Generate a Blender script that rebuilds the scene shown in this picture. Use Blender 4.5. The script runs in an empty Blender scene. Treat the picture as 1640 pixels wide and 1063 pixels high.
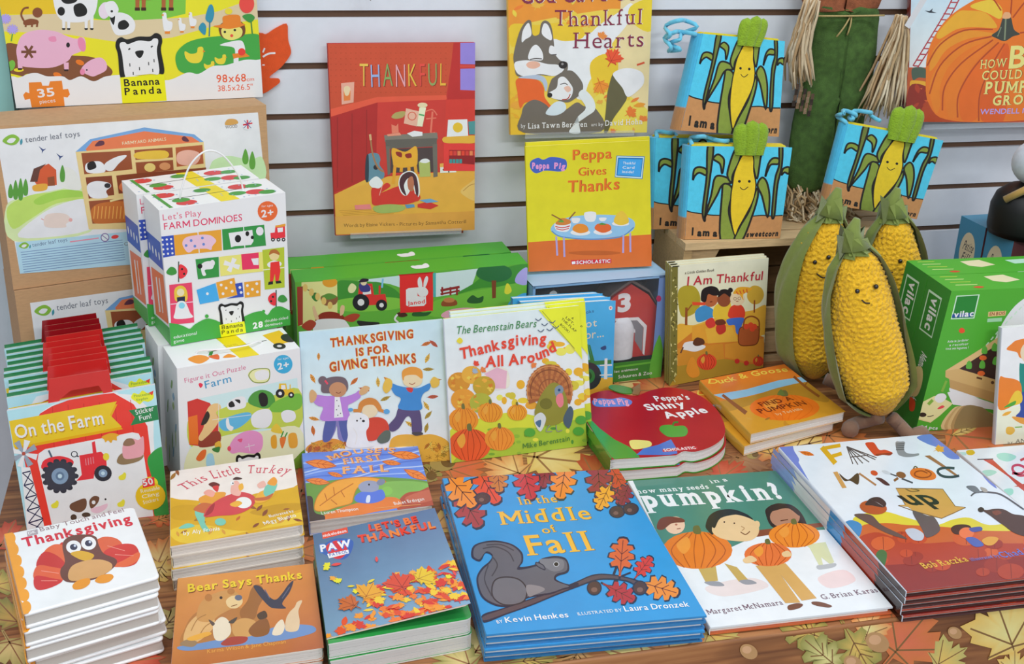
import bpy, math, random
from mathutils import Vector as V, Matrix
C = bpy.context.scene.collection
W, H = 1640.0, 1063.0
# ---------------------------------------------------------------- camera
FPX, PIT, YAW, ROL, CH = 1941.9, 0.39762, 0.25431, 0.03442, 0.823
WY = 1.843                                            # back wall face
_F = V((math.sin(YAW)*math.cos(PIT), math.cos(YAW)*math.cos(PIT), -math.sin(PIT)))
_R = V((math.cos(YAW), -math.sin(YAW), 0)); _U = _R.cross(_F)
CR = _R*math.cos(ROL)+_U*math.sin(ROL); CU = _U*math.cos(ROL)-_R*math.sin(ROL)
CP = V((0, 0, CH))
cam = bpy.data.cameras.new('camera'); cam.sensor_width = 36; cam.sensor_fit = 'HORIZONTAL'; cam.lens = FPX/W*36
cam.clip_start = .05
co = bpy.data.objects.new('camera', cam); C.objects.link(co)
m = Matrix((CR, CU, -_F)).transposed().to_4x4(); m.translation = CP
co.matrix_world = m
bpy.context.scene.camera = co
# ---------------------------------------------------------------- light
sc = bpy.context.scene
sc.view_settings.view_transform = 'Standard'; sc.view_settings.look = 'None'
sc.view_settings.gamma = 1; sc.view_settings.use_curve_mapping = False
sc.view_settings.exposure = -0.04
w = bpy.data.worlds.new('world'); sc.world = w; w.use_nodes = True
w.node_tree.nodes['Background'].inputs[0].default_value = (.89, .95, 1.04, 1)
w.node_tree.nodes['Background'].inputs[1].default_value = .5
def lamp(name, loc, sx, sy, watts, rot=(0, 0, 0), col=(.95, .98, 1.0)):
    l = bpy.data.lights.new(name, 'AREA'); l.shape = 'RECTANGLE'; l.size = sx; l.size_y = sy
    l.energy = watts; l.color = col
    o = bpy.data.objects.new(name, l); C.objects.link(o); o.location = loc; o.rotation_euler = rot
    return o
lamp('ceiling_tube_light', (.1, .85, 2.1), 1.3, .18, 11)
lamp('ceiling_tube_light', (1.7, .95, 2.1), 1.3, .18, 14)
lamp('ceiling_tube_light', (-.9, -.6, 2.1), 1.3, .3, 23)
lamp('ceiling_tube_light', (.9, -1.3, 2.0), 1.3, .3, 46)
# ---------------------------------------------------------------- helpers
def ray(x, y): return _F+CR*((x-W/2)/FPX)-CU*((y-H/2)/FPX)
def at_z(x, y, z=0.):
    d = ray(x, y); return CP+d*((z-CH)/d.z)
def at_y(x, y, Y):
    d = ray(x, y); return CP+d*(Y/d.y)
def lin(h):
    if not isinstance(h, str): return h
    h = h.lstrip('#')
    if len(h) == 3: h = ''.join(c*2 for c in h)
    f = lambda c: min(.9, c/12.92 if c <= .04045 else ((c+.055)/1.055)**2.4)
    return tuple(f(int(h[i:i+2], 16)/255) for i in (0, 2, 4))+(1.,)
def P(s):
    if not isinstance(s, str): return [tuple(p) for p in s]
    a = [float(t) for t in s.replace(',', ' ').split()]
    return list(zip(a[::2], a[1::2]))
def smooth(pts, closed=True, n=5):
    k = len(pts); out = []
    if k < 3: return pts
    for i in range(k if closed else k-1):
        g = (lambda j: pts[j % k]) if closed else (lambda j: pts[max(0, min(k-1, j))])
        a, b, c, d = g(i-1), g(i), g(i+1), g(i+2)
        for j in range(n):
            t = j/n
            out.append(tuple(.5*(2*b[q]+(c[q]-a[q])*t+(2*a[q]-5*b[q]+4*c[q]-d[q])*t*t+(3*b[q]-a[q]-3*c[q]+d[q])*t**3) for q in range(len(b))))
    if not closed: out.append(pts[-1])
    return out
def clip_poly(pts, clip):
    for i in range(len(clip)):
        a, b = clip[i], clip[(i+1) % len(clip)]
        sd = lambda p: (b[0]-a[0])*(p[1]-a[1])-(b[1]-a[1])*(p[0]-a[0])
        if all(sd(p) >= -1e-9 for p in pts): continue
        out = []
        for j in range(len(pts)):
            p, q = pts[j], pts[(j+1) % len(pts)]; sp, sq = sd(p), sd(q)
            if sp >= 0: out.append(p)
            if (sp >= 0) != (sq >= 0):
                t = sp/(sp-sq); out.append(tuple(p[k]+(q[k]-p[k])*t for k in range(len(p))))
        pts = out
        if len(pts) < 3: return []
    return pts
def ccw(pts):
    s = sum(pts[i-1][0]*pts[i][1]-pts[i][0]*pts[i-1][1] for i in range(len(pts)))
    return pts if s > 0 else pts[::-1]
# ---- materials (all procedural, colours of the print come from the 'col' attribute)
MATS = {}
def mat(name, rough=.4, metal=0., spec=.5, noise=0., nscale=60., bump=0., bscale=300., sheen=0., coat=0., alpha=1., trans=0., color=None, stretch=None):
    if name in MATS: return MATS[name]
    mt = bpy.data.materials.new(name); mt.use_nodes = True; nt = mt.node_tree; b = nt.nodes['Principled BSDF']
    b.inputs['Roughness'].default_value = rough; b.inputs['Metallic'].default_value = metal
    b.inputs['Specular IOR Level'].default_value = spec; b.inputs['Sheen Weight'].default_value = sheen
    b.inputs['Coat Weight'].default_value = coat; b.inputs['Coat Roughness'].default_value = .12
    b.inputs['Alpha'].default_value = alpha; b.inputs['Transmission Weight'].default_value = trans
    if color: 
        rgb = nt.nodes.new('ShaderNodeRGB'); rgb.outputs[0].default_value = lin(color); src = rgb.outputs[0]
    else:
        at = nt.nodes.new('ShaderNodeAttribute'); at.attribute_name = 'col'; src = at.outputs['Color']
    tc = nt.nodes.new('ShaderNodeTexCoord'); vec = tc.outputs['Object']
    if stretch:
        mp = nt.nodes.new('ShaderNodeMapping'); mp.inputs['Scale'].default_value = stretch
        nt.links.new(vec, mp.inputs[0]); vec = mp.outputs[0]
    if noise:
        n = nt.nodes.new('ShaderNodeTexNoise'); n.inputs['Scale'].default_value = nscale; n.inputs['Detail'].default_value = 4
        nt.links.new(vec, n.inputs['Vector'])
        mr = nt.nodes.new('ShaderNodeMapRange'); mr.inputs[1].default_value = .3; mr.inputs[2].default_value = .7
        mr.inputs[3].default_value = 1-noise; mr.inputs[4].default_value = 1+noise*.6
        nt.links.new(n.outputs[0], mr.inputs[0])
        mx = nt.nodes.new('ShaderNodeMix'); mx.data_type = 'RGBA'; mx.blend_type = 'MULTIPLY'; mx.inputs[0].default_value = 1
        nt.links.new(src, mx.inputs[6]); nt.links.new(mr.outputs[0], mx.inputs[7]); src = mx.outputs[2]
    nt.links.new(src, b.inputs['Base Color'])
    if bump:
        n = nt.nodes.new('ShaderNodeTexNoise'); n.inputs['Scale'].default_value = bscale; n.inputs['Detail'].default_value = 3
        nt.links.new(vec, n.inputs['Vector'])
        bp = nt.nodes.new('ShaderNodeBump'); bp.inputs['Strength'].default_value = bump; bp.inputs['Distance'].default_value = .002
        nt.links.new(n.outputs[0], bp.inputs['Height']); nt.links.new(bp.outputs[0], b.inputs['Normal'])
    MATS[name] = mt; return mt
mat('print', .42, noise=.05, nscale=45)
mat('gloss', .2, noise=.04, nscale=45, coat=.35)
mat('paint', .4, noise=.13, nscale=70)
mat('card', .45, noise=.02, nscale=20)
mat('kraft', .8, noise=.07, nscale=120, stretch=(1, 1, 4))
mat('paper', .8, noise=.04, nscale=200, stretch=(1, 1, 12))
mat('foil', .28, metal=.35, noise=.06, nscale=25)
mat('fabric', .9, noise=.07, nscale=130, bump=.25, bscale=900, sheen=.3)
mat('plush', .95, noise=.12, nscale=160, bump=.9, bscale=420, sheen=.25)
mat('burlap', .95, noise=.32, nscale=90, bump=.8, bscale=900)
mat('raffia', .7, noise=.2, nscale=90, stretch=(6, 6, 1))
mat('wood', .6, noise=.16, nscale=40, stretch=(1, 8, 8), bump=.1, bscale=120)
mat('plain', .5, noise=.03, nscale=40)
mat('clear', .05, spec=.6, alpha=.18, color='dfe6ee')
mat('film', .04, spec=.8, alpha=.06, color='e8eef4', coat=1.)
# ---- mesh builder
OFF = {}
class MB:
    def __init__(s): s.v = []; s.f = []; s.c = []; s.m = []; s.ms = []; s.sm = []
    def mi(s, name):
        if name not in s.ms: s.ms.append(name)
        return s.ms.index(name)
    def add(s, vs, fs, col, m='print', smooth=False):
        k = len(s.v); s.v += [tuple(p) for p in vs]
        s.c += col if isinstance(col, list) else [lin(col)]*len(vs)
        i = s.mi(m)
        for f in fs: s.f.append([k+q for q in f]); s.m.append(i); s.sm.append(smooth)
        return s
    def build(s, name, parent=None, loc=None):
        o0 = V(OFF[parent.name]) if parent else (V(loc) if loc is not None else V((0, 0, 0)))
        me = bpy.data.meshes.new(name)
        me.from_pydata([tuple(V(p)-o0) for p in s.v], [], s.f)
        a = me.color_attributes.new('col', 'FLOAT_COLOR', 'POINT')
        a.data.foreach_set('color', [x for c in s.c for x in c])
        for n in s.ms: me.materials.append(MATS[n])
        me.polygons.foreach_set('material_index', s.m)
        me.polygons.foreach_set('use_smooth', s.sm)
        me.update()
        o = bpy.data.objects.new(name, me); C.objects.link(o)
        if parent: o.parent = parent
        elif loc is not None: o.location = loc
        OFF[o.name] = tuple(o0)
        return o
    # solids
    def prism(s, poly, pl, d0, d1, col, m='print', side=None):
        """polygon (local 2-D, ccw) of plane pl, from depth offset d0 to d1 along the normal"""
        poly = ccw(poly); n = len(poly)
        vs = [pl.pt(a, b, d1) for a, b in poly]+[pl.pt(a, b, d0) for a, b in poly]
        s.add(vs, [list(range(n)), list(range(2*n-1, n-1, -1))], col, m)
        s.add(vs, [[n+i, n+(i+1) % n, (i+1) % n, i] for i in range(n)], side or col, m)
    def box(s, a, b, col, m='print'):
        x0, y0, z0 = a; x1, y1, z1 = b
        vs = [(x, y, z) for z in (z0, z1) for y in (y0, y1) for x in (x0, x1)]
        s.add(vs, [[0, 2, 3, 1], [4, 5, 7, 6], [0, 1, 5, 4], [2, 6, 7, 3], [1, 3, 7, 5], [0, 4, 6, 2]], col, m)
    def tube(s, pts, r, col, m='print', n=8, flat=None):
        """r: radius or list; flat: (direction, ratio) squashes the section"""
        pts = [V(p) for p in pts]; k = len(pts); vs = []
        prev = None
        for i, p in enumerate(pts):
            t = (pts[min(i+1, k-1)]-pts[max(i-1, 0)]).normalized()
            a = prev if prev else (V((0, 0, 1)) if abs(t.z) < .9 else V((1, 0, 0)))
            u = (a-t*a.dot(t)).normalized(); w_ = t.cross(u); prev = u
            rr = r[i] if isinstance(r, (list, tuple)) else r
            for j in range(n):
                an = 2*math.pi*j/n; d = u*math.cos(an)*rr+w_*math.sin(an)*rr
                if flat: f = V(flat[0]).normalized(); d -= f*d.dot(f)*(1-flat[1])
                vs.append(p+d)
        fs = [[i*n+j, i*n+(j+1) % n, (i+1)*n+(j+1) % n, (i+1)*n+j] for i in range(k-1) for j in range(n)]
        fs += [list(range(n))[::-1], [(k-1)*n+j for j in range(n)]]
        s.add(vs, fs, col, m, True)
class Plane:
    def __init__(s, O, u, v):
        s.O = V(O); s.u = V(u).normalized(); s.v = V(v); s.v = (s.v-s.u*s.v.dot(s.u)).normalized(); s.n = s.u.cross(s.v)
    def loc(s, p):
        d = ray(*p); t = (s.O-CP).dot(s.n)/d.dot(s.n); q = CP+d*t-s.O
        return (q.dot(s.u), q.dot(s.v))
    def pt(s, a, b, off=0.): return s.O+s.u*a+s.v*b+s.n*off
    def shifted(s, off): return Plane(s.O+s.n*off, s.u, s.v)
def flat(z): return Plane((0, 0, z), (1, 0, 0), (0, 1, 0))
def stand(a, b, lean=0., z=0.):
    """plane through the bottom edge a-b (pixels on height z, or world points), leaning back by lean degrees"""
    a = V(a) if len(a) == 3 else at_z(*a, z); b = V(b) if len(b) == 3 else at_z(*b, z)
    u = (b-a).normalized(); back = V((0, 0, 1)).cross(V((u.x, u.y, 0))).normalized(); r = math.radians(lean)
    return Plane(a, u, V((0, 0, 1))*math.cos(r)+back*math.sin(r))
def plane3(a, b, c):
    """plane through three world points: origin a, u to b, v towards c"""
    return Plane(a, V(b)-V(a), V(c)-V(a))
def homog(src, dst):
    """unit-square style homography from 4 src to 4 dst points"""
    A = []; B = []
    for (x, y), (X, Y) in zip(src, dst):
        A.append([x, y, 1, 0, 0, 0, -X*x, -X*y]); B.append(X)
        A.append([0, 0, 0, x, y, 1, -Y*x, -Y*y]); B.append(Y)
    n = 8; Mx = [r+[b] for r, b in zip(A, B)]
    for i in range(n):
        p = max(range(i, n), key=lambda r: abs(Mx[r][i])); Mx[i], Mx[p] = Mx[p], Mx[i]
        for r in range(n):
            if r != i:
                f = Mx[r][i]/Mx[i][i]; Mx[r] = [x-f*y for x, y in zip(Mx[r], Mx[i])]
    h = [Mx[i][n]/Mx[i][i] for i in range(n)]
    def f(p):
        x, y = p; w_ = h[6]*x+h[7]*y+1
        return ((h[0]*x+h[1]*y+h[2])/w_, (h[3]*x+h[4]*y+h[5])/w_)
    return f
# ---- lettering
GL = {}
def glyph(ch, bold=0., serif=False):
    k = (ch, bold, serif)
    if k in GL: return GL[k]
    if ch == 'M':
        C_, w_, s_ = CAP, .74+bold, .095+bold*2
        vs = [(0, 0), (s_, 0), (s_, C_*.7), (w_/2-s_*.4, .2*C_), (w_/2+s_*.4, .2*C_), (w_-s_, C_*.7), (w_-s_, 0), (w_, 0), (w_, C_), (w_-s_*1.05, C_), (w_/2, C_*.44), (s_*1.05, C_), (0, C_)]
        fs = [list(range(13))]; n0 = 13
        if serif:
            for x0, x1, y, h in ((0, s_, 0, .05), (w_-s_, w_, 0, .05), (0, s_*.8, C_, -.05), (w_-s_*.8, w_, C_, -.05)):
                n = len(vs); vs += [(x0-.08, y), (x1+.08, y), (x1+.06, y+h), (x0-.06, y+h)]; fs.append([n, n+1, n+2, n+3])
        GL[k] = (vs, fs, w_, n0); return GL[k]
    cu = bpy.data.curves.new('lettering', 'FONT'); cu.body = ch; cu.resolution_u = 3; cu.fill_mode = 'FRONT'; cu.offset = bold
    ob = bpy.data.objects.new('lettering', cu); C.objects.link(ob)
    dg = bpy.context.evaluated_depsgraph_get(); ev = ob.evaluated_get(dg); me = ev.to_mesh()
    vs = [(v.co.x, v.co.y) for v in me.vertices]; fs = [list(p.vertices) for p in me.polygons]
    if serif and vs:
        cnt = {}; hi = []
        for f in fs:
            for i in range(len(f)):
                e = tuple(sorted((f[i-1], f[i]))); cnt[e] = cnt.get(e, 0)+1
        for (a, b), q in list(cnt.items()):
            if q == 1 and abs(vs[a][1]-vs[b][1]) < .006 and .05 < abs(vs[a][0]-vs[b][0]) < .2:
                y = vs[a][1]; top = max(v[1] for v in vs); low = min(v[1] for v in vs)
                if abs(y-top) < .02 or abs(y-low) < .02 or abs(y) < .02:
                    x0, x1 = sorted((vs[a][0], vs[b][0])); h = -.05 if y > .2 else .05
                    n = len(vs); vs += [(x0-.08, y), (x1+.08, y), (x1+.06, y+h), (x0-.06, y+h)]; fs.append([n, n+1, n+2, n+3]); hi.append(n)
    ev.to_mesh_clear(); bpy.data.objects.remove(ob); bpy.data.curves.remove(cu)
    if vs: x0 = min(v[0] for v in vs); x1 = max(v[0] for v in vs)
    else: x0, x1 = 0, .26
    GL[k] = ([(v[0]-x0, v[1]) for v in vs], fs, x1-x0, min(hi) if serif and vs and hi else 10**6); return GL[k]
CAP = 0; CAP = max(v[1] for v in glyph('H')[0])
# ---- flat print on a plane
STEP = 5e-6
def gcol(c, g):  # g brightens the colour of upright faces to offset the weaker light there
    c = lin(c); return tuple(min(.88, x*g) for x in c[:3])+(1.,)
class Art:
    def __init__(s, mb, pl, quad, base=1e-4, m='print', fn=None):
        """quad: clip polygon in art coordinates; fn maps art coordinates to local ones (default: photo pixels seen on the plane)"""
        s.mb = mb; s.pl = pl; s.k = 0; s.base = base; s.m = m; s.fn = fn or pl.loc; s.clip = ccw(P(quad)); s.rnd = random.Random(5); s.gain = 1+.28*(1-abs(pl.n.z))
    def off(s): s.k += 1; return s.base+s.k*STEP
    def raw(s, pts, col, off, cols=None):
        if cols:
            q = clip_poly([tuple(p)+tuple(c) for p, c in zip(pts, cols)], s.clip)
            if len(q) < 3: return
            cc = [t[2:] for t in q]
        else:
            q = clip_poly(pts, s.clip)
            if len(q) < 3: return
        l = [s.fn(t[:2]) for t in q]
        ar = sum(l[i-1][0]*l[i][1]-l[i][0]*l[i-1][1] for i in range(len(l)))
        idx = list(range(len(l)))
        if ar < 0: idx.reverse()
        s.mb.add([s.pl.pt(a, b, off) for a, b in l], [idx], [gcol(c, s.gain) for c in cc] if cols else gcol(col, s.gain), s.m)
    def p(s, col, pts, off=None): s.raw(P(pts), col, off or s.off()); return s
    def b(s, col, pts, off=None, n=5): s.raw(smooth(P(pts), True, n), col, off or s.off()); return s
    def e(s, col, x, y, rx, ry=None, rot=0, n=22, off=None):
        ry = ry or rx; r = math.radians(rot); c_, s_ = math.cos(r), math.sin(r)
        s.raw([(x+rx*math.cos(t)*c_-ry*math.sin(t)*s_, y+rx*math.cos(t)*s_+ry*math.sin(t)*c_) for t in (2*math.pi*i/n for i in range(n))], col, off or s.off()); return s
    def l(s, col, pts, w=2., closed=False, sm=True, off=None, w1=None):
        pts = P(pts)
        if sm: pts = smooth(pts, closed, 5)
        off = off or s.off(); k = len(pts); L = []; R = []
        for i, p in enumerate(pts):
            a = pts[(i-1) % k] if closed else pts[max(i-1, 0)]; b = pts[(i+1) % k] if closed else pts[min(i+1, k-1)]
            dx, dy = b[0]-a[0], b[1]-a[1]; n = math.hypot(dx, dy) or 1
            ww = (w if w1 is None else w+(w1-w)*i/max(1, k-1))/2
            L.append((p[0]-dy/n*ww, p[1]+dx/n*ww)); R.append((p[0]+dy/n*ww, p[1]-dx/n*ww))
        for i in range(k if closed else k-1):
            j = (i+1) % k; s.raw([L[i], L[j], R[j], R[i]], col, off)
        return s
    def bo(s, col, oc, pts, w=2.):
        q = smooth(P(pts), True, 5); s.raw(q, col, s.off()); s.l(oc, q, w, True, False); return s
    def po(s, col, oc, pts, w=2.): s.p(col, pts); s.l(oc, pts, w, True, False); return s
    def q(s, cols, pts, n=6):
        """four-corner colour blend"""
        a = P(pts); cs = [lin(c) for c in cols]; off = s.off()
        mix = lambda A, B, t: tuple(x+(y-x)*t for x, y in zip(A, B))
        at = lambda f, i, j: mix(mix(f[0], f[1], i/n), mix(f[3], f[2], i/n), j/n)
        for i in range(n):
            for j in range(n):
                ij = ((i, j), (i+1, j), (i+1, j+1), (i, j+1))
                s.raw([at(a, *t) for t in ij], None, off, [at(cs, *t) for t in ij])
        return s
    def t(s, col, txt, pts, h, bold=0., serif=False, sh=0., jit=0., cols=None, gap=.1, off=None, fit=True):
        """text along a baseline (two or more points), h = capital height in art units"""
        pts = P(pts)
        if len(pts) > 2: pts = smooth(pts, False, 8)
        L = [s.fn(p) for p in pts]
        d = [0]
        for a, b in zip(L, L[1:]): d.append(d[-1]+math.hypot(b[0]-a[0], b[1]-a[1]))
        tot = d[-1]
        m_ = pts[len(pts)//2]; a0 = s.fn(m_); a1 = s.fn((m_[0], m_[1]-h))
        bx, by = (L[-1][0]-L[0][0])/tot, (L[-1][1]-L[0][1])/tot
        vx, vy = a1[0]-a0[0], a1[1]-a0[1]
        a2 = s.fn((m_[0]+h, m_[1])); hh = max(abs(-by*vx+bx*vy), abs(-by*(a2[0]-a0[0])+bx*(a2[1]-a0[1])) if abs(by) > .8*abs(bx) else 0)/CAP
        gs = [glyph(ch, bold, serif) for ch in txt]
        ws = [g[2]+(0 if ch == ' ' else gap) for g, ch in zip(gs, txt)]
        sx = tot/(sum(ws)-gap); 
        if not fit: sx = hh
        off = off or s.off(); x = 0; i_ = 0
        rnd = random.Random(len(txt)*7+3); up = 1
        for ch, g, w_ in zip(txt, gs, ws):
            cx = (x+g[2]/2)*sx; x += w_
            if ch == ' ' : continue
            j = 0
            while j < len(d)-2 and d[j+1] < cx: j += 1
            t_ = (cx-d[j])/((d[j+1]-d[j]) or 1); px_ = L[j][0]+(L[j+1][0]-L[j][0])*t_; py_ = L[j][1]+(L[j+1][1]-L[j][1])*t_
            tx, ty = L[j+1][0]-L[j][0], L[j+1][1]-L[j][1]; tn = math.hypot(tx, ty) or 1; tx, ty = tx/tn, ty/tn
            ro = (rnd.random()-.5)*jit*.35; dy = (rnd.random()-.5)*jit*.22*hh
            tx, ty = tx*math.cos(ro)-ty*math.sin(ro), tx*math.sin(ro)+ty*math.cos(ro)
            nx, ny = -ty*up, tx*up
            c_ = cols[i_ % len(cols)] if cols else col; i_ += 1
            vs = [(px_+tx*((vx_-g[2]/2)*sx+sh*vy_*hh)+nx*(vy_*hh+dy), py_+ty*((vx_-g[2]/2)*sx+sh*vy_*hh)+ny*(vy_*hh+dy)) for vx_, vy_ in g[0]]
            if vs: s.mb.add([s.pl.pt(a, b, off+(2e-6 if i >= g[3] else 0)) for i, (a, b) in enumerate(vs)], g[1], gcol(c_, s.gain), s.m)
        return s
    def leaf(s, col, x, y, r, rot=0, kind='maple', vein=None, oc=None, col2=None, sq=1.):
        sh = LEAF[kind]; a = math.radians(rot); c_, s_ = math.cos(a), math.sin(a)
        f = lambda p: (x+(p[0]*c_-p[1]*s_)*r, y+(p[0]*s_+p[1]*c_)*r*sq)
        pts = [f(p) for p in sh]; off = s.off()
        if oc: 
            ce = f((0, -.05))
            s.raw([(ce[0]+(p[0]-ce[0])*1.13, ce[1]+(p[1]-ce[1])*1.13) for p in pts], oc, off); off = s.off()
        if col2:
            ce = f((0, .1)); ca, cb = lin(col2), lin(col)
            for i in range(len(pts)): s.raw([ce, pts[i-1], pts[i]], None, off, [ca, cb, cb])
        else: s.raw(pts, col, off)
        if vein:
            o2 = s.off()
            if kind == 'maple': vs = [((0, .95), (0, -.9)), ((0, .35), (.75, -.3)), ((0, .35), (-.75, -.3)), ((0, .4), (.6, .45)), ((0, .4), (-.6, .45))]
            else: vs = [((0, 1.1), (0, -.9)), ((0, .3), (.35, 0)), ((0, .3), (-.35, 0)), ((0, -.1), (.3, -.4)), ((0, -.1), (-.3, -.4))]
            for p, q in vs: s.l(vein, [f(p), f(q)], max(.6, r*.04), sm=False, off=o2)
        return s
def _mir(h): return h+[(-x, y) for x, y in h[::-1]]
LEAF = {
 'maple': _mir([(0, -1), (.13, -.72), (.3, -.78), (.27, -.4), (.5, -.62), (.58, -.45), (.95, -.42), (.78, -.12), (.86, 0), (.45, .28), (.62, .5), (.35, .48), (.05, .55), (.04, 1.0)]),
 'oak': _mir([(0, -1), (.2, -.95), (.3, -.78), (.2, -.62), (.5, -.62), (.6, -.42), (.3, -.24), (.62, -.12), (.66, .12), (.3, .2), (.55, .42), (.46, .62), (.16, .56), (.06, .8), (.05, 1.15)]),
 'leaf': _mir([(0, -1), (.16, -.75), (.32, -.35), (.36, 0), (.3, .4), (.14, .75), (.03, .95)]),
}
# ---- object helpers
def tag(o, label=None, cat=None, group=None, kind=None):
    if label: o['label'] = label
    if cat: o['category'] = cat
    if group: o['group'] = group
    if kind: o['kind'] = kind
    return o
def thing(name, loc, label, cat, group=None):
    o = bpy.data.objects.new(name, None); C.objects.link(o); o.location = loc; o.empty_display_size = .02
    OFF[o.name] = tuple(loc); return tag(o, label, cat, group)
def dup(root, d, label, rz=0.):
    r = root.copy(); C.objects.link(r); r.location = root.location+V(d); r.rotation_euler.z = rz; r['label'] = label
    for ch in list(root.children):
        c = ch.copy(); C.objects.link(c); c.parent = r
        for g in ch.children:
            q = g.copy(); C.objects.link(q); q.parent = c
    return r
def rounded(poly, rads, n=5):
    out = []; k = len(poly)
    for i in range(k):
        p = V(poly[i]); a = (V(poly[i-1])-p).normalized(); b = (V(poly[(i+1) % k])-p).normalized(); r = rads[i]
        if r <= 0: out.append(tuple(p)); continue
        for j in range(n+1):
            t = j/n; q = (p+a*r)*(1-t)**2+p*2*t*(1-t)+(p+b*r)*t*t; out.append(tuple(q))
    return out
def inset(poly, l=0, r=0, t=0, b=0):
    """poly TL,TR,BR,BL local: move edges inwards"""
    tl, tr, br, bl = [V(p) for p in poly]; ux = (tr-tl).normalized(); uy = (tl-bl).normalized()
    return [tuple(tl+ux*l-uy*t), tuple(tr-ux*r-uy*t), tuple(br-ux*r+uy*b), tuple(bl+ux*l+uy*b)]
def puff(mb, pl, loc, d0, d1, base, edge, m):
    """soft padded cover: rounded lip all round"""
    n = 6; rings = []; h = (d1-d0)/2
    for i in range(n+1):
        a = math.pi*i/n-math.pi/2; k = h*(1-math.cos(a)); rings.append([pl.pt(x, y, (d0+d1)/2+h*math.sin(a)) for x, y in ccw(rounded(inset(loc, 0, k, k, k), [0, .006, .006, .003], 4))])
    vs = [v for r in rings for v in r]; c = len(rings[0])
    mb.add(vs, [[i*c+j, i*c+(j+1) % c, (i+1)*c+(j+1) % c, (i+1)*c+j] for i in range(n) for j in range(c)], edge, m, True)
    mb.add(rings[0][::-1], [list(range(c))], base, m); mb.add(rings[-1], [list(range(c))], base, m)
def book(name, pl, quad, T, kind, art, label, cat='book', group=None, base='eee', spine=None, back=None, edge='f4f2ee', m='gloss', rad=0., leaves=7, spine_art=None, pagecol='f3f0ea'):
    """quad: photo pixels TL TR BR BL of the front cover on plane pl; body extends T behind it"""
    loc = [pl.loc(p) for p in P(quad)]
    foot = pl.pt(*loc[3], -T)
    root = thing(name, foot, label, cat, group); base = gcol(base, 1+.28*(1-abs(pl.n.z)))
    padded = kind == 'padded'; kind = 'board' if padded else kind
    tc = .0042 if padded else {'hard': .0022, 'board': .0018, 'paper': .0006}[kind]
    L = (loc[0][0]-loc[1][0])**2+(loc[0][1]-loc[1][1])**2
    mb = MB(); out = rounded(loc, [0, rad, rad, 0]) if rad else loc
    mb.prism(out, pl, -tc, 0, base, m, edge if kind == 'board' else base) if not padded else puff(mb, pl, loc, -tc, 0, base, edge, m)
    if art:
        c = Art(mb, pl, quad, m=m); art(c)
    mb.build('front_cover', root)
    ins = {'hard': (.001, .0035, .0035, .0035), 'board': (.0005, .0035, .0035, .0035) if padded else (.0005, .0006, .0006, .0006), 'paper': (.0003, .0004, .0004, .0004)}[kind]
    pg = inset(loc, *ins); mb = MB()
    if kind == 'board':
        n = leaves; dz = (T-2*tc)/n
        for i in range(n):
            e = .0006*((i*7) % 3)/2
            q = inset(loc, .0005, ins[1]+e, ins[2], ins[3]+e); q = rounded(q, [0, rad, rad, 0]) if rad else q
            mb.prism(q, pl, -T+tc+dz*i+.00008, -T+tc+dz*(i+1)-.00025, pagecol, 'paper')
        mb.prism(inset(loc, .001, .002, .002, .002), pl, -T+tc+.0001, -tc-.0001, 'cfcac2', 'paper')
    else:
        n = 8; dz = (T-2*tc)/n
        for i in range(n): mb.prism(inset(pg, 0, .0003*(i % 2), .0003*(i % 2), .0003*(i % 2)), pl, -T+tc+dz*i, -T+tc+dz*(i+1), pagecol, 'paper')
    mb.build('pages', root)
    mb = MB(); (mb.prism(out, pl, -T, -T+tc, back or base, m, edge if kind == 'board' else (back or base)) if not padded else puff(mb, pl, loc, -T, -T+tc, base, edge, m)); mb.build('back_cover', root)
    mb = MB(); tl, tr, br, bl = [V(p) for p in loc]; ux = (tr-tl).normalized()
    sw = .0012
    nseg = 6; prof = []
    for i in range(nseg+1):
        a = math.pi*i/nseg; prof.append((-math.sin(a)*sw, -T/2+math.cos(a)*T/2*.999))
    vs = []
    for e in (tl, bl):
        for (dx, dn) in prof: vs.append(pl.pt(*(e+ux*dx), dn))
    k = nseg+1
    mb.add(vs, [[i, i+1, k+i+1, k+i] for i in range(nseg)]+[list(range(k))[::-1], [k+i for i in range(k)]], spine or base, m)
    if spine_art:
        sp = Plane(pl.pt(*bl, -T), pl.n, pl.v); hgt = (tl-bl).length
        sc_ = Art(mb, sp, [(0, 0), (100, 0), (100, 100), (0, 100)], base=sw+2e-4, m=m, fn=lambda p: (p[0]/100*T, (1-p[1]/100)*hgt)); spine_art(sc_)
    mb.build('spine', root)
    return root
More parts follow.
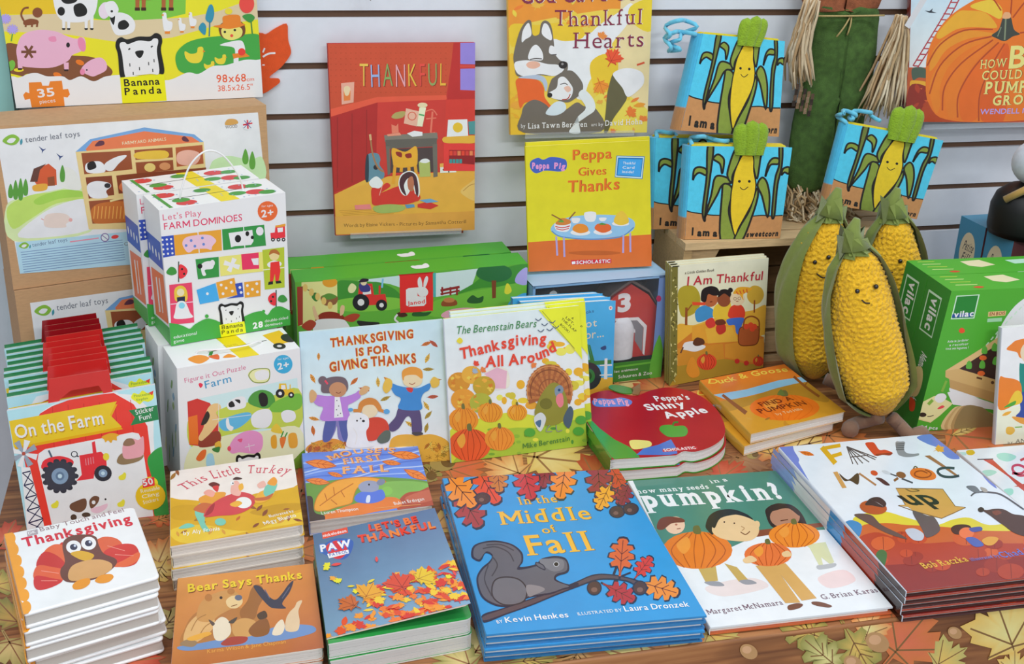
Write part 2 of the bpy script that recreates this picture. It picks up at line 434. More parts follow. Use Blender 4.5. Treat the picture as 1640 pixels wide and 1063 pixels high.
def carton(name, pl, quad, depth, cols, label, cat='box', group=None, front=None, top=None, left=None, m='card', root=None, right=None):
    """box whose front face is quad on pl; cols = dict(front, top, left, right, back)"""
    loc = [pl.loc(p) for p in P(quad)]; foot = pl.pt(*loc[3], -depth)
    if root is None: root = thing(name, foot, label, cat, group)
    mb = MB(); g = lambda k: gcol(cols.get(k, cols['front']), 1 if k in ('top', 'bottom') else 1.28)  # side colours lifted to make up for less light than the top gets
    A = [pl.pt(*p, 0) for p in loc]; B = [pl.pt(*p, -depth) for p in loc]
    for key, f in (('front', [A[3], A[2], A[1], A[0]]), ('back', [B[2], B[3], B[0], B[1]]), ('top', [A[0], A[1], B[1], B[0]]),
                   ('bottom', [B[3], B[2], A[2], A[3]]), ('left', [B[3], A[3], A[0], B[0]]), ('right', [A[2], B[2], B[1], A[1]])):
        mb.add(f, [[0, 1, 2, 3]], g(key), m)
    if front: front(Art(mb, pl, quad, m='print' if m == 'kraft' else m))
    unit = [(0, 0), (100, 0), (100, 100), (0, 100)]
    if top:
        p2 = plane3(A[0], A[1], B[0]); w_ = (A[1]-A[0]).length
        top(Art(mb, p2, unit, m=m, fn=lambda p: (p[0]/100*w_, (1-p[1]/100)*depth)))
    if left:
        p2 = plane3(B[3], A[3], B[0]); h_ = (A[0]-A[3]).length
        left(Art(mb, p2, unit, m=m, fn=lambda p: (p[0]/100*depth, (1-p[1]/100)*h_)))
    mb.build('printed_box', root)
    return root, A, B
# ================================================================ the setting
def wood_cloth():
    mt = bpy.data.materials.new('printed_wood_cloth'); mt.use_nodes = True; nt = mt.node_tree; b = nt.nodes['Principled BSDF']
    b.inputs['Roughness'].default_value = .55; b.inputs['Sheen Weight'].default_value = .1
    tc = nt.nodes.new('ShaderNodeTexCoord'); mp = nt.nodes.new('ShaderNodeMapping'); mp.inputs['Scale'].default_value = (2.2, 26, 26)
    mp.inputs['Rotation'].default_value = (0, 0, .04)
    nt.links.new(tc.outputs['Object'], mp.inputs[0])
    n = nt.nodes.new('ShaderNodeTexNoise'); n.inputs['Scale'].default_value = 1.6; n.inputs['Detail'].default_value = 8; n.inputs['Distortion'].default_value = 1.2
    nt.links.new(mp.outputs[0], n.inputs['Vector'])
    r = nt.nodes.new('ShaderNodeValToRGB'); e = r.color_ramp.elements
    e[0].position = .3; e[0].color = lin('6a3c1c'); e[1].position = .72; e[1].color = lin('b98450')
    for p, c in ((.42, '855028'), (.52, '986033'), (.6, 'a87040')):
        q = e.new(p); q.color = lin(c)
    nt.links.new(n.outputs[0], r.inputs[0])
    wv = nt.nodes.new('ShaderNodeTexWave'); wv.bands_direction = 'Y'; wv.inputs['Scale'].default_value = 3.2; wv.inputs['Distortion'].default_value = 9; wv.inputs['Detail'].default_value = 3
    wv.inputs['Detail Scale'].default_value = .6
    mp2 = nt.nodes.new('ShaderNodeMapping'); mp2.inputs['Scale'].default_value = (1.5, 9, 9); nt.links.new(tc.outputs['Object'], mp2.inputs[0]); nt.links.new(mp2.outputs[0], wv.inputs['Vector'])
    r2 = nt.nodes.new('ShaderNodeValToRGB'); r2.color_ramp.elements[0].position = .0; r2.color_ramp.elements[0].color = (.6, .55, .5, 1); r2.color_ramp.elements[1].position = .35; r2.color_ramp.elements[1].color = (1, 1, 1, 1)
    nt.links.new(wv.outputs[0], r2.inputs[0])
    mx = nt.nodes.new('ShaderNodeMix'); mx.data_type = 'RGBA'; mx.blend_type = 'MULTIPLY'; mx.inputs[0].default_value = .8
    nt.links.new(r.outputs[0], mx.inputs[6]); nt.links.new(r2.outputs[0], mx.inputs[7]); nt.links.new(mx.outputs[2], b.inputs['Base Color'])
    MATS['clothwood'] = mt
wood_cloth()
GZ = [CH-.2696-.0762*k for k in range(-8, 17)]        # slat grooves
mb = MB(); g = .0052
for a, b in zip(GZ[1:], GZ[:-1]): mb.box((-.288, WY, a+g), (2.6, WY+.018, b-g), 'e4e8ef', 'plain')
mb.box((-.288, WY+.0075, GZ[-1]), (2.6, WY+.03, GZ[0]), '6a4a32', 'plain')
tag(mb.build('wall_back'), kind='structure')
mb = MB(); mb.box((-1.6, WY, -.76), (-.2882, WY+.03, GZ[0]), 'd4d9e1', 'plain')
tag(mb.build('wall_left'), kind='structure')
mb = MB(); mb.box((-4, -3, -.78), (4, 3, -.76), 'a9a8a6', 'plain')
tag(mb.build('floor'), kind='structure')
def proj(p):
    d = V(p)-CP; z = d.dot(_F); return (W/2+FPX*d.dot(CR)/z, H/2-FPX*d.dot(CU)/z)
# table and cloth
TX0, TX1, TY0, TY1 = -.286, 1.75, 1.004, WY-.004
t = thing('display_table', (.7, 1.4, -.76), 'long table hidden under the autumn leaf cloth, carrying the whole book display', 'table')
mb = MB(); mb.box((TX0+.01, TY0+.012, -.03), (TX1, TY1, -.003), '8a6a48', 'wood'); mb.build('table_top', t)
for x in (TX0+.05, TX1-.05):
    for y in (TY0+.06, TY1-.05):
        mb = MB(); mb.box((x-.02, y-.02, -.76), (x+.02, y+.02, -.03), '555', 'plain'); mb.build('leg', t)
mb = MB()
prof = [(TY1, 0)]+[(TY0+.0+(TY1-TY0)*(1-i/8), 0) for i in range(1, 8)]+[(TY0+.003, 0), (TY0+.001, -.0008), (TY0, -.003)]+[(TY0-.004*i, -.003-.1*i) for i in range(1, 7)]
nx = 60; vs = []
for i in range(nx+1):
    x = TX0+(TX1-TX0)*i/nx
    for y, z in prof: vs.append((x, y+(math.sin(x*17)*.006*min(1, max(0, -z-.15)*6)), z))
k = len(prof)
mb.add(vs, [[i*k+j, i*k+j+1, (i+1)*k+j+1, (i+1)*k+j] for i in range(nx) for j in range(k-1)], '8a5326', 'clothwood', True)
vs = []
for y, z in prof: vs += [(TX0, y, z), (TX0-.004, y, min(z, -.3))]
mb.add(vs, [[2*i, 2*i+1, 2*i+3, 2*i+2] for i in range(k-1)], '8a5326', 'clothwood')
c = Art(mb, flat(0), [proj((TX0, TY0+.0032, 0)), proj((TX1, TY0+.0032, 0)), proj((TX1, TY1-.002, 0)), proj((TX0, TY1-.002, 0))], base=3e-4)
LS = 1.25
Y1, Y2, O1, O2, R1, R2, G1, G2 = 'd9b35c', 'e8cf8a', 'c8703a', 'd98f52', 'b8452c', 'd06a4a', '8f8a45', 'b5aa62'
for col, col2, x, y, r, ro, kd in [
 (R1, R2, 8, 862, 42, 20, 'maple'), (G1, Y1, 18, 985, 46, -30, 'maple'), (G2, Y2, 22, 1040, 42, 160, 'maple'), (G1, Y1, 2, 935, 30, 70, 'maple'),
 (O1, Y2, 258, 890, 44, 15, 'maple'), (R1, R2, 215, 1058, 42, 80, 'maple'), (O1, O2, 130, 1062, 40, 190, 'maple'), (R1, O2, 262, 830, 26, 60, 'oak'),
 (O1, R2, 738, 748, 40, 70, 'maple'), (G1, '9c7a4a', 690, 757, 24, 20, 'oak'), (Y1, Y2, 885, 735, 60, 100, 'maple'), (O2, Y2, 815, 752, 40, -60, 'maple'), (R1, O1, 960, 752, 40, 30, 'maple'),
 (O1, Y2, 1005, 612, 45, 80, 'maple'), (R1, O2, 1050, 618, 38, -40, 'maple'), (O2, Y1, 960, 628, 40, 10, 'maple'),
 ('8a5a3a', 'a87a52', 1195, 738, 36, 120, 'maple'), (Y1, Y2, 1290, 712, 40, 70, 'leaf'), (R1, R2, 1165, 758, 34, 40, 'maple'), (O1, O2, 1345, 700, 42, 100, 'maple'), (O1, R2, 1555, 700, 60, 100, 'maple'), (Y1, Y2, 1545, 690, 20, 60, 'leaf'), (O1, Y1, 1230, 720, 34, -20, 'oak'),
 (G2, Y2, 770, 1030, 50, 20, 'maple'), (G1, Y2, 735, 1058, 44, -60, 'maple'), (G1, Y1, 850, 1058, 34, 80, 'oak'), ('a3733f', 'c79a62', 922, 1050, 42, 200, 'oak'), (G2, Y2, 1030, 1046, 52, -15, 'maple'), (O1, Y2, 1090, 1040, 54, 45, 'maple'), (G2, Y1, 1150, 1018, 32, 100, 'maple'),
 (Y1, Y2, 255, 915, 30, 200, 'oak'), (R1, O1, 486, 775, 40, 10, 'maple'), (O1, O2, 482, 880, 34, 60, 'maple'), (Y1, O2, 700, 840, 36, 30, 'maple'), (G2, Y2, 268, 1000, 40, 30, 'oak'), (Y1, Y2, 700, 880, 30, 150, 'oak'), (R1, O2, 1390, 985, 22, 60, 'maple')]:
    c.leaf(col, x, y, r*LS, ro, kd, vein='9a6a40' if kd == 'maple' else '7d5a34', col2=col2, sq=.62)
for x, y, r in [(708, 743, 20), (684, 765, 14), (1205, 730, 9), (892, 1040, 14)]:
    c.e('a08a4c', x, y, r, r*.6); c.e('6b5028', x+r*.5, y-r*.2, r*.6, r*.5)
DROP = [(G1, Y1, 1292, 1012, 46, -70, 'oak'), (G1, Y2, 1322, 1052, 48, -50, 'oak'), (O1, R2, 1452, 1022, 70, 40, 'maple'), (O2, Y2, 1392, 1005, 36, 20, 'maple'), (G1, Y1, 1375, 1042, 50, 150, 'oak'), (Y1, Y2, 1612, 1008, 72, -20, 'maple'), (G2, Y1, 1515, 1056, 40, 60, 'maple'), (Y1, Y2, 1625, 1068, 30, 0, 'maple')]
for col, col2, x, y, r, ro, kd in DROP: c.leaf(col, x, y, r, ro, kd, vein='9a6a40', col2=col2)
fr = Plane((0, TY0-.0008, -.0), (1, 0, 0), (0, .04, 1))
c = Art(mb, fr, [proj((TX0, TY0-.007, -.15)), proj((TX1, TY0-.007, -.15)), proj((TX1, TY0-.0009, -.0034)), proj((TX0, TY0-.0009, -.0034))], base=2e-4)
for col, col2, x, y, r, ro, kd in DROP:
    c.leaf(col, x, y, r, ro, kd, vein='7d5a30', col2=col2)
for x, y, r in [(1199, 1043, 15), (1529, 1013, 12), (1405, 1028, 20), (1366, 1062, 16)]:
    c.e('b08658', x, y, r, r*.75, 30); c.e('c79a72', x-r*.2, y-r*.2, r*.5, r*.4)
tag(mb.build('tablecloth'), 'brown wood-print tablecloth scattered with autumn leaves, covering the display table', 'tablecloth')

# ================================================================ wooden crate
def crate():
    WD = 'd9b98a'
    y0, y1 = 1.70, 1.836; f_ = at_y(1098, 390, y0); x0, x1, zt = f_.x, at_z(1440, 352, f_.z).x, f_.z
    o = thing('wooden_crate', (.86, 1.77, 0), 'pale wooden crate lying open-sided behind the corn plushes, cloth books on top', 'crate')
    mb = MB()
    for i, (a, b) in enumerate(((y0, y0+.04), (y0+.046, y0+.09), (y0+.096, y1))): mb.box((x0, a, zt-.012), (x1, b, zt), WD, 'wood')
    mb.build('top_board', o)
    for x in (x0, x1-.014):
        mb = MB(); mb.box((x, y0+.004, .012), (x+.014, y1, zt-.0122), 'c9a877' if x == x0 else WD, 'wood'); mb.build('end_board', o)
    mb = MB()
    for z in (.025, .075, .125, .175): mb.box((x0+.0145, y1-.01, z), (x1-.0145, y1-.001, z+.047), '8a6a46', 'wood')  # darker, nearly gapless slats stand in for the shade inside the crate
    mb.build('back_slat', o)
    mb = MB(); mb.box((x0, y0, 0), (x1, y1, .0118), WD, 'wood'); mb.build('bottom_board', o)
    for z0 in (.018, .062):
        mb = MB(); mb.box((x0+.0145, y0+.0, z0), (x1-.0145, y0+.008, z0+.036), WD, 'wood'); mb.build('front_slat', o)
    for s, x in ((1, x0+.0145), (-1, x1-.0145)):
        mb = MB(); pl = Plane((x, y0+.0085, zt-.0125), (1, 0, 0), (0, 0, 1))
        mb.prism([(0, 0), (0, -.075), (s*.014, -.075), (s*.05, 0)], pl, -.014, 0, WD, 'wood'); mb.build('corner_block', o)
CZ = at_y(1098, 390, 1.70).z+.0006
crate()
# ================================================================ scarecrow
def scarecrow():
    Y = 1.806
    o = thing('scarecrow', tuple(at_y(1335, 300, Y)), 'stuffed scarecrow doll in green burlap trousers with raffia hands and feet behind the cloth books', 'doll')
    pl = Plane((0, Y, 0), (1, 0, 0), (0, 0, 1)); q = lambda *a: [pl.loc(p) for p in P(a[0])]
    rnd = random.Random(3)
    def pad(pts, th, col, m, name, parent=o, n=7):
        """soft pad: outline inflated front and back"""
        pts = ccw([pl.loc(p) for p in smooth(P(pts), True, 4)]); cx = sum(p[0] for p in pts)/len(pts)
        mb = MB(); vs = []; k = len(pts)
        cs = [p[1] for p in pts]; 
        for i in range(n+1):
            t = i/n; sc_ = math.cos(t*math.pi/2*.98); hgt = math.sin(t*math.pi/2)*th
            for a, b in pts:
                w_ = cx+(a-cx)*sc_
                vs.append(pl.pt(w_, sum(cs)/k+(b-sum(cs)/k)*(1-(1-sc_)*.12), hgt*(1+.10*math.sin(a*160+b*90)+.10*math.sin(a*90-b*150+1)+.06*math.sin(b*330))))
        fs = [[i*k+j, i*k+(j+1) % k, (i+1)*k+(j+1) % k, (i+1)*k+j] for i in range(n) for j in range(k)]+[list(range(n*k, n*k+k))]
        fs.append(list(range(k))[::-1])
        mb.add(vs, fs, col, m, True); return mb.build(name, parent)
    pad('1293 8 1342 4 1402 8 1404 60 1396 130 1382 200 1374 292 1336 296 1328 210 1326 150 1314 210 1304 300 1262 296 1268 200 1290 110 1298 50', .022, '4a6a2e', 'burlap', 'trousers')
    pad('1290 -60 1345 -66 1408 -60 1406 12 1345 16 1288 12', .022, 'a8623f', 'burlap', 'shirt')
    mb = MB()
    for i, (p0, p1) in enumerate((((1296, 22), (1404, 21)), ((1350, 22), (1328, 55)), ((1352, 22), (1345, 52)))):
        a, b = pl.loc(p0), pl.loc(p1); mb.tube([pl.pt(a[0]+(b[0]-a[0])*t/6, a[1]+(b[1]-a[1])*t/6, .0245+.003*math.sin(t/6*math.pi)) for t in range(7)], .0014, 'b9a36a', 'raffia', 6)
    mb.build('twine_belt', o)
    mb = MB()
    for i in range(5):
        for j in range(4):
            a = pl.loc((1262+i*6-j*2, 128+j*9+i*4)); b = .0058
            mb.box(tuple(pl.pt(a[0], a[1]-b*1.6, .030)), tuple(pl.pt(a[0]+b, a[1], .0305) + V((0, .0006, 0))), ['6a5240', 'a08468', '3d3028', '8a6c50'][(i+j*2) % 4], 'burlap')
    mb.build('plaid_patch', o)
    def tuft(path, spread, n, name, d0, ln, col=('d8c3a0', 'c4a67c', 'e8d8ba', 'b5946a')):
        mb = MB(); path = [pl.loc(p) for p in P(path)]
        for i in range(n):
            s0 = (rnd.random()-.5); s1 = s0*spread+(rnd.random()-.5)*spread*.4; l = 1+(rnd.random()-.5)*.25
            dz = d0+rnd.random()*.022; pts = []
            for j in range(6):
                t = j/5*l*(len(path)-1); a = min(int(t), len(path)-2); t -= a
                x = path[a][0]+(path[a+1][0]-path[a][0])*t; y = path[a][1]+(path[a+1][1]-path[a][1])*t
                w_ = .012*s0+(s1)*(j/5)
                pts.append(pl.pt(x+w_+.002*math.sin(i+j*1.7), y, dz+.004*math.sin(i*1.3+j)))
            mb.tube(pts, [.0016, .0024, .003, .003, .0026, .001], col[i % len(col)], 'raffia', 5, ((0, 1, .2), .35))
        return mb.build(name, o)
    tuft('1287 -5 1276 35 1264 80 1268 122', .030, 46, 'raffia_hand', .018, 0)
    tuft('1428 20 1420 70 1406 125 1392 172', .062, 60, 'raffia_hand', .02, 0)
    mb = MB(); a, b = pl.loc((1462, -20)), pl.loc((1428, 36)); d = V((b[0]-a[0], b[1]-a[1])).normalized()*.006
    mb.add([pl.pt(a[0]-d.y, a[1]+d.x, .046), pl.pt(b[0]-d.y, b[1]+d.x, .046), pl.pt(b[0]+d.y, b[1]-d.x, .048), pl.pt(a[0]+d.y, a[1]-d.x, .048)], [[0, 1, 2, 3]], 'e4e4e8', 'card'); mb.build('price_tag', o)
    # raffia feet: loose curls lying on the crate
    for name, xs in (('raffia_foot', (1258, 1318)), ('raffia_foot', (1318, 1350))):
        mb = MB()
        for i in range(55):
            x = xs[0]+(xs[1]-xs[0])*rnd.random(); y0 = 285+rnd.random()*20; p = []
            x1 = x+(rnd.random()-.5)*40; top = pl.loc((x, y0)); 
            for j in range(7):
                t = j/6; a = pl.loc((x+(x1-x)*t, y0+(52+rnd.random()*12)*t**.8))
                p.append(pl.pt(a[0]+.006*math.sin(i+j*2.1), max(a[1], CZ+.003), .005+.03*t*rnd.random()+.012*math.sin(i*2+j)))
            mb.tube(p, [.0015, .002, .0022, .0022, .002, .0016, .0008], ('d8c3a0', 'c9ac80', 'e6d5b4', 'a98960')[i % 4], 'raffia', 5)
        mb.build(name, o)
scarecrow()
# ================================================================ plush corn cobs
def corn(base_px, z0, top_px, lean, wid, wob, label, face, seed, bend=0., husk=(-1, 1), legs=True, ybase=None, hleft=1.):
    B = at_y(*base_px, ybase) if ybase else at_z(*base_px, z0)
    rr = V((1, -.25, 0)).normalized()
    pl = Plane(B, rr, V((0, 0, 1))*math.cos(lean)+V((.25, 1, 0)).normalized()*math.sin(lean))
    T = pl.loc(top_px); Lh = math.hypot(*T); ax = V((T[0]/Lh, T[1]/Lh)); nrm = V((ax.y, -ax.x))
    root = thing('corn_plush', tuple(B), label, 'plush toy', 'plush corn cobs leaning at the crate')
    rnd = random.Random(seed)
    cen = lambda t: (ax*Lh*t+nrm*bend*math.sin(math.pi*t))
    prof = lambda t: wid*(.64+.36*math.sin(math.pi*min(1, t*.9+.12)))*(1-max(0, t-.55)**1.9*1.75)*min(1, math.sqrt(max(0, t)*7+.02))*min(1, math.sqrt(max(0, 1-t)*9+.004))
    def surf(t, an, r=1., lift=0.):
        c_ = cen(t); w_ = prof(t)*r+lift
        a, b = nrm*math.sin(an)*w_+c_, math.cos(an)*w_*.78
        return pl.pt(a.x, a.y, b)
    nt, na = 190, 190; vs = []
    rows = 34
    for i in range(nt+1):
        t = i/nt
        for j in range(na):
            an = 2*math.pi*j/na; kx = an/(2*math.pi)*26+.5*(int(t*rows) % 2)+.35*math.sin(t*37+an*2+seed)
            bump = abs(math.sin(math.pi*kx))*abs(math.sin(math.pi*(t*rows+.3*math.sin(an*5+seed)+.22*math.sin(an*11+t*20))))
            h = .0030*(bump**.7)*(.5+rnd.random()*.9)+.0022*rnd.random()+.0018*math.sin(an*3+t*11+seed)
            vs.append(surf(t, an, 1., h*min(1, 8*t, 8*(1-t)+.1)))
    mb = MB(); mb.add(vs, [[i*na+j, (i+1)*na+j, (i+1)*na+(j+1) % na, i*na+(j+1) % na] for i in range(nt) for j in range(na)], 'ffbf22', 'plush', True)
    body = mb.build('body', root)
    # husk: two shells wrapping the sides and back, with pointed tips
    for s in (-1, 1):
        mb = MB(); vs = []; n1, n2 = 40, 14
        for i in range(n1+1):
            t = -.015+1.03*i/n1; tt = min(max(t, .004), .996)
            open_ = (1.02 if s < 0 else 1.22)-.35*max(0, t-.75)/.25+.25*max(0, .12-t)/.12
            if s < 0: open_ *= hleft
            for j in range(n2+1):
                an = s*(open_+(math.pi-open_)*j/n2)
                vs.append(surf(tt, an, 1.06, .0075+.0035*math.sin(j*1.3+t*9)+(.006 if j == 0 else 0)*math.sin(math.pi*t)))
        mb.add(vs, [[i*(n2+1)+j, (i+1)*(n2+1)+j, (i+1)*(n2+1)+j+1, i*(n2+1)+j+1] for i in range(n1) for j in range(n2)], '7c8c40', 'fabric', True)
        mb.build('husk', root)
    mb = MB()
    for i in range(7):
        an = i*2*math.pi/7+seed; p0 = surf(.93, an, 1.02, .004); c1 = cen(1.0+.02*(i % 3)); q = pl.pt(c1.x, c1.y, 0); 
        c2 = cen(1.03+.05*(i % 2)); tip = pl.pt(c2.x, c2.y, 0)+pl.u*math.sin(an)*.022+pl.n*math.cos(an)*.02
        sd = pl.u*math.cos(an)*.015-pl.n*math.sin(an)*.015
        mb.add([p0-sd, p0+sd, q+sd*.7, tip, q-sd*.7], [[0, 1, 2, 3, 4]], '8a9a4c', 'fabric', True)
        mb.add([v+pl.n*.0012 for v in (p0-sd, p0+sd, q+sd*.7, tip, q-sd*.7)], [[0, 1, 2, 3, 4]], '8a9a4c', 'fabric', True)
    a = cen(.96); b = cen(1.05); mb.tube([pl.pt(a.x, a.y, 0), pl.pt(b.x, b.y, 0), pl.pt(b.x+.004, b.y+.02, .004)], [.024, .012, .005], '7c8c40', 'fabric', 9)
    mb.build('leaf_tuft', root)
    # face on the front of the cob
    (ex1, ey1), (ex2, ey2), sm = face
    def on(px, py, lift=.004):
        d = ray(px, py); best = None
        for st in (0, 1):
            t0, dt, n_, a0, da, m_ = (best[2], 1/900, 16, best[3], .005, 17) if st else (.5, 1/60, 30, 0, .08, 18)
            for k in range(-n_, n_+1):
                t = min(.99, max(.01, t0+k*dt))
                for x in range(-m_, m_+1):
                    an = a0+x*da; p = surf(t, an, 1, lift); e = (p-CP); e = (e-d*e.dot(d)/d.dot(d)).length
                    if best is None or e < best[0]: best = (e, p, t, an)
        return best[1]
    for (x, y) in ((ex1, ey1), (ex2, ey2)):
        mb = MB(); p = on(x, y); r = .0036; vs = []; 
        for i in range(7):
            for j in range(10):
                th = math.pi*i/6; ph = 2*math.pi*j/10; vs.append(p+V((math.sin(th)*math.cos(ph), math.sin(th)*math.sin(ph), math.cos(th)))*r)
        mb.add(vs, [[i*10+j, i*10+(j+1) % 10, (i+1)*10+(j+1) % 10, (i+1)*10+j] for i in range(6) for j in range(10)], '1c1410', 'gloss', True); mb.build('eye', root)
    if sm:
        mb = MB(); mb.tube([on(x, y, .005) for x, y in smooth(P(sm), False, 3)], .0011, '2a1a10', 'plain', 6); mb.build('smile', root)
    if legs:
        for pts in legs:
            mb = MB(); q = [at_z(x, y, z) for x, y, z in pts]; mb.tube([tuple(v) for v in smooth([tuple(v) for v in q], False, 4)], [.010]*(4*(len(q)-1)-3)+[.012, .013, .012, .006], '8a6a55', 'fabric', 10); mb.build('leg', root)
    return root
corn((1414, 664), 0, (1366, 386), .12, .0475, 0, 'largest plush corn cob in front, smiling between two others beside the green boxes', ((1373, 466), (1403, 459), '1380 480 1386 485 1393 485'), 1, bend=-.006, ybase=1.425,
     legs=[[(1410, 668, .03), (1388, 674, .016), (1366, 680, .013), (1360, 692, .012)], [(1428, 668, .03), (1442, 682, .016), (1460, 698, .013), (1482, 692, .012)]])
corn((1302, 606), 0, (1332, 335), .14, .047, 0, 'plush corn cob at the left, half turned away beside the orange and cream picture book', ((1305, 420), (1327, 412), '1308 438 1316 444 1322 444'), 2, bend=-.016, legs=[[(1322, 606, .03), (1346, 618, .02), (1360, 630, .013), (1366, 640, .012)]], ybase=1.60, hleft=.62)
corn((1426, 608), 0, (1430, 335), .10, .049, 0, 'plush corn cob at the back right, peeking out above the front cob', ((1409, 413), (1442, 418), '1418 434 1424 437 1430 436'), 4, bend=0, legs=None, ybase=1.605)
# ================================================================ left: boxes
def bear_logo(c, x, y, w_, h_, sk=0.):
    f = lambda s: [(x+a/100*w_+sk*b/100, y+b/100*h_-a/100*w_*.11) for a, b in P(s)]
    c.b('161616', f('6 100 4 44 0 22 4 6 14 1 26 8 50 4 74 7 86 0 97 6 100 22 96 44 100 100 80 100 20 100'))
    c.b('f4f4f2', f('17 100 13 46 9 22 12 14 20 14 27 20 50 14 73 19 82 13 90 15 91 24 87 46 89 100 70 100 30 100'))
    c.b('161616', f('42 40 58 40 57 50 50 58 43 50'))
    for a, b in ((27, 34), (75, 34)): c.l('161616', f(f'{a} {b} {a+4} {b-3}'), w_*.03)
    for a, b in ((28, 68), (48, 80), (68, 70), (34, 90), (80, 64), (76, 88)): c.l('161616', f(f'{a} {b} {a} {b+8}'), w_*.02)
def leafy_logo(c, x, y, s, grey='6b6e78'):
    c.b('7fae3c', [(x+a*s, y+b*s) for a, b in P('-15 2 -8 -6 2 -9 10 -5 12 0 6 7 -4 8')])
    c.b('f0f2ee', [(x+a*s, y+b*s) for a, b in P('-8 2 -2 -3 6 -2 2 4 -4 5')])
    c.b('3f8a9a', [(x+a*s, y+b*s) for a, b in P('13 2 16 -2 17 4 14 8')])
def art_panda(c):
    c.p('f0d022', '-60 -150 450 -150 450 180 -60 190')
    c.p('f0b41e', '-20 -150 410 -150 410 -40 300 -10 120 10 100 25 -10 22')
    c.p('74b53c', '148 -80 300 -90 297 22 255 32 165 32 140 28')
    c.p('cdbb94', '-5 25 50 23 100 22 150 32 200 33 300 28 350 18 420 -8 420 30 345 41 276 60 200 68 180 66 100 54 -2 50')
    c.b('794a2c', '8 72 40 73 80 78 110 88 150 92 178 110 176 122 152 130 18 118')
    c.e('e8c81c', 30, 112, 8, 3); c.e('d8701c', 128, 100, 7, 4, 20); c.e('d8701c', 92, 120, 7, 4, 20); c.e('6fae3c', 18, 105, 6, 9, 20); c.e('c9c42a', 46, 121, 7, 3)
    c.b('f1a6bc', '27 75 36 56 60 48 88 50 108 58 122 62 134 60 137 72 130 82 116 88 108 98 84 108 50 108 32 104 27 90')
    c.e('f07fa0', 131, 71, 6, 12, -15); c.b('ee86a6', '78 60 88 58 90 66 80 66'); c.e('1d1a1a', 109, 72, 3, 4)
    for x, y in ((32, 104), (106, 106)): c.p('f1a6bc', f'{x-4} {y-6} {x+4} {y-6} {x+4} {y+6} {x-3} {y+6}'); c.p('2c1a14', f'{x-4} {y+5} {x+4} {y+5} {x+3} {y+8} {x-3} {y+8}')
    for a in range(0, 360, 60): c.l('6d4228', [(46, 83), (46+12*math.cos(math.radians(a)), 83+11*math.sin(math.radians(a)))], 4)
    c.b('f1a6bc', '130 112 142 98 160 92 170 100 170 112 156 120 146 122'); c.e('f07fa0', 132, 115, 4, 5); c.e('222', 139, 112, 1.3)
    # cow, calf, horse legs, ducks, cat
    c.b('f5f5f2', '86 -30 120 -40 152 -25 156 5 146 30 120 36 96 30 86 5'); 
    for x in (102, 110, 138, 147): c.p('f0f0ee', f'{x-3} 26 {x+3} 26 {x+2} 46 {x-2} 46'); c.p('222', f'{x-3} 45 {x+3} 45 {x+2} 48 {x-2} 48')
    c.b('161616', '92 -30 118 -28 124 0 106 6 96 -4'); c.e('161616', 98, 18, 6, 7); c.b('161616', '118 10 130 5 139 14 137 24 122 26')
    c.b('f4f2f0', '176 30 188 20 206 24 216 36 214 50 200 56 184 54'); c.b('161616', '190 36 200 32 207 40 200 47 190 46'); c.b('161616', '176 28 184 24 182 40')
    c.b('f3c9d4', '158 14 166 4 176 6 178 20 168 30 160 26'); c.b('f4f2f0', '168 6 182 2 190 16 180 28 172 22'); c.e('222', 179, 18, 2)
    for x in (220, 230, 262, 274): c.p('a05a2c', f'{x-4} -40 {x+5} -40 {x+3} 14 {x-3} 14'); c.p('3b1f10', f'{x-4} 12 {x+4} 12 {x+4} 17 {x-4} 17')
    c.p('a05a2c', '212 -60 280 -60 276 -4 240 0 218 0')
    for x, y, s in ((266, 38, 1.), (290, 41, .7), (307, 33, .75)):
        c.b('fbfbf8', [(x+a*s, y+b*s) for a, b in P('-6 -16 0 -17 2 -6 10 -2 8 10 -2 12 -5 2')]); c.p('ef7d22', [(x+a*s, y+b*s) for a, b in P('-8 -14 -4 -16 -4 -12')]); c.p('ef7d22', [(x+a*s, y+b*s) for a, b in P('-2 12 6 12 6 16 -2 16')])
    c.b('7d4526', '38 34 48 30 60 32 60 38 40 40'); c.e('7d4526', 60, 20, 8, 8); c.l('7d4526', '40 36 34 24 38 14 46 12', 3)
    for x in (42, 52, 60): c.l('7d4526', f'{x} 36 {x-1} 43', 3)
    for x, y in ((9, 30), (20, 47)): 
        for a in range(0, 180, 30): c.l('a596d8', [(x-9*math.cos(math.radians(a)), y-8*math.sin(math.radians(a))), (x+9*math.cos(math.radians(a)), y+8*math.sin(math.radians(a)))], 2.5)
    c.l('5a9a3a', '20 54 18 66', 2)
    # hill with girl and chicks
    c.b('3f9a3d', '283 84 300 68 330 60 380 56 418 58 420 104 390 108 330 120 292 116 282 102')
    for x, y, s in ((311, 88, 1.), (353, 95, .6), (335, 105, .55)): c.b('efc534', [(x+a*s, y+b*s) for a, b in P('-15 -6 -6 -2 4 -4 6 -12 14 -12 14 2 8 12 -6 12 -14 4')]); c.p('e8731c', [(x+a*s, y+b*s) for a, b in P('14 -8 18 -6 14 -4')])
    c.b('2f86a0', '329 30 334 10 340 8 343 22 338 36'); c.l('2f6f80', '336 34 335 58', 2); c.b('2f86a0', '318 46 324 36 330 42 328 56'); c.e('e8453c', 395, 6, 12, 15); c.b('3a8a3a', '388 26 400 22 408 28 400 36'); c.l('3a7a3a', '402 34 404 54', 2)
    c.b('6b3f22', '352 40 372 30 390 38 392 54 380 62 360 62 352 54'); c.b('f0cf6a', '355 46 372 40 387 46 386 58 372 64 358 60'); c.b('f07a22', '342 42 356 38 358 26 382 24 386 36 392 40 368 46'); c.e('222', 360, 51, 2); c.e('222', 376, 48, 2); c.e('e04a3a', 371, 57, 2.5)
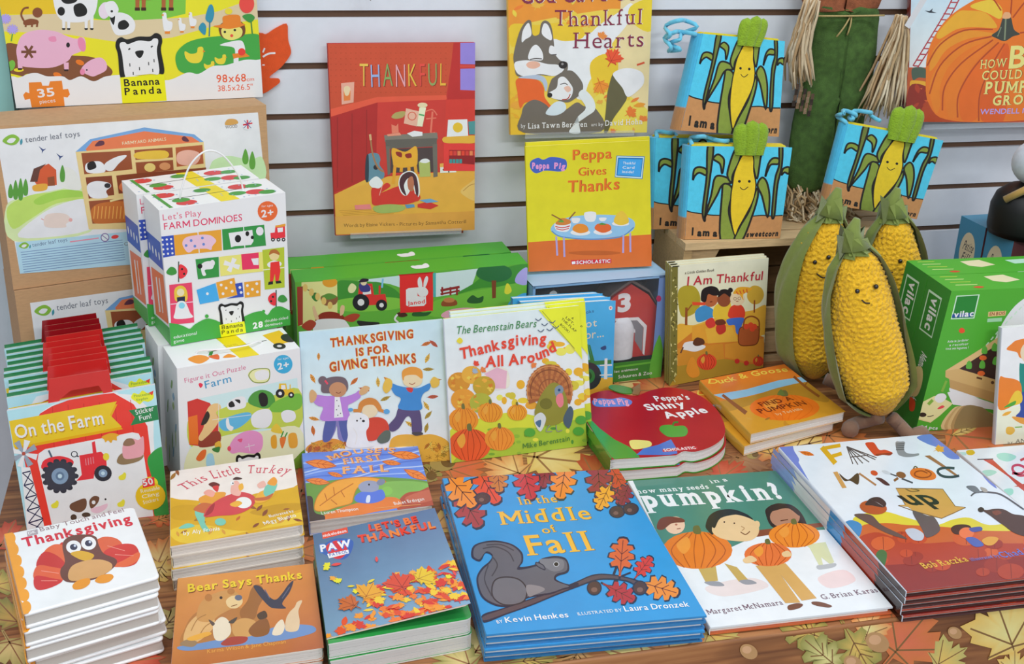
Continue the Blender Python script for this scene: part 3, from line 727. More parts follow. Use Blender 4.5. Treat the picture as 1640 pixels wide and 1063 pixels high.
    c.b('f0f2ee', '352 72 372 66 388 66 392 84 378 88 374 76'); c.p('e07a22', '372 86 392 84 400 90 374 94'); c.e('e0382c', 387, 83, 6, 6); c.e('e8c832', 366, 18, 6, 5); c.p('d8e8ee', '374 94 382 92 382 106 374 106')
    # cloud strip with logo and sizes
    c.b('f1f2f4', '-30 128 16 122 30 124 46 118 60 117 76 122 100 122 112 128 130 122 150 130 170 122 200 120 240 124 270 128 300 116 318 118 340 106 362 104 390 96 410 96 440 100 440 200 -30 200')
    f = '#f07a24'
    c.p(f, '46 132 66 131 68 137 78 137 80 130 99 129 101 143 109 142 112 151 108 156 102 155 104 172 52 178 48 158 40 160 37 152 41 147 47 149')
    c.t('fdf6ee', '35', '61 156 88 153', 13, .02); c.t('fdf6ee', 'pieces', '64 166 89 163', 6)
    bear_logo(c, 184, 60, 75, 64, 4)
    c.p('ecd80e', '192 124 263 119 267 161 196 166')
    c.t('111', 'Banana', '199 138 256 135', 11, .02); c.t('111', 'Panda', '200 152 259 149', 11, .02, gap=.25)
    c.t('e0562c', '98x68', '347 132 394 130', 12, .01); c.t('e0562c', 'cm', '395 130 407 129', 6); c.t('e0562c', '38.5x26.5"', '349 146 405 143', 9)
pl = stand((26, 173), (421, 155), 0, .4418)
r = carton('puzzle_box', pl, '-21 -120 403 -130 421 155 26 173', .034, dict(front='f0f1f2', top='e8d31c', left='e2e4e8', right='d8d9dc', back='eee'), 'large floor puzzle box with farm animals and 35 pieces badge, on the upper carton', 'puzzle', front=art_panda)
t = thing('teal_box', (-.28, 1.82, 0), 'pale teal box edge standing behind the large floor puzzle box', 'box')
mb = MB(); a, b = at_y(-130, 172, 1.815), at_y(60, 165, 1.815); mb.box((-.2935, 1.803, .0008), (b.x-.03, 1.838, .70), '9fd4cc', 'card'); mb.build('printed_box', t); t.location = t.location
# orange foam leaf on the wall
pl = Plane((0, 1.8385, 0), (1, 0, 0), (0, 0, 1)); mb = MB()
q = [pl.loc(p) for p in smooth(P('380 60 416 53 426 55 440 46 459 38 461 54 462 66 466 80 464 90 450 108 431 124 446 126 448 132 438 140 421 150 395 150'), True, 3)]
mb.prism(q, pl, -.004, 0, 'e8561c', 'fabric')
c = Art(mb, pl, '370 30 480 30 480 160 370 160', m='fabric')
c.l('f4ece6', '421 91 430 86 441 85', 3).l('f4ece6', '421 84 424 77', 2.5).l('f4ece6', '420 104 424 104', 2)
o = tag(mb.build('leaf_cutout', loc=pl.pt(*q[0])), 'orange felt maple leaf cutout sticking out behind the large puzzle box', 'decoration')
def rack(c, f, full=True):
    """the toy barn shelf printed on the carton"""
    c.p('6f9bc8', f('121 243 144 223 231 204 311 215 326 227 325 231 141 245'))
    c.p('dd744a', f('137 239 148 226 231 210 307 219 321 228 320 231 140 243'))
    c.t('f3dcb4', 'FARMYARD ANIMALS', f('196 232 266 225'), 5)
    c.b('5a3040', f('152 234 158 226 166 226 166 232')); c.b('5a3040', f('291 221 296 218 303 226 294 226'))
    c.p('dfc083', f('121 243 326 227 329 266 333 366 142 367'))
    for s, col in (('130 245 209 241 212 271 135 279', '8f4a2a'), ('215 240 276 236 277 252 217 256', '8f4a2a'), ('281 236 324 232 326 262 283 267', 'a5532f'), ('217 260 277 256 278 272 219 278', '8f4a2a'),
                   ('137 284 179 281 183 312 142 318', '7d3c22'), ('186 281 214 278 330 268 331 300 190 310', '7d3c22'), ('142 322 330 306 332 352 148 358', '8f4a2a')): c.p(col, f(s))
    c.b('f2f0ea', f('138 262 158 258 168 266 166 276 140 276')); c.b('1f1a1a', f('140 262 150 258 154 268 142 272')); c.b('f2f0ea', f('168 262 184 252 200 248 202 251 190 262 180 273 170 272'))
    c.b('e0b23c', f('219 244 264 241 266 253 220 254')); c.b('eaa592', f('284 246 300 240 318 244 320 254 310 264 286 262')); c.e('d8c070', *f('240 268')[0], 9, 7); c.e('c98a5a', *f('264 266')[0], 9, 6)
    c.b('f0ece2', f('139 298 152 290 172 292 178 298 170 306 172 316 146 316')); c.e('2a2a2e', *f('172 297')[0], 5, 4); c.b('c8683a', f('190 300 200 288 208 300 200 308'))
    if full:
        c.b('b8672c', f('146 336 158 326 190 322 212 326 214 344 206 354 158 358 148 352'))
        for i in range(9): c.l('e09a4a', f(f'{152+i*6} {330} {150+i*6} {350}'), 1.6)
        c.l('e8c88a', f('176 322 192 318 208 316'), 3)
ident = lambda s: P(s)
def art_tender(c):
    c.p('eef0f2', '-8 207 413 180 436 405 32 438')
    c.b('c9dba0', '10 330 40 316 80 306 130 300 142 330 143 372 22 386'); c.b('b4d063', '12 332 50 312 100 308 128 312 142 318 90 326 50 350 20 366')
    c.b('9cc64e', '54 322 70 312 100 304 130 306 135 314 96 318 64 328'); c.b('eceae2', '30 380 70 340 120 320 142 325 143 368'); c.b('dfe8cf', '90 296 96 272 110 268 124 280 128 304')
    for x, y, h in ((17, 316, 22), (25, 318, 30), (33, 319, 34), (41, 312, 26), (100, 290, 26)): c.b('55933a', [(x, y-h), (x+4, y-h*.5), (x+3, y), (x-3, y), (x-4, y-h*.5)])
    c.p('c9562f', '58 270 78 262 90 272 91 296 62 300 56 292'); c.p('5f3a30', '48 291 54 270 74 262 64 272 60 291'); c.p('8a4a2a', '76 284 87 282 88 297 77 298'); c.b('d8a03a', '53 297 74 294 74 304 55 306')
    c.b('f0c6ba', '70 356 74 344 90 341 106 343 114 352 106 358 104 364 76 364'); c.l('d89a92', '70 352 66 350', 1.5); c.e('e8a09a', 113, 352, 3)
    for x, y in ((68, 240), (96, 251)): c.p('3b4a78', f'{x-6} {y-6} {x+1} {y-1} {x+6} {y-2} {x+1} {y+2} {x-1} {y+6} {x-1} {y+1}')
    c.b('bcdca4', '338 262 352 252 372 250 400 256 420 252 420 290 340 290')
    for x, y, h in ((393, 262, 24), (404, 270, 28)): c.b('5f9c3c', [(x, y-h), (x+5, y-h*.4), (x+3, y), (x-3, y), (x-5, y-h*.4)])
    rack(c, ident)
    leafy_logo(c, 19, 224, 1.); c.t('6b6e78', 'tender leaf toys', '41 228 128 218', 9)
    c.b('c9974f', '361 200 363 192 371 190 379 192 380 198'); c.t('77706a', 'WOOD', '361 206 380 204', 5); c.e('e8e4e6', 396, 199, 9); c.l('c8323c', '389 200 404 197', 2.4).l('c8323c', '396 192 397 206', 2.4); c.l('2f4a8a', '391 193 402 205', 1).l('2f4a8a', '390 205 402 193', 1)
    c.p('a9cbe6', '25 388 430 349 436 405 32 438')
    leafy_logo(c, 39, 393, .6); c.t('5a6c88', 'tender leaf toys', '52 395 108 386', 6); c.l('d88a9a', '112 387 158 381', 2); c.l('b85a78', '168 381 168 381.5', 2); c.e('7a6a98', 168, 380, 7); c.e('cfe0ee', 168, 380, 5.5); c.l('7a6a98', '163 376 173 384', 1.3); c.e('d8403c', 184, 379, 6, 3, -10)
    for i in range(9): c.l('6f8cb0', f'{33+i*.6} {404+i*3.9} {196+i*.6} {384+i*3.9}', 1.1, sm=False)
    c.t('777', 'CHOKING', '199 393 240 388', 5)
YA, YB = at_z(-14, 203, .441), at_z(426, 168, .441)
def tender(z0, z1, tl, tr, art, label, dep):
    a = at_z(*tl, z1); d = YB-YA; d.z = 0; pl = Plane((a.x, a.y, 0), d, (0, 0, 1)); xr = pl.loc(tr)[0]
    quad = [proj(pl.pt(x, y)) for x, y in ((0, z1), (xr, z1), (xr, z0), (0, z0))]
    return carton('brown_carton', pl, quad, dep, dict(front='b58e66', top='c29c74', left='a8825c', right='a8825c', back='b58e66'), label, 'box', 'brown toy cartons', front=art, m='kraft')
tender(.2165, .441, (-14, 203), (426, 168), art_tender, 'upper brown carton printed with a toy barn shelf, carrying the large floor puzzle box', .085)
def art_tender2(c):
    c.p('eef0f2', '48 485 440 432 440 690 80 720')
    f = lambda s: [((x-121)*1.0+168, (y-243)*1.0+497) for x, y in P(s)]
    rack(c, f, False); leafy_logo(c, 70, 497, 1.); c.t('6b6e78', 'tender leaf toys', '91 497 173 485', 9.5)
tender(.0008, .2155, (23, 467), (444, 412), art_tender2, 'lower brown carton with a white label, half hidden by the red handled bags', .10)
# ---- white handled boxes
def side_dots(c):
    c.p('2f4fa8', '0 26 90 24 94 44 0 46'); c.p('e26a3a', '10 52 90 48 96 84 14 88'); c.l('f6e6da', '40 56 44 82', 8).l('f6e6da', '60 54 64 80', 5); c.p('3c9a3c', '0 90 100 86 100 100 0 100')
    for i in range(4): c.e('e8eefc', 14+20*i, 36, 4, 3)
def top_dots(c):
    c.p('efd913', '44 0 58 0 63 100 48 100'); c.l('222', '14 48 90 40', 2.4)
    for x, y in ((14, 20), (24, 78), (72, 28), (80, 72)): c.e('d8323c', x, y, 8, 15)
    for x, y in ((22, 60), (66, 66), (84, 34), (44, 20), (88, 82)): c.e('3c9a3c', x, y, 7, 12)
    c.l('3c9a3c', '7 5 10 95', 3)
    for i in range(24): c.e('9fb8d8', 4+c.rnd.random()*92, 5+c.rnd.random()*90, .8, 2)
def bug(c, x, y, s=1, fl=1):
    c.l('2c3a2c', f'{x} {y-14*s} {x} {y+16*s}', 1.6); c.b('d8303a', [(x+a*fl*s, y+b*s) for a, b in P('1 -9 9 -7 13 0 9 8 1 10')]); c.e('222', x+5*s*fl, y-3*s, 1.8); c.e('222', x+8*s*fl, y+4*s, 1.8); c.b('3a8a3a', [(x+a*fl*s, y+b*s) for a, b in P('-3 3 -11 6 -18 2 -12 -6 -5 -4')])
def tractor(c, x, y, s, col, tyre='222228'):
    f = lambda q: [(x+a*s, y+b*s) for a, b in P(q)]
    c.p(col, f('-10 -14 4 -14 6 -2 18 -3 20 8 -12 10')); c.p('dfeef4', f('-6 -11 2 -11 3 -3 -6 -2')); c.l(col, f('12 -3 12 -12'), 2*s)
    c.e(tyre, x-8*s, y+6*s, 9*s); c.e('d8d8d8', x-8*s, y+6*s, 3.6*s); c.e(tyre, x+14*s, y+9*s, 6*s); c.e('d8d8d8', x+14*s, y+9*s, 2.4*s)
def art_domino(c):
    c.t('d4607a', "Let's Play", '261 353 323 345', 9.5); c.t('d0345c', 'FARM DOMINOES', '263 368 388 353', 10.5, .004)
    c.e('e8622e', 428.5, 338, 16, 16); c.t('fff', '2+', '419 348 438 345', 11, .03); c.t('fdeee6', 'for ages', '419 332 437 330', 3.4)
    c.p('2f49a8', '255 379 278 376.5 280.5 409 258 413')
    for i in range(3):
        for j in range(4): c.e('dfe6fa', 260+i*7+j*.7, 384+j*7.6-i*.7, 1.7)
    c.p('e5982e', '278 376.5 316 372 318.5 405 280.5 409').p('e5982e', '317.5 371.5 354 367.5 355.5 401 319 405').p('2f8a3e', '355.5 367 423 359.5 426 393 357.5 400.5')
    c.l('f4f0ea', '317 371 319 405', 1.4).l('f4f0ea', '390 363 392 397', 1.4)
    c.b('f3b5c6', '292 390 298 380 318 376 334 376 342 380 346 386 340 394 338 400 330 398 312 399 304 404 298 402')
    for x, y in ((298, 393), (306, 385), (312, 394), (324, 381), (326, 391)): c.e('5d7fc0', x, y, 2.2)
    c.p('f4f4f0', '366 373 404 368 406 386 402 392 376 394 370 396'); c.e('f0d4d8', 416, 370, 6, 7); c.e('161616', 381, 382, 5, 6); c.e('161616', 396, 374, 3, 4); c.e('161616', 404, 380, 2.5, 3)
    c.p('d8303a', '433 373 440 372 441 362 456 360 457 380 434 383'); c.p('eee', '444 365 453 364 453 371 445 372'); c.p('e8962e', '441 361 457 358 457 362 441 364')
    for x in (437, 446, 454): c.e('222', x, 383.5, 3); c.e('ccc', x, 383.5, 1.2)
    bug(c, 286, 434, 1.1, 1)
    c.p('2f8a3e', '313 415 350 411 351 443 317 447'); c.b('f4f4f0', '322 424 332 418 342 420 340 430 328 432 330 440 324 440'); c.e('161616', 320, 426, 4); c.e('f0d4d8', 340, 421, 4, 5)
    c.p('e8d270', '351 411 421 403 423 434 353 442'); c.p('d8325a', '386 407 414 404 415 430 388 432'); c.p('fff', '402 414 414 413 414 424 406 424')
    for a in (20, 110, 200, 290): c.l('fff', [(371, 424), (371+13*math.cos(math.radians(a)), 424+11*math.sin(math.radians(a)))], 5, w1=8)
    c.p('aab82f', '420 400 455 395.5 455.7 460 424 463.5'); c.l('e4e8c0', '421 432 456 428', 1.4)
    c.e('efc48a', 439, 409, 8, 8); c.b('a8642c', '431 408 433 401 441 399 447 404 447 408 438 405'); c.b('f4f4f0', '428 422 438 417 450 420 448 426 432 428'); c.p('d8302c', '433 420 447 418 449 434 446 450 441 450 440 438 437 451 432 451'); c.p('1c1c20', '430 451 437 450 437 455 429 456').p('1c1c20', '441 450 449 449 451 453 442 454')
    c.p('dc3f60', '271 456 307 452 311 516 274 520'); c.l('f2c0cc', '273 487 309 483', 1.4)
    c.b('e8b83c', '280 462 288 457 296 460 300 470 298 482 282 482 279 472'); c.e('f2cfa8', 289, 468, 6, 6); c.p('1c2440', '283 476 296 474 296 484 284 485'); c.b('eef0f2', '284 484 296 483 304 500 308 508 280 510 280 500'); c.e('7fc4d8', 291, 489, 5, 5)
    c.p('3f9fd8', '314.6 464 345 453 351 481 320 487'); c.p('e5982e', '346 452 375 444.5 381 472 351 478'); c.p('2f49a8', '376 454 388 452 390 475 362 478 380 472'); c.p('e5982e', '391 451.5 417 448.5 417 473.5 392 476.5')
    for x, y in ((332, 470), (354, 456), (370, 452), (362, 461), (357, 470), (372, 466), (396, 457), (411, 454), (404, 463), (397, 470), (412, 467), (384, 460), (386, 468)): c.e('f6f4ee', x, y, 2.2)
    bug(c, 442, 478, 1., -1)
    c.b('3c9a3c', '266 522 280 518 294 522 304 526 312 519 330 510 344 512 356 516 380 512 392 506 406 500 420 498 428 504 436 494 448 490 462 496 470 500 470 530 270 570', n=4)
    c.e('3c9a3c', 331, 506, 3); c.e('3c9a3c', 422, 498, 2.4)
    bear_logo(c, 349, 486, 41, 36, 2); c.p('ecd80e', '351 520 391 514 394 533 354 540'); c.t('111', 'Banana', '355 527 389 522', 6, .01); c.t('111', 'Panda', '355 535 389 530', 6, .01, gap=.25)
    c.t('fff', '28', '405 526 421 523', 9, .04); c.t('e8f4e8', 'double-sided', '424 516 461 510', 4.5); c.t('e8f4e8', 'dominoes', '424 523 452 518.5', 4.5); c.t('e8f4e8', 'educational', '278 542 315 535', 5); c.t('e8f4e8', 'game', '278 549 295 546', 5)
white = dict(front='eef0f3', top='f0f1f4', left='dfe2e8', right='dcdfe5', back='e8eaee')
def strap(root, pts, lift, r=.0012):
    mb = MB(); mb.tube([tuple(v) for v in smooth([tuple(p) for p in pts], False, 5)], r, 'f4f4f4', 'plain', 8, None); mb.build('handle', root)
pl = stand((290, 789), (489, 747), 0, .0008)
ZP = (pl.pt(*pl.loc((284, 598.5))).z+pl.pt(*pl.loc((480, 549))).z)/2
def art_puz(c):
    c.t('c86a8a', 'Figure it Out Puzzle', '296 613 394 591', 7.5); c.t('3f8fb8', 'Farm', '329 622 371 611', 12, .006); c.b('d8324c', '318 615 321 613 325 616 321 621')
    c.e('3aa0c8', 453.5, 583, 15, 15); c.t('fff', '2+', '445 592 463 588', 10, .03); c.t('e4f4fa', 'for ages', '445 577 462 574', 3.3)
    c.b('e8d8a0', '397 599 404 592 420 590 431 592 431 606 424 612 408 612 402 606'); c.b('f4f2e6', '408 597 420 592 430 595 429 606 412 608'); c.l('7a8a2a', '399 599 406 592 420 590 431 592 431 606 424 612 408 612 400 605', 1.4, True)
    c.p('bfe0f2', '300 642 476 605 482 716 306 765'); c.b('b5c24a', '303 668 340 660 372 648 420 640 478 622 480 684 420 686 350 700 306 715')
    c.b('e8dcae', '303 720 350 700 420 690 480 685 482 745 420 756 306 772')
    c.p('c2332c', '300 643 316 638 336 645 350 668 351 708 318 714 303 712'); c.p('e86a22', '301 668 316 664 318 712 303 711'); c.b('8a3a2a', '322 700 350 690 351 710 320 716')
    c.b('dbb47a', '330 660 338 648 350 646 354 654 346 660 350 674 340 690 330 700 322 706 318 700 326 684'); c.b('2c211c', '326 668 332 658 336 666 330 678 322 680')
    c.b('5aa8cc', '352 674 376 664 398 660 402 668 384 684 362 690 352 684'); c.b('eef4f6', '363 684 362 672 366 670 368 680 374 684 370 690')
    c.b('4a8f3c', '398 645 404 630 420 624 436 630 440 645 424 654'); c.b('6fae3c', '432 652 446 640 480 630 480 654 440 660'); c.b('1c1c1c', '414 634 420 628 428 634 428 648 418 650')
    c.b('f2f2ee', '364 646 378 636 392 636 392 652 368 656'); c.b('1c1c1c', '366 646 372 642 376 650 368 652'); c.b('1c1c1c', '376 640 384 640 384 646')
    c.b('f4f4ee', '404 664 416 656 432 656 436 670 428 684 408 684 402 674'); c.b('f4f4ee', '450 662 460 656 472 660 472 672 456 676'); c.b('d8b83a', '434 690 442 678 450 686 452 694')
    tractor(c, 455, 625, .8, 'e2b02a'); c.l('e8f0f4', '340 672 402 664', .8).l('e8f0f4', '350 690 350 640', .8)
    c.b('e08cb8', '366 718 376 700 394 690 410 690 420 698 420 716 410 726 384 724 372 726'); c.e('d8485a', 367, 718, 3, 4); c.b('e8527a', '380 704 388 702 386 708'); c.l('f4dce8', '392 716 408 712', .8).l('f4dce8', '398 710 400 722', .8)
    c.b('f09a2c', '434 700 442 697 443 716 435 716'); c.b('e8722c', '448 702 458 700 452 718'); c.l('3a8a3a', '450 700 454 690', 2).l('3a8a3a', '456 700 460 692', 2); c.b('f09a2c', '462 696 474 694 476 714 464 716')
    c.b('e0672a', '314 734 322 722 330 720 328 732 320 738'); c.b('efa83a', '344 710 352 706 354 716 346 718'); c.b('3a7a3a', '340 718 352 715 350 724 342 722'); c.b('9cc8dc', '331 746 331 730 337 725 342 730 343 746')
    bear_logo(c, 377, 728, 40, 40, 2); c.b('6b8f2a', '455 744 470 736 490 720 492 760 456 762')
def left_puz(c):
    for i in range(9): c.leaf(['7f9a5a', '8aa8c0', 'a8b878'][i % 3], 20+c.rnd.random()*60, 20+i*8, 9, c.rnd.random()*90, 'leaf')
def top_puz(c):
    c.p('efd913', '43 0 60 0 66 100 50 100'); c.l('222', '30 55 80 45', 2.4); c.t('c9b000', 'Farm', '46 50 56 46', 14)
    c.b('f0962e', '12 70 22 60 28 80 18 96'); c.b('e8642c', '28 74 36 70 34 92'); c.l('3a8a3a', '30 70 33 54', 3); c.b('f0962e', '38 88 44 76 48 92'); c.p('efc21c', '80 20 96 10 99 66 84 74'); c.e('222', 86, 78, 5, 14); c.e('ddd', 86, 78, 2, 5); c.e('222', 98, 50, 6, 20)
dp = (at_z(284, 598.5, ZP)-at_z(258, 563, ZP)).length
QP = [proj(pl.pt(pl.loc((284, 598.5))[0], ZP-.0008)), proj(pl.pt(pl.loc((480, 549))[0], ZP-.0008)), (489, 747), (290, 789)]
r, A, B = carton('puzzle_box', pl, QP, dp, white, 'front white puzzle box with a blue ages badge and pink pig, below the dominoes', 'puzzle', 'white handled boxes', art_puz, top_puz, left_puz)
def frompl(A, B, x, y, h): return A[0]+(A[1]-A[0])*x+(B[0]-A[0])*(1-y)+V((0, 0, h))
strap(r, [frompl(A, B, x, y, h) for x, y, h in ((.2, .5, -.002), (.24, .55, .004), (.4, .7, .006), (.6, .7, .006), (.72, .55, .004), (.76, .5, -.002))], 0)
back = (B[0]-A[0]).normalized()*(dp+.003); back.z = 0
rb_ = dup(r, back+V((-.006, 0, 0)), 'white puzzle box behind the one with the pink pig, only its top corner showing')
for ch in list(rb_.children):
    if ch.name.startswith('handle'): bpy.data.objects.remove(ch)
pl = stand((274, 554), (465, 520), 0, ZP+.001)
zt = pl.pt(*pl.loc((254.6, 337))).z
dd = (at_z(254.6, 337, zt)-at_z(231, 302, zt)).length*.72
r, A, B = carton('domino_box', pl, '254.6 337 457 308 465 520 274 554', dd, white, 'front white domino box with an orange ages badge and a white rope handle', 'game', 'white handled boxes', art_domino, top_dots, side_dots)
strap(r, [frompl(A, B, x, .52, h) for x, h in ((.22, -.003), (.24, .012), (.32, .042), (.45, .058), (.58, .05), (.7, .02), (.73, -.003))], 0)
back = (B[0]-A[0]).normalized()*(dd+.002); back.z = 0
rb_ = dup(r, back+V((-.008, 0, 0)), 'white domino box right behind the front domino box')
for ch in list(rb_.children):
    if ch.name.startswith('handle'): bpy.data.objects.remove(ch)
# ---- row of sticker bags
pl = stand((43, 848), (271, 824), 7)
def bag(art, label, handle, base, strip):
    q = P('11 658 248 616 271 824 43 848'); loc = [pl.loc(p) for p in q]
    o = thing('sticker_bag', tuple(pl.pt(*loc[3], -.006)), label, 'sticker set', 'sticker bags in a row')
    mb = MB(); mb.prism(loc, pl, -.006, 0, base, 'gloss', 'e8eef2'); 
    if strip: 
        s = inset(loc, 0, 0, -.0045, 0); tl, tr = s[0], s[1]; mb.prism([loc[0], loc[1], tr, tl], pl, -.006, -.005, '2f7f4a', 'gloss')
    art(Art(mb, pl, q, m='gloss')); mb.build('bag_body', o)
    mb = MB(); h = [pl.loc(p) for p in P('77 649 78 608 174 593 181 632 168 634 158 618 113 626 96 640 93 648')]
    mb.prism(h, pl, -.004, -.002, handle, 'gloss'); mb.build('handle', o)
    return o
def logo_pk(c, x, y):
    c.b('d6da2c', [(x+a, y+b) for a, b in P('-18 0 -14 -8 -6 -6 0 -12 8 -8 16 -10 18 0 10 6 2 5 -4 10 -10 6')]); c.t('2f7a3c', 'Peaceable', [(x-13, y-1), (x+13, y-5)], 4); c.t('2f7a3c', 'Kingdom', [(x-9, y+5), (x+9, y+2)], 4); c.p('d83a2c', [(x+10, y-8), (x+18, y-12), (x+16, y-4)])
def art_farm(c):
    c.p('a9d3ef', '0 600 300 600 300 860 0 860'); c.b('eef4fa', '66 660 90 645 120 634 182 628 181 632 110 640 80 652 68 662'); c.p('f4f6f8', '181 630 215 632 246 660 246 700 236 690'); c.p('f4f4f4', '232 674 244 676 256 835 248 835')
    c.p('e2382c', '64 662 84 650 122 636 182 629 214 647 236 682 254 830 60 850 36 720')
    for i in range(6): c.l('c22a24', f'{84+i*25} {650-i*2} {92+i*27} {840}', 1.1, sm=False)
    c.b('2f8f40', '236 738 244 724 256 716 270 714 290 720 290 840 250 832 244 770')
    c.p('eef2f8', '60 738 62 726 72 719 212 692 222 694 226 702 246 826 84 844')
    c.p('d8a010', '16 678 188 647 178 668 197 687 24 720'); c.p('f0b922', '14.6 674 187 642.5 176 664 195 683 22 716')
    c.t('b88a10', 'On the Farm', '27.5 704 168 680', 21, .012); c.t('fbfaf4', 'On the Farm', '26 702 167 678', 21, .012)
    c.p('1f7a43', '206 657 254 648 257.5 671 209 681 216 668'); c.t('fff', 'Sticker', '218 664 247 657', 8, .01); c.t('fff', 'Fun!', '224 673.5 243 669', 8, .01); logo_pk(c, 228, 637)
    # tractor
    c.b('d8323a', '68 740 78 733 96 730 112 734 118 740 110 748 70 752'); c.p('d8323a', '127 729 162 723 170 732 171 747 152 752 150 766 122 770 131 760'); c.p('d8323a', '147 708 152 706 155 726 149 727'); c.l('4a5a6a', '78 721 83 732', 3); c.l('2c3038', '126 731 122 729', 2); c.e('2c3038', 119, 727, 5.5, 5); c.e('eef2f8', 119, 727, 4, 3.6)
    for i in range(14): 
        a = i/14*6.283; c.e('33343e', 96+25*math.cos(a), 762+24*math.sin(a), 5, 4)
    c.e('3a3b46', 96, 762, 25, 24); c.e('7f97b0', 96, 762, 13.5, 13); c.e('5f7690', 96, 762, 7); c.e('b8d0e2', 96, 762, 3.5)
    c.e('2e2f38', 165, 757.5, 14, 12.8); c.e('7f97b0', 165, 757.5, 7, 6.5); c.e('b8d0e2', 165, 757.5, 3); c.e('e0c83c', 170, 731, 5, 6); 
    for i in range(4): c.l('f0808a', f'{137+i*4} {734-i} {138+i*4} {745-i}', 1.4)
    c.b('efa02c', '163 699 167 704 169 708 173 705 178 709 181 704 187 705 187 699 191 696 178 693')
    c.b('8a7252', '187 738 193 727 208 722 224 722 230 730 222 738 204 743 192 743'); c.b('ef9aa2', '196 720 200 706 212 702 222 704 229 698 231 712 230 726 222 732 200 734'); c.b('8a6a52', '197 712 202 703 212 702 216 710 206 714')
    for x, y in ((196, 763), (88, 808), (194, 806)): c.b('e8d23c', f'{x-6} {y} {x} {y-4} {x+3} {y-7} {x+6} {y-4} {x+4} {y+4} {x-4} {y+5}')
    c.b('f6f6f8', '106 826 112 810 130 798 150 790 172 786 178 800 172 820 150 830 110 836'); c.b('6b4a38', '112 808 122 802 137 798 138 812 128 820 114 816'); c.b('6b4a38', '143 802 150 794 159 796 156 806 146 814'); c.b('f0b6c4', '146 814 160 810 172 806 170 814 158 821 148 820'); c.e('222', 169, 799, 1.6); c.e('fff', 150, 804, 3); c.e('4a3a30', 118, 828, 5); c.e('4a3a30', 138, 824, 7, 4)
    # windmill
    for a in range(0, 360, 45): c.l('8f9aa6' if a % 90 else 'dfe6ee', [(38, 726), (38+22*math.cos(math.radians(a+15)), 726+22*math.sin(math.radians(a+15)))], 3, w1=10)
    c.e('a84a3a', 38, 726, 3); c.p('f0f2f6', '34 748 48 748 72 846 44 850')
    for i in range(5): c.l('20264a', f'{36+i*2.4} {757+i*20} {49+i*5} {754+i*19}', 2, sm=False).l('20264a', f'{36+i*2.4} {757+i*20} {53+i*5} {772+i*19}', 1.6, sm=False).l('20264a', f'{39+i*2.4} {776+i*20} {49+i*5} {756+i*19}', 1.6, sm=False)
    c.e('f0cf2e', 241, 773, 12, 10); c.e('e6b420', 241, 794, 24, 22); c.p('d8323a', '228 767 247 763 248 777 229 781'); c.t('fff', '50', '230 778 246 774', 10, .03)
    for i, s in enumerate(('Reusable', 'Cling', 'Stickers')): c.t('f8eec8', s, [(226+i*2, 789+i*9), (256-i*1, 783+i*9)], 6)
def art_bagback(c):
    c.p('a9d3ef', '0 600 300 600 300 860 0 860'); c.p('eef4fa', '60 655 120 640 182 628 225 640 246 660 250 690 30 700'); c.p('e2382c', '64 666 120 642 182 632 214 650 240 690 254 830 60 850')
    c.p('1f7a43', '206 657 254 648 257.5 671 209 681 216 668'); logo_pk(c, 228, 637); c.b('2f8f40', '226 738 244 724 256 716 270 714 290 720 290 840 250 832 230 770'); c.p('f0b922', '14.6 674 187 642.5 176 664 195 683 22 716')
bag(art_farm, 'front sticker bag with a red tractor and yellow banner, first of the row', 'd6302a', 'a9d3ef', False)
far = at_z(221, 521, .193)-at_z(248, 616, .193); N = 10
bl = bag(art_bagback, 'second sticker bag of the row, directly behind the red tractor bag', 'd22a28', 'b6daf0', True)
bl.location += V(far)*(1.7/(N-1)); 
ordn = ['third', 'fourth', 'fifth', 'sixth', 'seventh', 'eighth', 'ninth']
rb = random.Random(2)
cells = [bl]
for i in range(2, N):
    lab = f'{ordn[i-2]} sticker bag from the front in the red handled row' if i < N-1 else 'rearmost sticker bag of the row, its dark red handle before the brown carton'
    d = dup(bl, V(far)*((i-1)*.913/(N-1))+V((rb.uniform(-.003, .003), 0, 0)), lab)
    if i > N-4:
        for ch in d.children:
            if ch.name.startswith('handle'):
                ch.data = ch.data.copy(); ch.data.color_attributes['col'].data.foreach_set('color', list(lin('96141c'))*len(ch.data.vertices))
# ================================================================ stacks and books on the table
ORD = ['topmost', 'second from the top', 'third from the top', 'fourth from the top', 'fifth from the top']
def stack(root, n, T, what, jit=.003, seed=1, rot=.02, d=(0, 0)):
    rnd = random.Random(seed)
    for i in range(1, n):
        pos = ORD[i] if i < n-1 or n == 2 else 'bottom one'
        if n == 2: pos = 'lower one'
        dup(root, (rnd.uniform(-jit, jit)+d[0]*i, rnd.uniform(-jit, jit)+d[1]*i, -T*i), f'{what}, {pos} of its stack', rnd.uniform(-rot, rot))
def confetti(c, cols, box, n, r0, r1, kinds=('maple', 'leaf'), sq=.7, vein=None, seed=1, avoid=None):
    rn = random.Random(seed); x0, y0, x1, y1 = box
    for i in range(n):
        x, y = rn.uniform(x0, x1), rn.uniform(y0, y1)
        if avoid and avoid(x, y): continue
        c.leaf(cols[i % len(cols)], x, y, rn.uniform(r0, r1), rn.uniform(0, 360), kinds[i % len(kinds)], sq=sq, vein=vein)
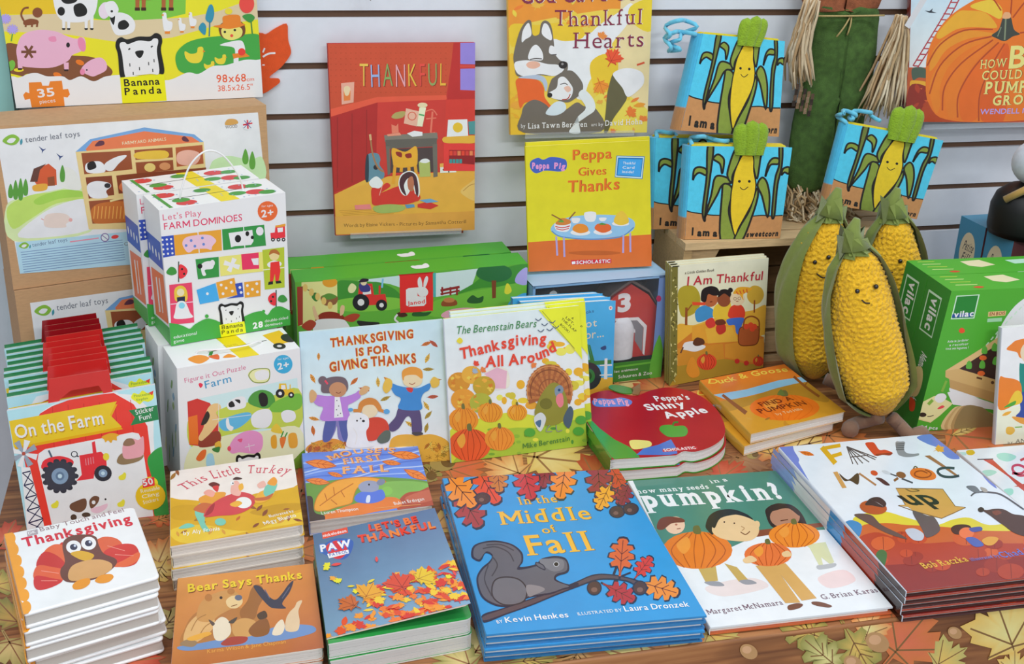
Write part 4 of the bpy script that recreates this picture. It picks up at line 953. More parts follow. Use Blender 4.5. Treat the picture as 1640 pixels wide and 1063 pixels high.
# --- touch and feel stack
def art_baby(c):
    c.p('f1a127', '5 850 14 852 22 862 26 872 22 878 27 888 31 900 27 905 32 916 36 926 31 934 37 944 40 955 34 962 41 972 46 982 40 990 30 990')
    for x, y in ((17, 862), (22, 880), (27, 898), (31, 916), (35, 934), (39, 953), (42, 972)): c.e('f1a127', x, y, 8, 10)
    c.t('9a8088', 'Baby Touch and Feel', '65 851 199 819', 6.5, .004); c.p('b0a6ac', '43 851 60 847 61 855 44 859'); c.t('eee', 'DK', '46 856 58 853', 4, .02)
    c.t('d6203c', 'Thanksgiving', '38 876 212 836', 14, .03)
    # turkey
    for s, col in (('150 872 164 860 186 862 196 874 180 888 160 896', 'e0603a'), ('166 884 190 872 214 872 223 886 218 902 200 908 184 906 172 900', 'd2332f'), ('180 906 200 896 222 884 222 896 206 906 188 908', 'e4663c'),
                   ('92 880 100 868 106 880 104 900', 'd2332f'), ('70 886 86 872 104 876 106 900 84 906', 'e4663c'), ('58 906 70 884 92 890 106 906 98 924 76 924', 'c92e2e'), ('54 926 60 906 84 908 104 914 98 932 76 936', 'e2603a'), ('54 936 58 922 84 926 100 930 84 940 62 945', 'cf2f2f')): c.b(col, s)
    for s in ('66 914 94 918', '66 930 92 930', '172 874 200 882', '184 888 214 890'): c.l('f0a090', s, .8)
    c.b('6b3d36', '100 876 104 864 118 857 140 856 154 860 158 872 166 886 184 894 187 902 176 914 156 926 130 932 108 932 98 924 97 912 104 900')
    c.e('f4f4f2', 118, 876, 12, 10.5); c.e('f4f4f2', 142, 870, 12, 10.5); c.e('2a3050', 118, 876, 6, 5); c.e('2a3050', 142, 870, 6, 5); c.e('c8d4e8', 120, 874, 2); c.e('c8d4e8', 144, 868, 2)
    c.b('dca92c', '113 886 130 882 150 888 146 896 136 898 124 894'); c.b('d6a266', '109 920 116 906 136 898 160 896 178 902 178 912 162 922 138 928 114 930')
    c.b('e8962a', '116 938 124 930 142 926 144 934 134 942 120 944'); c.b('e8962a', '152 930 160 922 176 919 182 924 174 932 160 934')
pl = flat(.095)
r = book('board_book', pl, '7 855 215 810 256 923 38 984', .0185, 'padded', art_baby, 'white board book with a red turkey and orange scalloped edge, topmost of its stack', group='turkey touch books', base='eff1f4', edge='f2f3f5', spine='f1a127', rad=.006, leaves=4, pagecol='e6e6ea')
stack(r, 5, .019, 'white board book with orange spine and padded cover', .004, 4, .03)
# --- little turkey stack
BR = ['8a4a2a', 'c8642c', 'a8722c', 'd89a3c', '9c5a2c']
def art_turkey(c):
    c.p('f5e6dc', '260 700 500 700 500 890 260 890')
    c.b('dcaa1e', '260 805 290 800 320 802 350 806 380 800 410 790 440 786 470 780 500 770 500 900 260 900'); c.b('e8c43a', '272 850 320 840 400 850 480 820 480 836 400 850 300 870')
    c.b('d2a018', '272 815 300 808 350 816 330 830 280 832'); c.b('c9971a', '400 820 440 808 480 806 480 816 430 826')
    confetti(c, BR, (276, 810, 484, 862), 26, 5, 10, ('leaf',), .7, seed=3); confetti(c, BR+['dfae1c'], (276, 735, 470, 790), 9, 5, 9, ('leaf', 'maple'), .8, seed=9, avoid=lambda x, y: 300 < x < 455)
    f = '#d4485e'
    c.t(f, 'This', '295 785 334 768', 13, 0, True, jit=.3); c.t(f, 'Little', '341 767 386 757', 14, 0, True, jit=.3); c.t(f, 'Turkey', '396 758 430 757 461 760', 13, 0, True, jit=.3)
    c.b('7cc8b0', '312 820 320 806 330 812 328 836 336 850 326 850 318 836'); c.b('7cc8b0', '286 846 300 838 312 842 300 846')
    c.b('e8a03a', '318 800 330 792 350 788 362 790 352 804 330 812'); c.b('c96a3c', '310 815 322 806 334 806 344 810 334 822 318 820'); c.b('f0a898', '326 790 334 784 344 788 340 796'); c.b('6b2a2a', '334 776 342 772 352 776 346 782'); c.b('d83a3c', '340 780 350 778 348 788')
    c.b('d5464c', '326 826 334 812 350 800 368 792 384 788 398 790 408 796 408 806 398 816 378 824 352 826 334 828'); c.b('a83238', '328 826 336 812 344 806 340 820')
    c.e('f8f2ea', 390, 805, 13, 9); c.b('efb23c', '368 808 380 802 388 806 378 812'); c.b('f2b4a4', '370 790 372 774 380 770 386 780 384 794'); c.e('fff', 372, 774, 3); c.e('222', 373, 774, 1.2); c.b('efb23c', '382 778 388 774 390 782 384 786'); c.b('4a2420', '373 768 378 764 388 766 384 768'); 
    c.b('efb23c', '408 800 416 788 432 784 440 790 428 802 412 806'); c.b('7cc8b0', '422 790 426 778 438 772 444 776 438 790 428 796'); c.b('f2a03c', '428 774 438 764 444 770 440 778'); c.b('f0b8a8', '412 776 422 770 426 778 416 782'); c.b('c96a3c', '406 798 424 796 438 790 430 800 412 802')
    c.t('fbf6e8', 'by Aly Fronis', '294 857 352 849', 6, .01, jit=.3); c.t('fbf6e8', 'Illustrated by', '432 829 471 820', 4.5, .008, jit=.3); c.t('fbf6e8', 'Migy Blanco', '424 841 475 827', 6, .01, jit=.3)
    c.e('7cc8b0', 353, 836, 9, 6)
r = book('board_book', flat(.060), '273 755 469 727 486 840 273 875', .0148, 'board', art_turkey, 'golden board book with a red hatted turkey, topmost of its stack', group='golden turkey books', base='efe6da', edge='f2ebe0', spine='e4d8b0', rad=.01, leaves=5, pagecol='e9e2da', m='print')
stack(r, 4, .015, 'cream edged board book under the golden turkey cover', .0016, 6, .008)
# --- bear stack
def art_bear(c):
    c.q(['e39a4c', 'd98a40', 'b45f30', 'b96a34'], '285 926 501 902 519 1040 272 1075', 6)
    c.t('7a3a14', 'Bear Says Thanks', '302 949.5 485 927', 12, .03); c.t('f3cf2c', 'Bear Says Thanks', '301 948 484 925.5', 12, .03)
    c.b('b5763a', '292 1034 296 1006 310 984 334 972 360 970 388 974 412 984 430 1000 440 1016 420 1026 360 1032'); c.b('e0b070', '294 1026 300 1002 318 984 338 984 344 1000 330 1018 310 1030'); c.b('9c6230', '384 980 396 962 402 944 410 936 420 940 422 956 414 972 408 990 392 996'); c.b('d09a58', '372 1000 388 990 408 994 414 1010 396 1022 376 1018')
    c.b('cd9450', '316 992 318 972 328 958 344 950 362 945 378 948 386 958 380 970 364 978 350 986 336 996'); c.e('b87838', 370, 947, 6, 5); c.e('b87838', 334, 957, 6, 6); c.b('e8c890', '362 962 372 954 386 956 388 966 378 974 366 972'); c.e('5f6880', 382, 957, 6, 4.5); c.e('2a1a14', 354, 957, 2.4); c.l('7a4a24', '370 971 380 968', 1.3); c.l('a8763c', '306 1010 316 992 330 984', 1.4).l('a8763c', '318 1020 328 1004 340 996', 1.4)
    c.b('33354a', '430 970 414 952 406 938 418 940 432 956 442 960 452 950 462 936 470 930 464 948 452 966 458 974 440 974'); c.l('5a5e78', '432 958 424 944', 1.5).l('5a5e78', '452 958 464 940', 1.5)
    c.b('6d8fc0', '284 1036 320 1030 352 1024 396 1020 440 1004 470 1000 500 1002 504 1012 470 1022 420 1030 360 1036 300 1042'); c.b('a83a34', '354 1030 370 1020 396 1020 390 1030 362 1034')
    c.b('e8d8bc', '342 1018 342 1000 354 988 366 994 370 1012 360 1024 348 1026'); c.b('5a4a42', '334 992 344 998 340 1002'); c.b('4a4038', '366 996 380 988 374 998')
    c.b('8a5228', '398 1010 410 996 426 990 432 1004 428 1016 408 1020'); c.b('4a3428', '412 984 424 978 428 988 416 992')
    c.b('ead8bc', '436 1016 442 1000 452 992 456 1004 450 1016'); c.b('e2c49c', '458 1010 458 992 464 980 472 972 476 964 484 962 478 978 480 996 476 1010'); c.b('9a7a58', '288 1032 300 1024 316 1028 308 1036')
    c.b('e8a83c', '300 1022 330 1012 338 1016 310 1026')
    c.t('e8a24a', 'Karma Wilson & Jane Chapman', '332 1046 458 1030', 6, .006, jit=.2)
r = book('board_book', flat(.032), '285 926 501 902 519 1037 274 1072', .0155, 'board', art_bear, 'orange board book with a brown bear and animals, topmost of its stack', group='orange bear books', base='c8783c', edge='f0e8dc', spine='c8783c', rad=.008, leaves=5, pagecol='e4dfd8')
stack(r, 2, .016, 'orange bear board book', .002, 3)
# --- mouse book
def art_mouse(c):
    c.p('6a8ee2', '470 690 720 690 720 860 470 860')
    for i in range(7): c.l(['9db8f2', '5678d0', 'b8ccf6'][i % 3], [(480+k*30, 742+i*7-k*5+3*math.sin(k*1.3+i)) for k in range(8)], 2)
    c.b('6f9c46', '480 780 510 772 560 766 620 764 690 772 700 790 650 800 600 815 540 828 490 830')
    c.b('86b858', '600 776 650 770 690 776 680 790 630 800'); c.e('8cc45a', 620, 786, 9, 7); c.b('b4523c', '636 806 650 790 672 786 692 780 700 808 670 812 640 818'); c.b('c86a50', '650 796 690 784 694 800 660 806')
    c.b('e8803a', '500 836 530 820 570 806 620 796 640 800 640 812 600 820 540 832'); c.b('4a3a34', '488 800 500 796 504 820 520 826 516 838 494 840')
    c.bo('f0a63c', 'c87a24', '504 816 508 796 524 778 546 768 580 764 604 766 618 772 588 774 572 782 566 796 562 806 540 812 520 818', 1.2)
    for s in ('512 810 540 790 566 774', '524 802 520 790', '536 794 534 780', '546 786 552 796', '530 800 540 808'): c.l('c06a24', s, 1.4)
    c.b('9aa0b8', '574 778 586 770 604 772 606 784 596 792 580 788'); c.e('8088a0', 610, 772, 7, 5, -20); c.e('222', 591, 776, 1.5); c.b('5b7ad8', '568 796 578 788 596 788 612 784 616 798 596 806 572 804'); c.b('d8e0f0', '588 794 593 794 592 804 586 804')
    for x, y, r_, ro in ((514, 743, 23, 100), (649, 729, 22, 98), (627, 741, 14, 100), (537, 760, 12, 110), (666, 760, 20, 120), (509, 771, 18, 100)): c.leaf('f08a3c', x, y, r_, ro, 'leaf', vein='c8602a', oc='c8642c', sq=.75)
    c.b('f6f2f4', '628 714 640 707 656 706 664 711 650 716 636 717')
    f = '#f2b070'
    for dx, col in ((1.2, 'b8603a'), (0, f)):
        c.t(col, "MOUSE'S", [(530+dx, 737.5), (556, 730+dx), (585+dx, 725.5), (631+dx, 726+dx)], 8.5, .022, True); c.t(col, 'FIRST', [(550+dx, 744), (612+dx, 736)], 9, .022, True); c.t(col, 'FALL', [(547+dx, 759), (622+dx, 755)], 11, .026, True)
    c.t('f4ece4', 'Lauren Thompson', '515 824 574 817', 5, .01); c.t('f4ece4', 'Buket Erdogan', '632 809 680 801', 5, .01); c.l('e8a060', '600 814 674 808', 1)
PG = stand((491, 752), (722, 737), 9, .0008)
def near(p, k=.004): return PG.pt(*PG.loc(p), k)
pl = plane3(at_z(496, 835, .0225), at_z(694.5, 809, .0225), near((484, 726)))
r = book('board_book', pl, '484 726 667 707 694.5 809 496 835', .0205, 'board', art_mouse, 'blue board book with a large orange leaf and small mouse, leaning on a standing book', base='6a8ee2', edge='eee6dc', spine='7a98e0', rad=.011, leaves=6, pagecol='dcd8d4', m='print')
# --- rescue team board books (figures left out): leaf piles, title and emblem
def art_paw(c):
    c.q(['4b6e92', '5a7ea2', '86aac6', '7096b4'], '501 856 696 813 754 966 523 1022', 6)
    c.p('e84f30', '515.5 853 556 844 557.5 853 517 863'); c.t('fff', 'nickelodeon', '518 860 555 851.5', 4.5, .02)
    c.b('2f62b0', '512 880 524 868 540 862 562 864 566 872 560 888 548 896 530 892 516 886'); c.b('d8323c', '522 876 536 866 552 868 556 882 546 894 532 892')
    c.t('3a78c8', 'PAW', '513 884.5 564 875', 12, .09); c.t('f2f6fa', 'PAW', '514 883.5 563 874', 10.5, .04); c.p('eef0f6', '524 887 558 880 559 886 527 894'); c.t('2f62b0', 'PATROL', '528 891 557 885', 4.5, .02)
    rc = ['e8402c', 'f07a3c', 'e8523c', 'f0883c']
    c.t('8a1c20', "LET'S BE", '592 852 671 837', 9.5, .06, jit=.5); c.t('e8402c', "LET'S BE", '591 850.5 670 835.5', 9.5, .045, jit=.5, cols=rc[:2]); c.t('8a1c20', 'THANKFUL', '575 870.5 699 846', 10.5, .06, jit=.5); c.t('e8402c', 'THANKFUL', '574 869 698 844.5', 10.5, .045, jit=.5, cols=rc)
    fall = ['e04a24', 'f0962a', 'f2c832', 'd83424', 'f0782a']
    confetti(c, fall, (520, 975, 750, 1030), 90, 9, 15, seed=4, sq=.6, avoid=lambda x, y: y < 992-(x-520)*.16)
    confetti(c, fall, (590, 890, 755, 990), 210, 8, 14, seed=5, sq=.6, avoid=lambda x, y: y < 940-(x-600)*.30)
    confetti(c, ['e8e02c', 'e84a48', 'f0a83c', 'e8d02c'], (520, 890, 740, 950), 18, 6, 9, seed=8, sq=.7)
    c.leaf('e8a52a', 590, 950, 26, 20, 'maple', 'b86a1c', sq=.7).leaf('d8482c', 640, 935, 28, -25, 'maple', '9c2a1c', sq=.7).leaf('e8c22c', 678, 925, 24, 60, 'maple', 'b8861c', sq=.7).leaf('c8642c', 560, 968, 22, -60, 'maple', '8a3a1c', sq=.7)
r2 = book('board_book', flat(.0405), '503 872 703 838 757 990 526 1031', .0195, 'board', None, 'tilted board book with red lettering and leaf heap, its lifted cover showing green inside', group='leaf heap board books', base='2f9a45', edge='e8e4e0', spine='3f7a58', rad=.009, leaves=4, pagecol='d9d6d2')
for ch in r2.children:
    if ch.name.startswith('front_cover'): ch.name = 'end_paper'
pl = plane3(at_z(523, 1022, .0425), at_z(754, 966, .058), at_z(501, 856, .0445)); qp = P('501 856 696 813 754 966 523 1022'); lo_ = rounded([pl.loc(p) for p in qp], [0, .009, .009, 0])
low = dup(r2, (.001, -.002, -.0203), 'lower board book under the lifted leaf heap cover, closed', .01)
mb = MB(); mb.prism(lo_, pl, -.0018, 0, '5a7ea2', 'gloss', 'f4d8c8'); art_paw(Art(mb, pl, qp, m='gloss')); mb.build('front_cover', r2)
# --- squirrel hardcovers
Z = lambda s: [(x/3.417+700, y/3.417+753) for x, y in P(s)]
def art_mid(c):
    c.p('2d97d6', '690 740 1140 740 1140 1030 690 1030')
    dk = '1c2440'
    for col, x, y, r_, ro, k in [('8e2a3a', 590, 20, 70, 190, 'oak'), ('a02c3a', 990, 100, 80, 170, 'oak'), ('c8402c', 985, 40, 70, 150, 'oak'), ('a83238', 175, 210, 105, 150, 'oak'), ('ee8a2c', 130, 110, 105, 140, 'oak'), ('e2482c', 275, 85, 100, 150, 'oak'), ('c9762a', 335, 45, 70, 175, 'oak'), ('c82c34', 490, 60, 95, 165, 'oak'), ('ee8430', 690, 55, 95, 190, 'oak'), ('96283a', 885, 50, 95, 175, 'oak'), ('efa52c', 915, 145, 70, 205, 'oak'), ('8a2438', 1030, 130, 60, 200, 'oak')]:
        p = Z([(x, y)])[0]; c.leaf(col, *p, r_/3.417*1.14, ro, k, vein='5a2420', oc=dk, sq=.95)
    for x, y in ((250, 155), (985, 228), (1060, 212)): p = Z([(x, y)])[0]; c.e(dk, *p, 13, 10); c.e('4a3030', *p, 11, 8.5); c.e('7a5850', p[0]-2, p[1]+2, 4, 3)
    for d, col in ((1.2, '8a6a2c'), (0, 'f0b840')):
        c.t(col, 'In the', [(832+d, 808.6), (893+d, 804)], 12, .008, True); c.t(col, 'Middle', [(805+d, 840.5), (948+d, 831)], 21, .012, True); c.t(col, 'of', [(871+d, 855), (893+d, 851)], 12, .008, True); c.t(col, 'Fall', [(844+d, 889.5), (953+d, 880.5)], 31, .014, True)
    c.b(dk, Z('250 790 360 755 520 700 640 660 760 610 860 570 960 570 1060 590 1110 610 1100 640 1040 612 950 600 870 605 770 640 640 690 520 740 380 790 260 835')); c.b('574850', Z('255 800 360 762 520 707 640 667 760 617 860 578 960 577 1060 597 1105 617 1090 628 1040 604 950 592 870 597 770 632 640 682 520 732 380 782 262 822'))
    c.l(dk, Z('965 575 985 520'), 4).l(dk, Z('1010 580 1060 560'), 3)
    c.b(dk, Z('300 735 240 690 215 600 240 540 285 500 300 470 265 455 245 490 225 500 188 475 195 420 240 395 320 385 410 405 465 450 470 500 455 530 540 515 570 485 640 470 700 480 722 520 715 560 660 580 655 600 720 625 770 615 765 640 690 655 620 680 500 700 440 735 370 750'))
    c.b('5f5f6a', Z('305 725 250 685 225 600 250 545 292 505 305 465 270 445 240 480 225 488 200 470 205 425 245 402 320 394 405 412 455 455 460 500 440 545 545 525 575 495 640 480 695 490 712 520 705 552 650 570 645 605 720 634 690 646 620 670 500 690 440 725 370 740'))
    for s in ('250 430 320 420 390 450 420 500', '270 410 350 408 420 440', '300 470 330 520 300 580', '280 520 260 600 300 690'): c.l('3c3c48', Z(s), 2)
    c.bo('6b6b74', '2c2c38', Z('300 650 320 600 380 585 450 600 490 650 480 710 430 735 360 735 310 700'), 2.2); c.b('8a8488', Z('490 630 560 635 590 655 540 680 500 690')); c.b('77777f', Z('560 490 640 485 690 495 690 540 640 555 590 530'))
    c.bo('5f5f6a', dk, Z('540 515 545 505 580 520 590 545 555 530'), 1.6); p = Z([(652, 515)])[0]; c.e('c8c8cc', *p, 4.6, 4); c.e('121218', *p, 3.6, 3.2)
    for col, x, y, r_, ro in [('d9622a', 1010, 470, 105, 5), ('d2352c', 1130, 530, 72, 35), ('b42a34', 1000, 670, 92, 120), ('e88a2c', 1220, 645, 105, 108)]: p = Z([(x, y)])[0]; c.leaf(col, *p, r_/3.417, ro, 'oak', vein='6b2420', oc=dk, sq=.92)
    for x, y in ((860, 645), (1110, 645)): p = Z([(x, y)])[0]; c.e(dk, *p, 12, 12); c.e('4a3030', *p, 10, 10); c.e('7a5850', p[0], p[1]+3, 5, 4)
    c.t('f2f6fa', 'BY', '796.6 999 806 997.5', 5, .01); c.t('f2f6fa', 'Kevin Henkes', '810 997.5 911 988.5', 8.5, .012); c.t('e4eef6', 'ILLUSTRATED BY', '926 986 997 979.5', 5, .006); c.t('f2f6fa', 'Laura Dronzek', '1001 979.5 1105 971.5', 8.5, .012)
TM = .0088
r = book('picture_book', flat(.0365), '709 766 991 751 1132 986 779 1016', TM, 'hard', art_mid, 'blue hardcover picture book with a grey squirrel on a branch, topmost of its stack', group='blue squirrel books', base='2d8fcf', spine='3a86bc', back='2a80bc', m='gloss')
stack(r, 4, .009, 'blue hardcover under the squirrel picture cover', .002, 12, .012)
# --- pumpkin seeds book
def pumpkin(c, x, y, rx, ry, col='e87d26', oc='b8561c', stem='6b6a3a'):
    c.e(col, x, y, rx, ry)
    for k in (-.75, -.42, -.1, .2, .52, .8): c.l(oc, [(x+rx*k*.35, y-ry*.95), (x+rx*k, y), (x+rx*k*.5, y+ry*.93)], max(.7, rx*.03))
    c.b('f09a3c', [(x-rx*.6, y-ry*.3), (x-rx*.3, y-ry*.7), (x-rx*.2, y-ry*.2), (x-rx*.4, y+ry*.2)]); c.b(stem, [(x-rx*.1, y-ry*.9), (x-rx*.12, y-ry*1.25), (x+rx*.04, y-ry*1.3), (x+rx*.1, y-ry*.9)])
def art_seeds(c):
    c.p('eceff4', '1000 740 1450 740 1450 1020 1000 1020'); c.p('4f8876', '1000 740 1260 740 1322 848 1216 856 1140 890 1070 893')
    c.p('8a4a34', '1205 850 1322 836 1326 842 1210 860'); c.b('f0d8d6', '1310 925 1350 912 1370 930 1330 942'); c.b('ecdcd8', '1130 940 1200 925 1230 940 1160 955')
    c.t('eef4f0', 'how many seeds', '1021 790.5 1136 782', 7, .016, True); c.t('eef4f0', 'in a', '1139 774 1166 770', 6, .012, True)
    c.t('f6f8f8', 'pumpkin?', '1032 812 1256 797', 24.5, .04, True)
    # left boy
    c.e('f0c8a8', 1081, 841, 16, 14); c.b('7a3a24', '1052 846 1056 832 1070 827 1092 830 1096 836 1076 838 1062 848'); c.l('8a3a2a', '1084 847 1090 846', 1.3); c.e('b8705a', 1083, 840, 2, 1.6)
    c.p('c9a95c', '1116 906 1146 904 1150 930 1130 932'); c.p('c9a95c', '1160 902 1180 908 1198 928 1184 932'); c.b('9a9aa0', '1128 932 1150 931 1160 938 1140 938'); c.b('9a9aa0', '1184 930 1200 928 1212 934 1194 936')
    pumpkin(c, 1117, 881, 56, 30)
    # right girl
    c.b('33262a', '1226 822 1230 812 1246 806 1268 810 1282 820 1292 840 1284 846 1240 846'); c.e('b8846a', 1257, 828, 24, 17); c.b('33262a', '1226 822 1236 809 1262 807 1278 816 1280 826 1262 814 1240 818'); c.l('5a2a20', '1250 834 1262 832', 1.6); c.p('d8dcb0', '1290 872 1322 868 1336 900 1330 904'); c.p('d8dcb0', '1296 876 1310 872 1318 904 1312 906'); c.b('b8bcc0', '1308 906 1320 904 1338 902 1336 908 1312 912')
    pumpkin(c, 1272, 857, 41, 20, 'ee8a2c')
    # boy in the middle
    c.b('2a2428', '1130 842 1136 826 1152 817 1176 816 1196 824 1206 832 1198 836 1150 838 1142 856 1134 850'); c.b('ecc894', '1140 848 1150 828 1176 824 1200 830 1214 840 1214 856 1200 866 1172 866 1150 860'); c.b('2a2428', '1136 832 1152 818 1176 816 1200 826 1180 824 1154 830 1144 846'); c.e('ecc894', 1212, 840, 5, 6); c.l('7a4a2a', '1186 852 1194 856 1201 851', 1.6); c.l('b88a5a', '1187 843 1192 846 1188 850', 1.3); c.e('4a3426', 1176, 838, 1.4); c.e('4a3426', 1160, 836, 1.4)
    c.p('d8a860', '1210 906 1258 902 1308 958 1284 962 1250 920 1282 965 1258 966'); c.b('7a4a34', '1262 970 1276 966 1286 968 1280 974 1264 977'); c.b('7a4a34', '1300 964 1314 964 1332 970 1326 973 1304 969')
    pumpkin(c, 1230, 888, 38, 19, 'e8763a', 'b04a1c'); c.b('ecc894', '1190 896 1202 890 1212 896 1208 900 1194 902'); c.b('ecc894', '1252 886 1262 882 1268 890 1256 892')
    c.t('7a5a6a', 'Margaret McNamara', '1135 984 1255 968', 8, .002, True); c.t('7a5a6a', 'G. Brian Karas', '1318 960 1407 948', 8, .002, True)
r = book('picture_book', flat(.012), '1006 770 1242 753.5 1430 971.5 1138 1005', .0098, 'hard', art_seeds, 'teal and white picture book lying flat, three children holding pumpkins on it', base='e9ecf0', spine='e8e4e0', back='d86a3c', m='gloss', edge='e0703c')
# --- mixed up stack
Q = lambda s: [(x/5.315+1380, y/5.315+660) for x, y in P(s)]
K = lambda s: [(x/3.417+1160, y/3.417+753) for x, y in P(s)]
def art_mixed(c):
    c.p('dfe8f4', '1230 680 1800 680 1800 960 1230 960'); c.b('6a82d2', '1240 712 1266 710 1272 722 1280 738 1266 746 1262 730'); c.b('6a82d2', Q('470 215 560 180 600 150 700 250 830 380 800 400 740 390 690 350 640 300 560 270')); c.b('6a82d2', Q('1010 510 1060 540 1120 600 1150 650 1080 600'))
    c.b('6a82d2', '1248 716 1262 714 1290 760 1300 780 1280 770')
    c.leaf('e0762c', 1292, 726, 13, 110, 'leaf', 'a84a1c', sq=.7); c.leaf('e0a53c', 1504, 719, 10, 60, 'maple', sq=.7)
    c.p('dcb02c', K('500 175 540 170 580 250 620 300 590 320 555 250')) if 0 else None
    c.l('d8aa28', '1316 716 1338 742', 8).l('d8aa28', '1318 718 1346 713', 6).l('d8aa28', '1328 732 1348 726', 6)
    for x, y in ((1366, 743), (1374, 744), (1382, 742), (1392, 740), (1402, 736), (1404, 733)): c.l('3a4050', [(1356, 715), (x, y)], 1.6, sm=False)
    c.l('3a4050', '1362 732 1390 729', 1.6)
    c.b('c8382c', Q('30 270 80 255 110 265 150 320 200 320 262 345 240 365 180 360 130 370 100 360')); c.b('8a2424', Q('120 358 180 350 262 345 240 368 180 364 130 374'))
    c.b('8f9296', Q('288 258 330 250 368 255 360 310 380 345 440 355 485 350 480 370 400 382 340 375 305 350')); 
    for i in range(4): c.l('5a5c62', Q(f'292 {272+i*16} 362 {268+i*16}'), 1.5)
    c.p('c8985a', '1334 756 1341 755 1356 781 1349 782'); c.b('2c2a30', '1344 758 1358 768 1372 758 1376 762 1374 776 1362 770 1352 770'); c.l('a87850', '1376 758 1403 777', 3)
    c.e('c8442c', 1400, 757.5, 6, 4, 20); c.b('4a2a34', Q('118 560 160 560 210 590 240 622 200 620 150 585')); c.b('c8d0d8', Q('170 500 200 495 245 515 252 530 200 525')); c.l('4a4a54', Q('245 525 300 545'), 2); c.l('4a4a54', Q('340 565 435 602'), 2.6); c.e('8a5a34', 1443, 760.5, 8, 5, 15); c.l('8a5a34', Q('310 560 275 585'), 4)
    c.b('e0742c', Q('412 510 440 480 510 475 590 495 632 535 620 570 550 580 470 570 425 545')); c.l('9a3c1c', Q('560 520 510 500 460 510 455 540 510 558 570 550 590 520 540 490'), 2.2); c.l('6a5a3a', Q('440 482 455 462 475 475'), 2)
    c.p('a06a48', Q('535 372 580 368 700 450 830 545 812 552 690 470')); c.l('33384e', Q('790 478 720 474 660 485 650 515 690 545 760 552 830 542'), 4)
    c.p('d0a052', Q('290 648 690 655 795 800 885 812 780 865 680 905 600 890 440 840 395 808 312 795 372 790')); c.l('7a5a30', Q('290 648 690 655 795 800 885 812 680 905 440 840 312 795 372 790'), 1.2, True, False)
    c.t('1e1c1e', 'up', [Q('405 790')[0], Q('690 780')[0]], 22, .03, sh=-.3); c.l('8a6a3a', Q('370 650 420 675 490 668 420 650'), 2)
    # lower landscape
    c.b('dccf3e', K('700 280 850 225 1000 260 1150 300 1250 270 1340 260 1450 300 1640 280 1800 300 1800 450 900 450')); c.b('c8622c', K('740 330 860 290 1000 300 1200 310 1400 330 1640 330 1900 300 1900 600 900 560'))
    c.b('b23a20', K('730 420 820 340 960 380 1100 400 1300 390 1640 400 2000 360 2000 700 1000 700')); 
    c.p('8e2418', K('880 520 1640 470 2000 420 2000 600 1000 670'))
    rn = random.Random(4)
    for i in range(26):
        x, y = rn.uniform(800, 1900), rn.uniform(350, 580); 
        if y < 620-(x-760)*.05 and y > 330: p = K([(x, y)])[0]; r_ = rn.uniform(10, 22); c.e(['c2451f', 'b03a1c', 'd05a28', '9c2c1a'][i % 4], *p, r_, r_*.6); c.l('7a2414', [(p[0], p[1]-r_*.55), (p[0]+1, p[1]+r_*.5)], 1)
    c.b('3a6a34', K('830 460 860 435 890 460 870 540 840 520')); c.b('5a4a48', K('710 245 800 245 860 300 960 350 1000 380 900 350 800 300'))
    c.b('2f86c0', K('660 290 700 275 750 300 745 350 720 380 690 340')); c.b('5a5458', K('1030 225 1110 250 1150 260 1180 330 1110 370 1080 320')); c.b('c0c8d4', K('990 330 1040 320 1090 350 1080 385 1030 380'))
    c.e('b4552c', *K('815 205')[0], 22, 11, 8); c.b('2a2c34', K('770 190 800 155 850 150 885 180 870 205 810 195')); c.b('e8e4e0', K('800 160 830 175 870 200 840 180'))
    c.b('4a2a22', Q('1005 822 1060 835 1130 825 1210 830 1290 870 1400 890 1700 1000 1700 1100 1350 1050 1200 960 1090 880')); c.e('2a1814', *Q('1015 832')[0], 5, 4); c.b('7a3a24', Q('1110 850 1160 838 1190 860 1140 880'))
    c.b('3a2020', K('1240 320 1270 300 1330 300 1350 320 1310 350 1260 350')); c.e('e8784a', *K('1325 345')[0], 12, 9); c.b('3f56a0', K('1340 320 1400 310 1410 330 1360 340')); c.b('4a62b0', K('1320 375 1370 370 1420 410 1370 420')); c.b('e0a03c', K('1410 385 1450 365 1500 375 1470 410 1430 410'))
    c.l('4a4650', Q('930 715 960 690 1010 680 1100 685 1200 710 1380 830'), 2.2); c.b('6a6e78', Q('890 635 960 630 1000 665 1000 688 950 680')); c.b('a8a098', Q('1010 640 1060 655 1070 682 1035 680')); c.b('4a5058', Q('1120 585 1150 560 1200 600 1160 630'))
    c.t('e8b83c', 'Bob Raczka', [(1481, 911), (1552, 899)], 10, .012, True); c.t('6a82c8', 'illustrated by', [(1556, 899), (1602, 892)], 5, .01, True); c.t('5a78d0', 'Chad Cameron', [(1606, 894), (1710, 876)], 10, .012, True)
def sp_mixed(c):
    c.p('dfe8f4', '0 0 100 0 100 100 0 100'); c.p('8aa0dc', '0 0 100 0 100 18 0 22'); c.p('2f86c0', '0 48 100 48 100 58 0 60'); c.p('a03420', '0 60 100 58 100 100 0 100'); c.p('2a1410', '0 84 100 82 100 100 0 100')
    c.t('6a4a8a', 'Fall Mixed Up', '62 26 62 47', 55, .02) if 0 else None
r = book('picture_book', flat(.0405), '1248 716 1491 695 1762 911 1452.5 947', .0078, 'hard', art_mixed, 'glossy white picture book with autumn objects and an up arrow sign, topmost of its stack', group='glossy white and red books', base='b8452c', spine='dfe8f4', back='4a1c18', m='gloss', spine_art=sp_mixed)
stack(r, 5, .008, 'red edged book of the glossy stack', .0025, 7, .01)
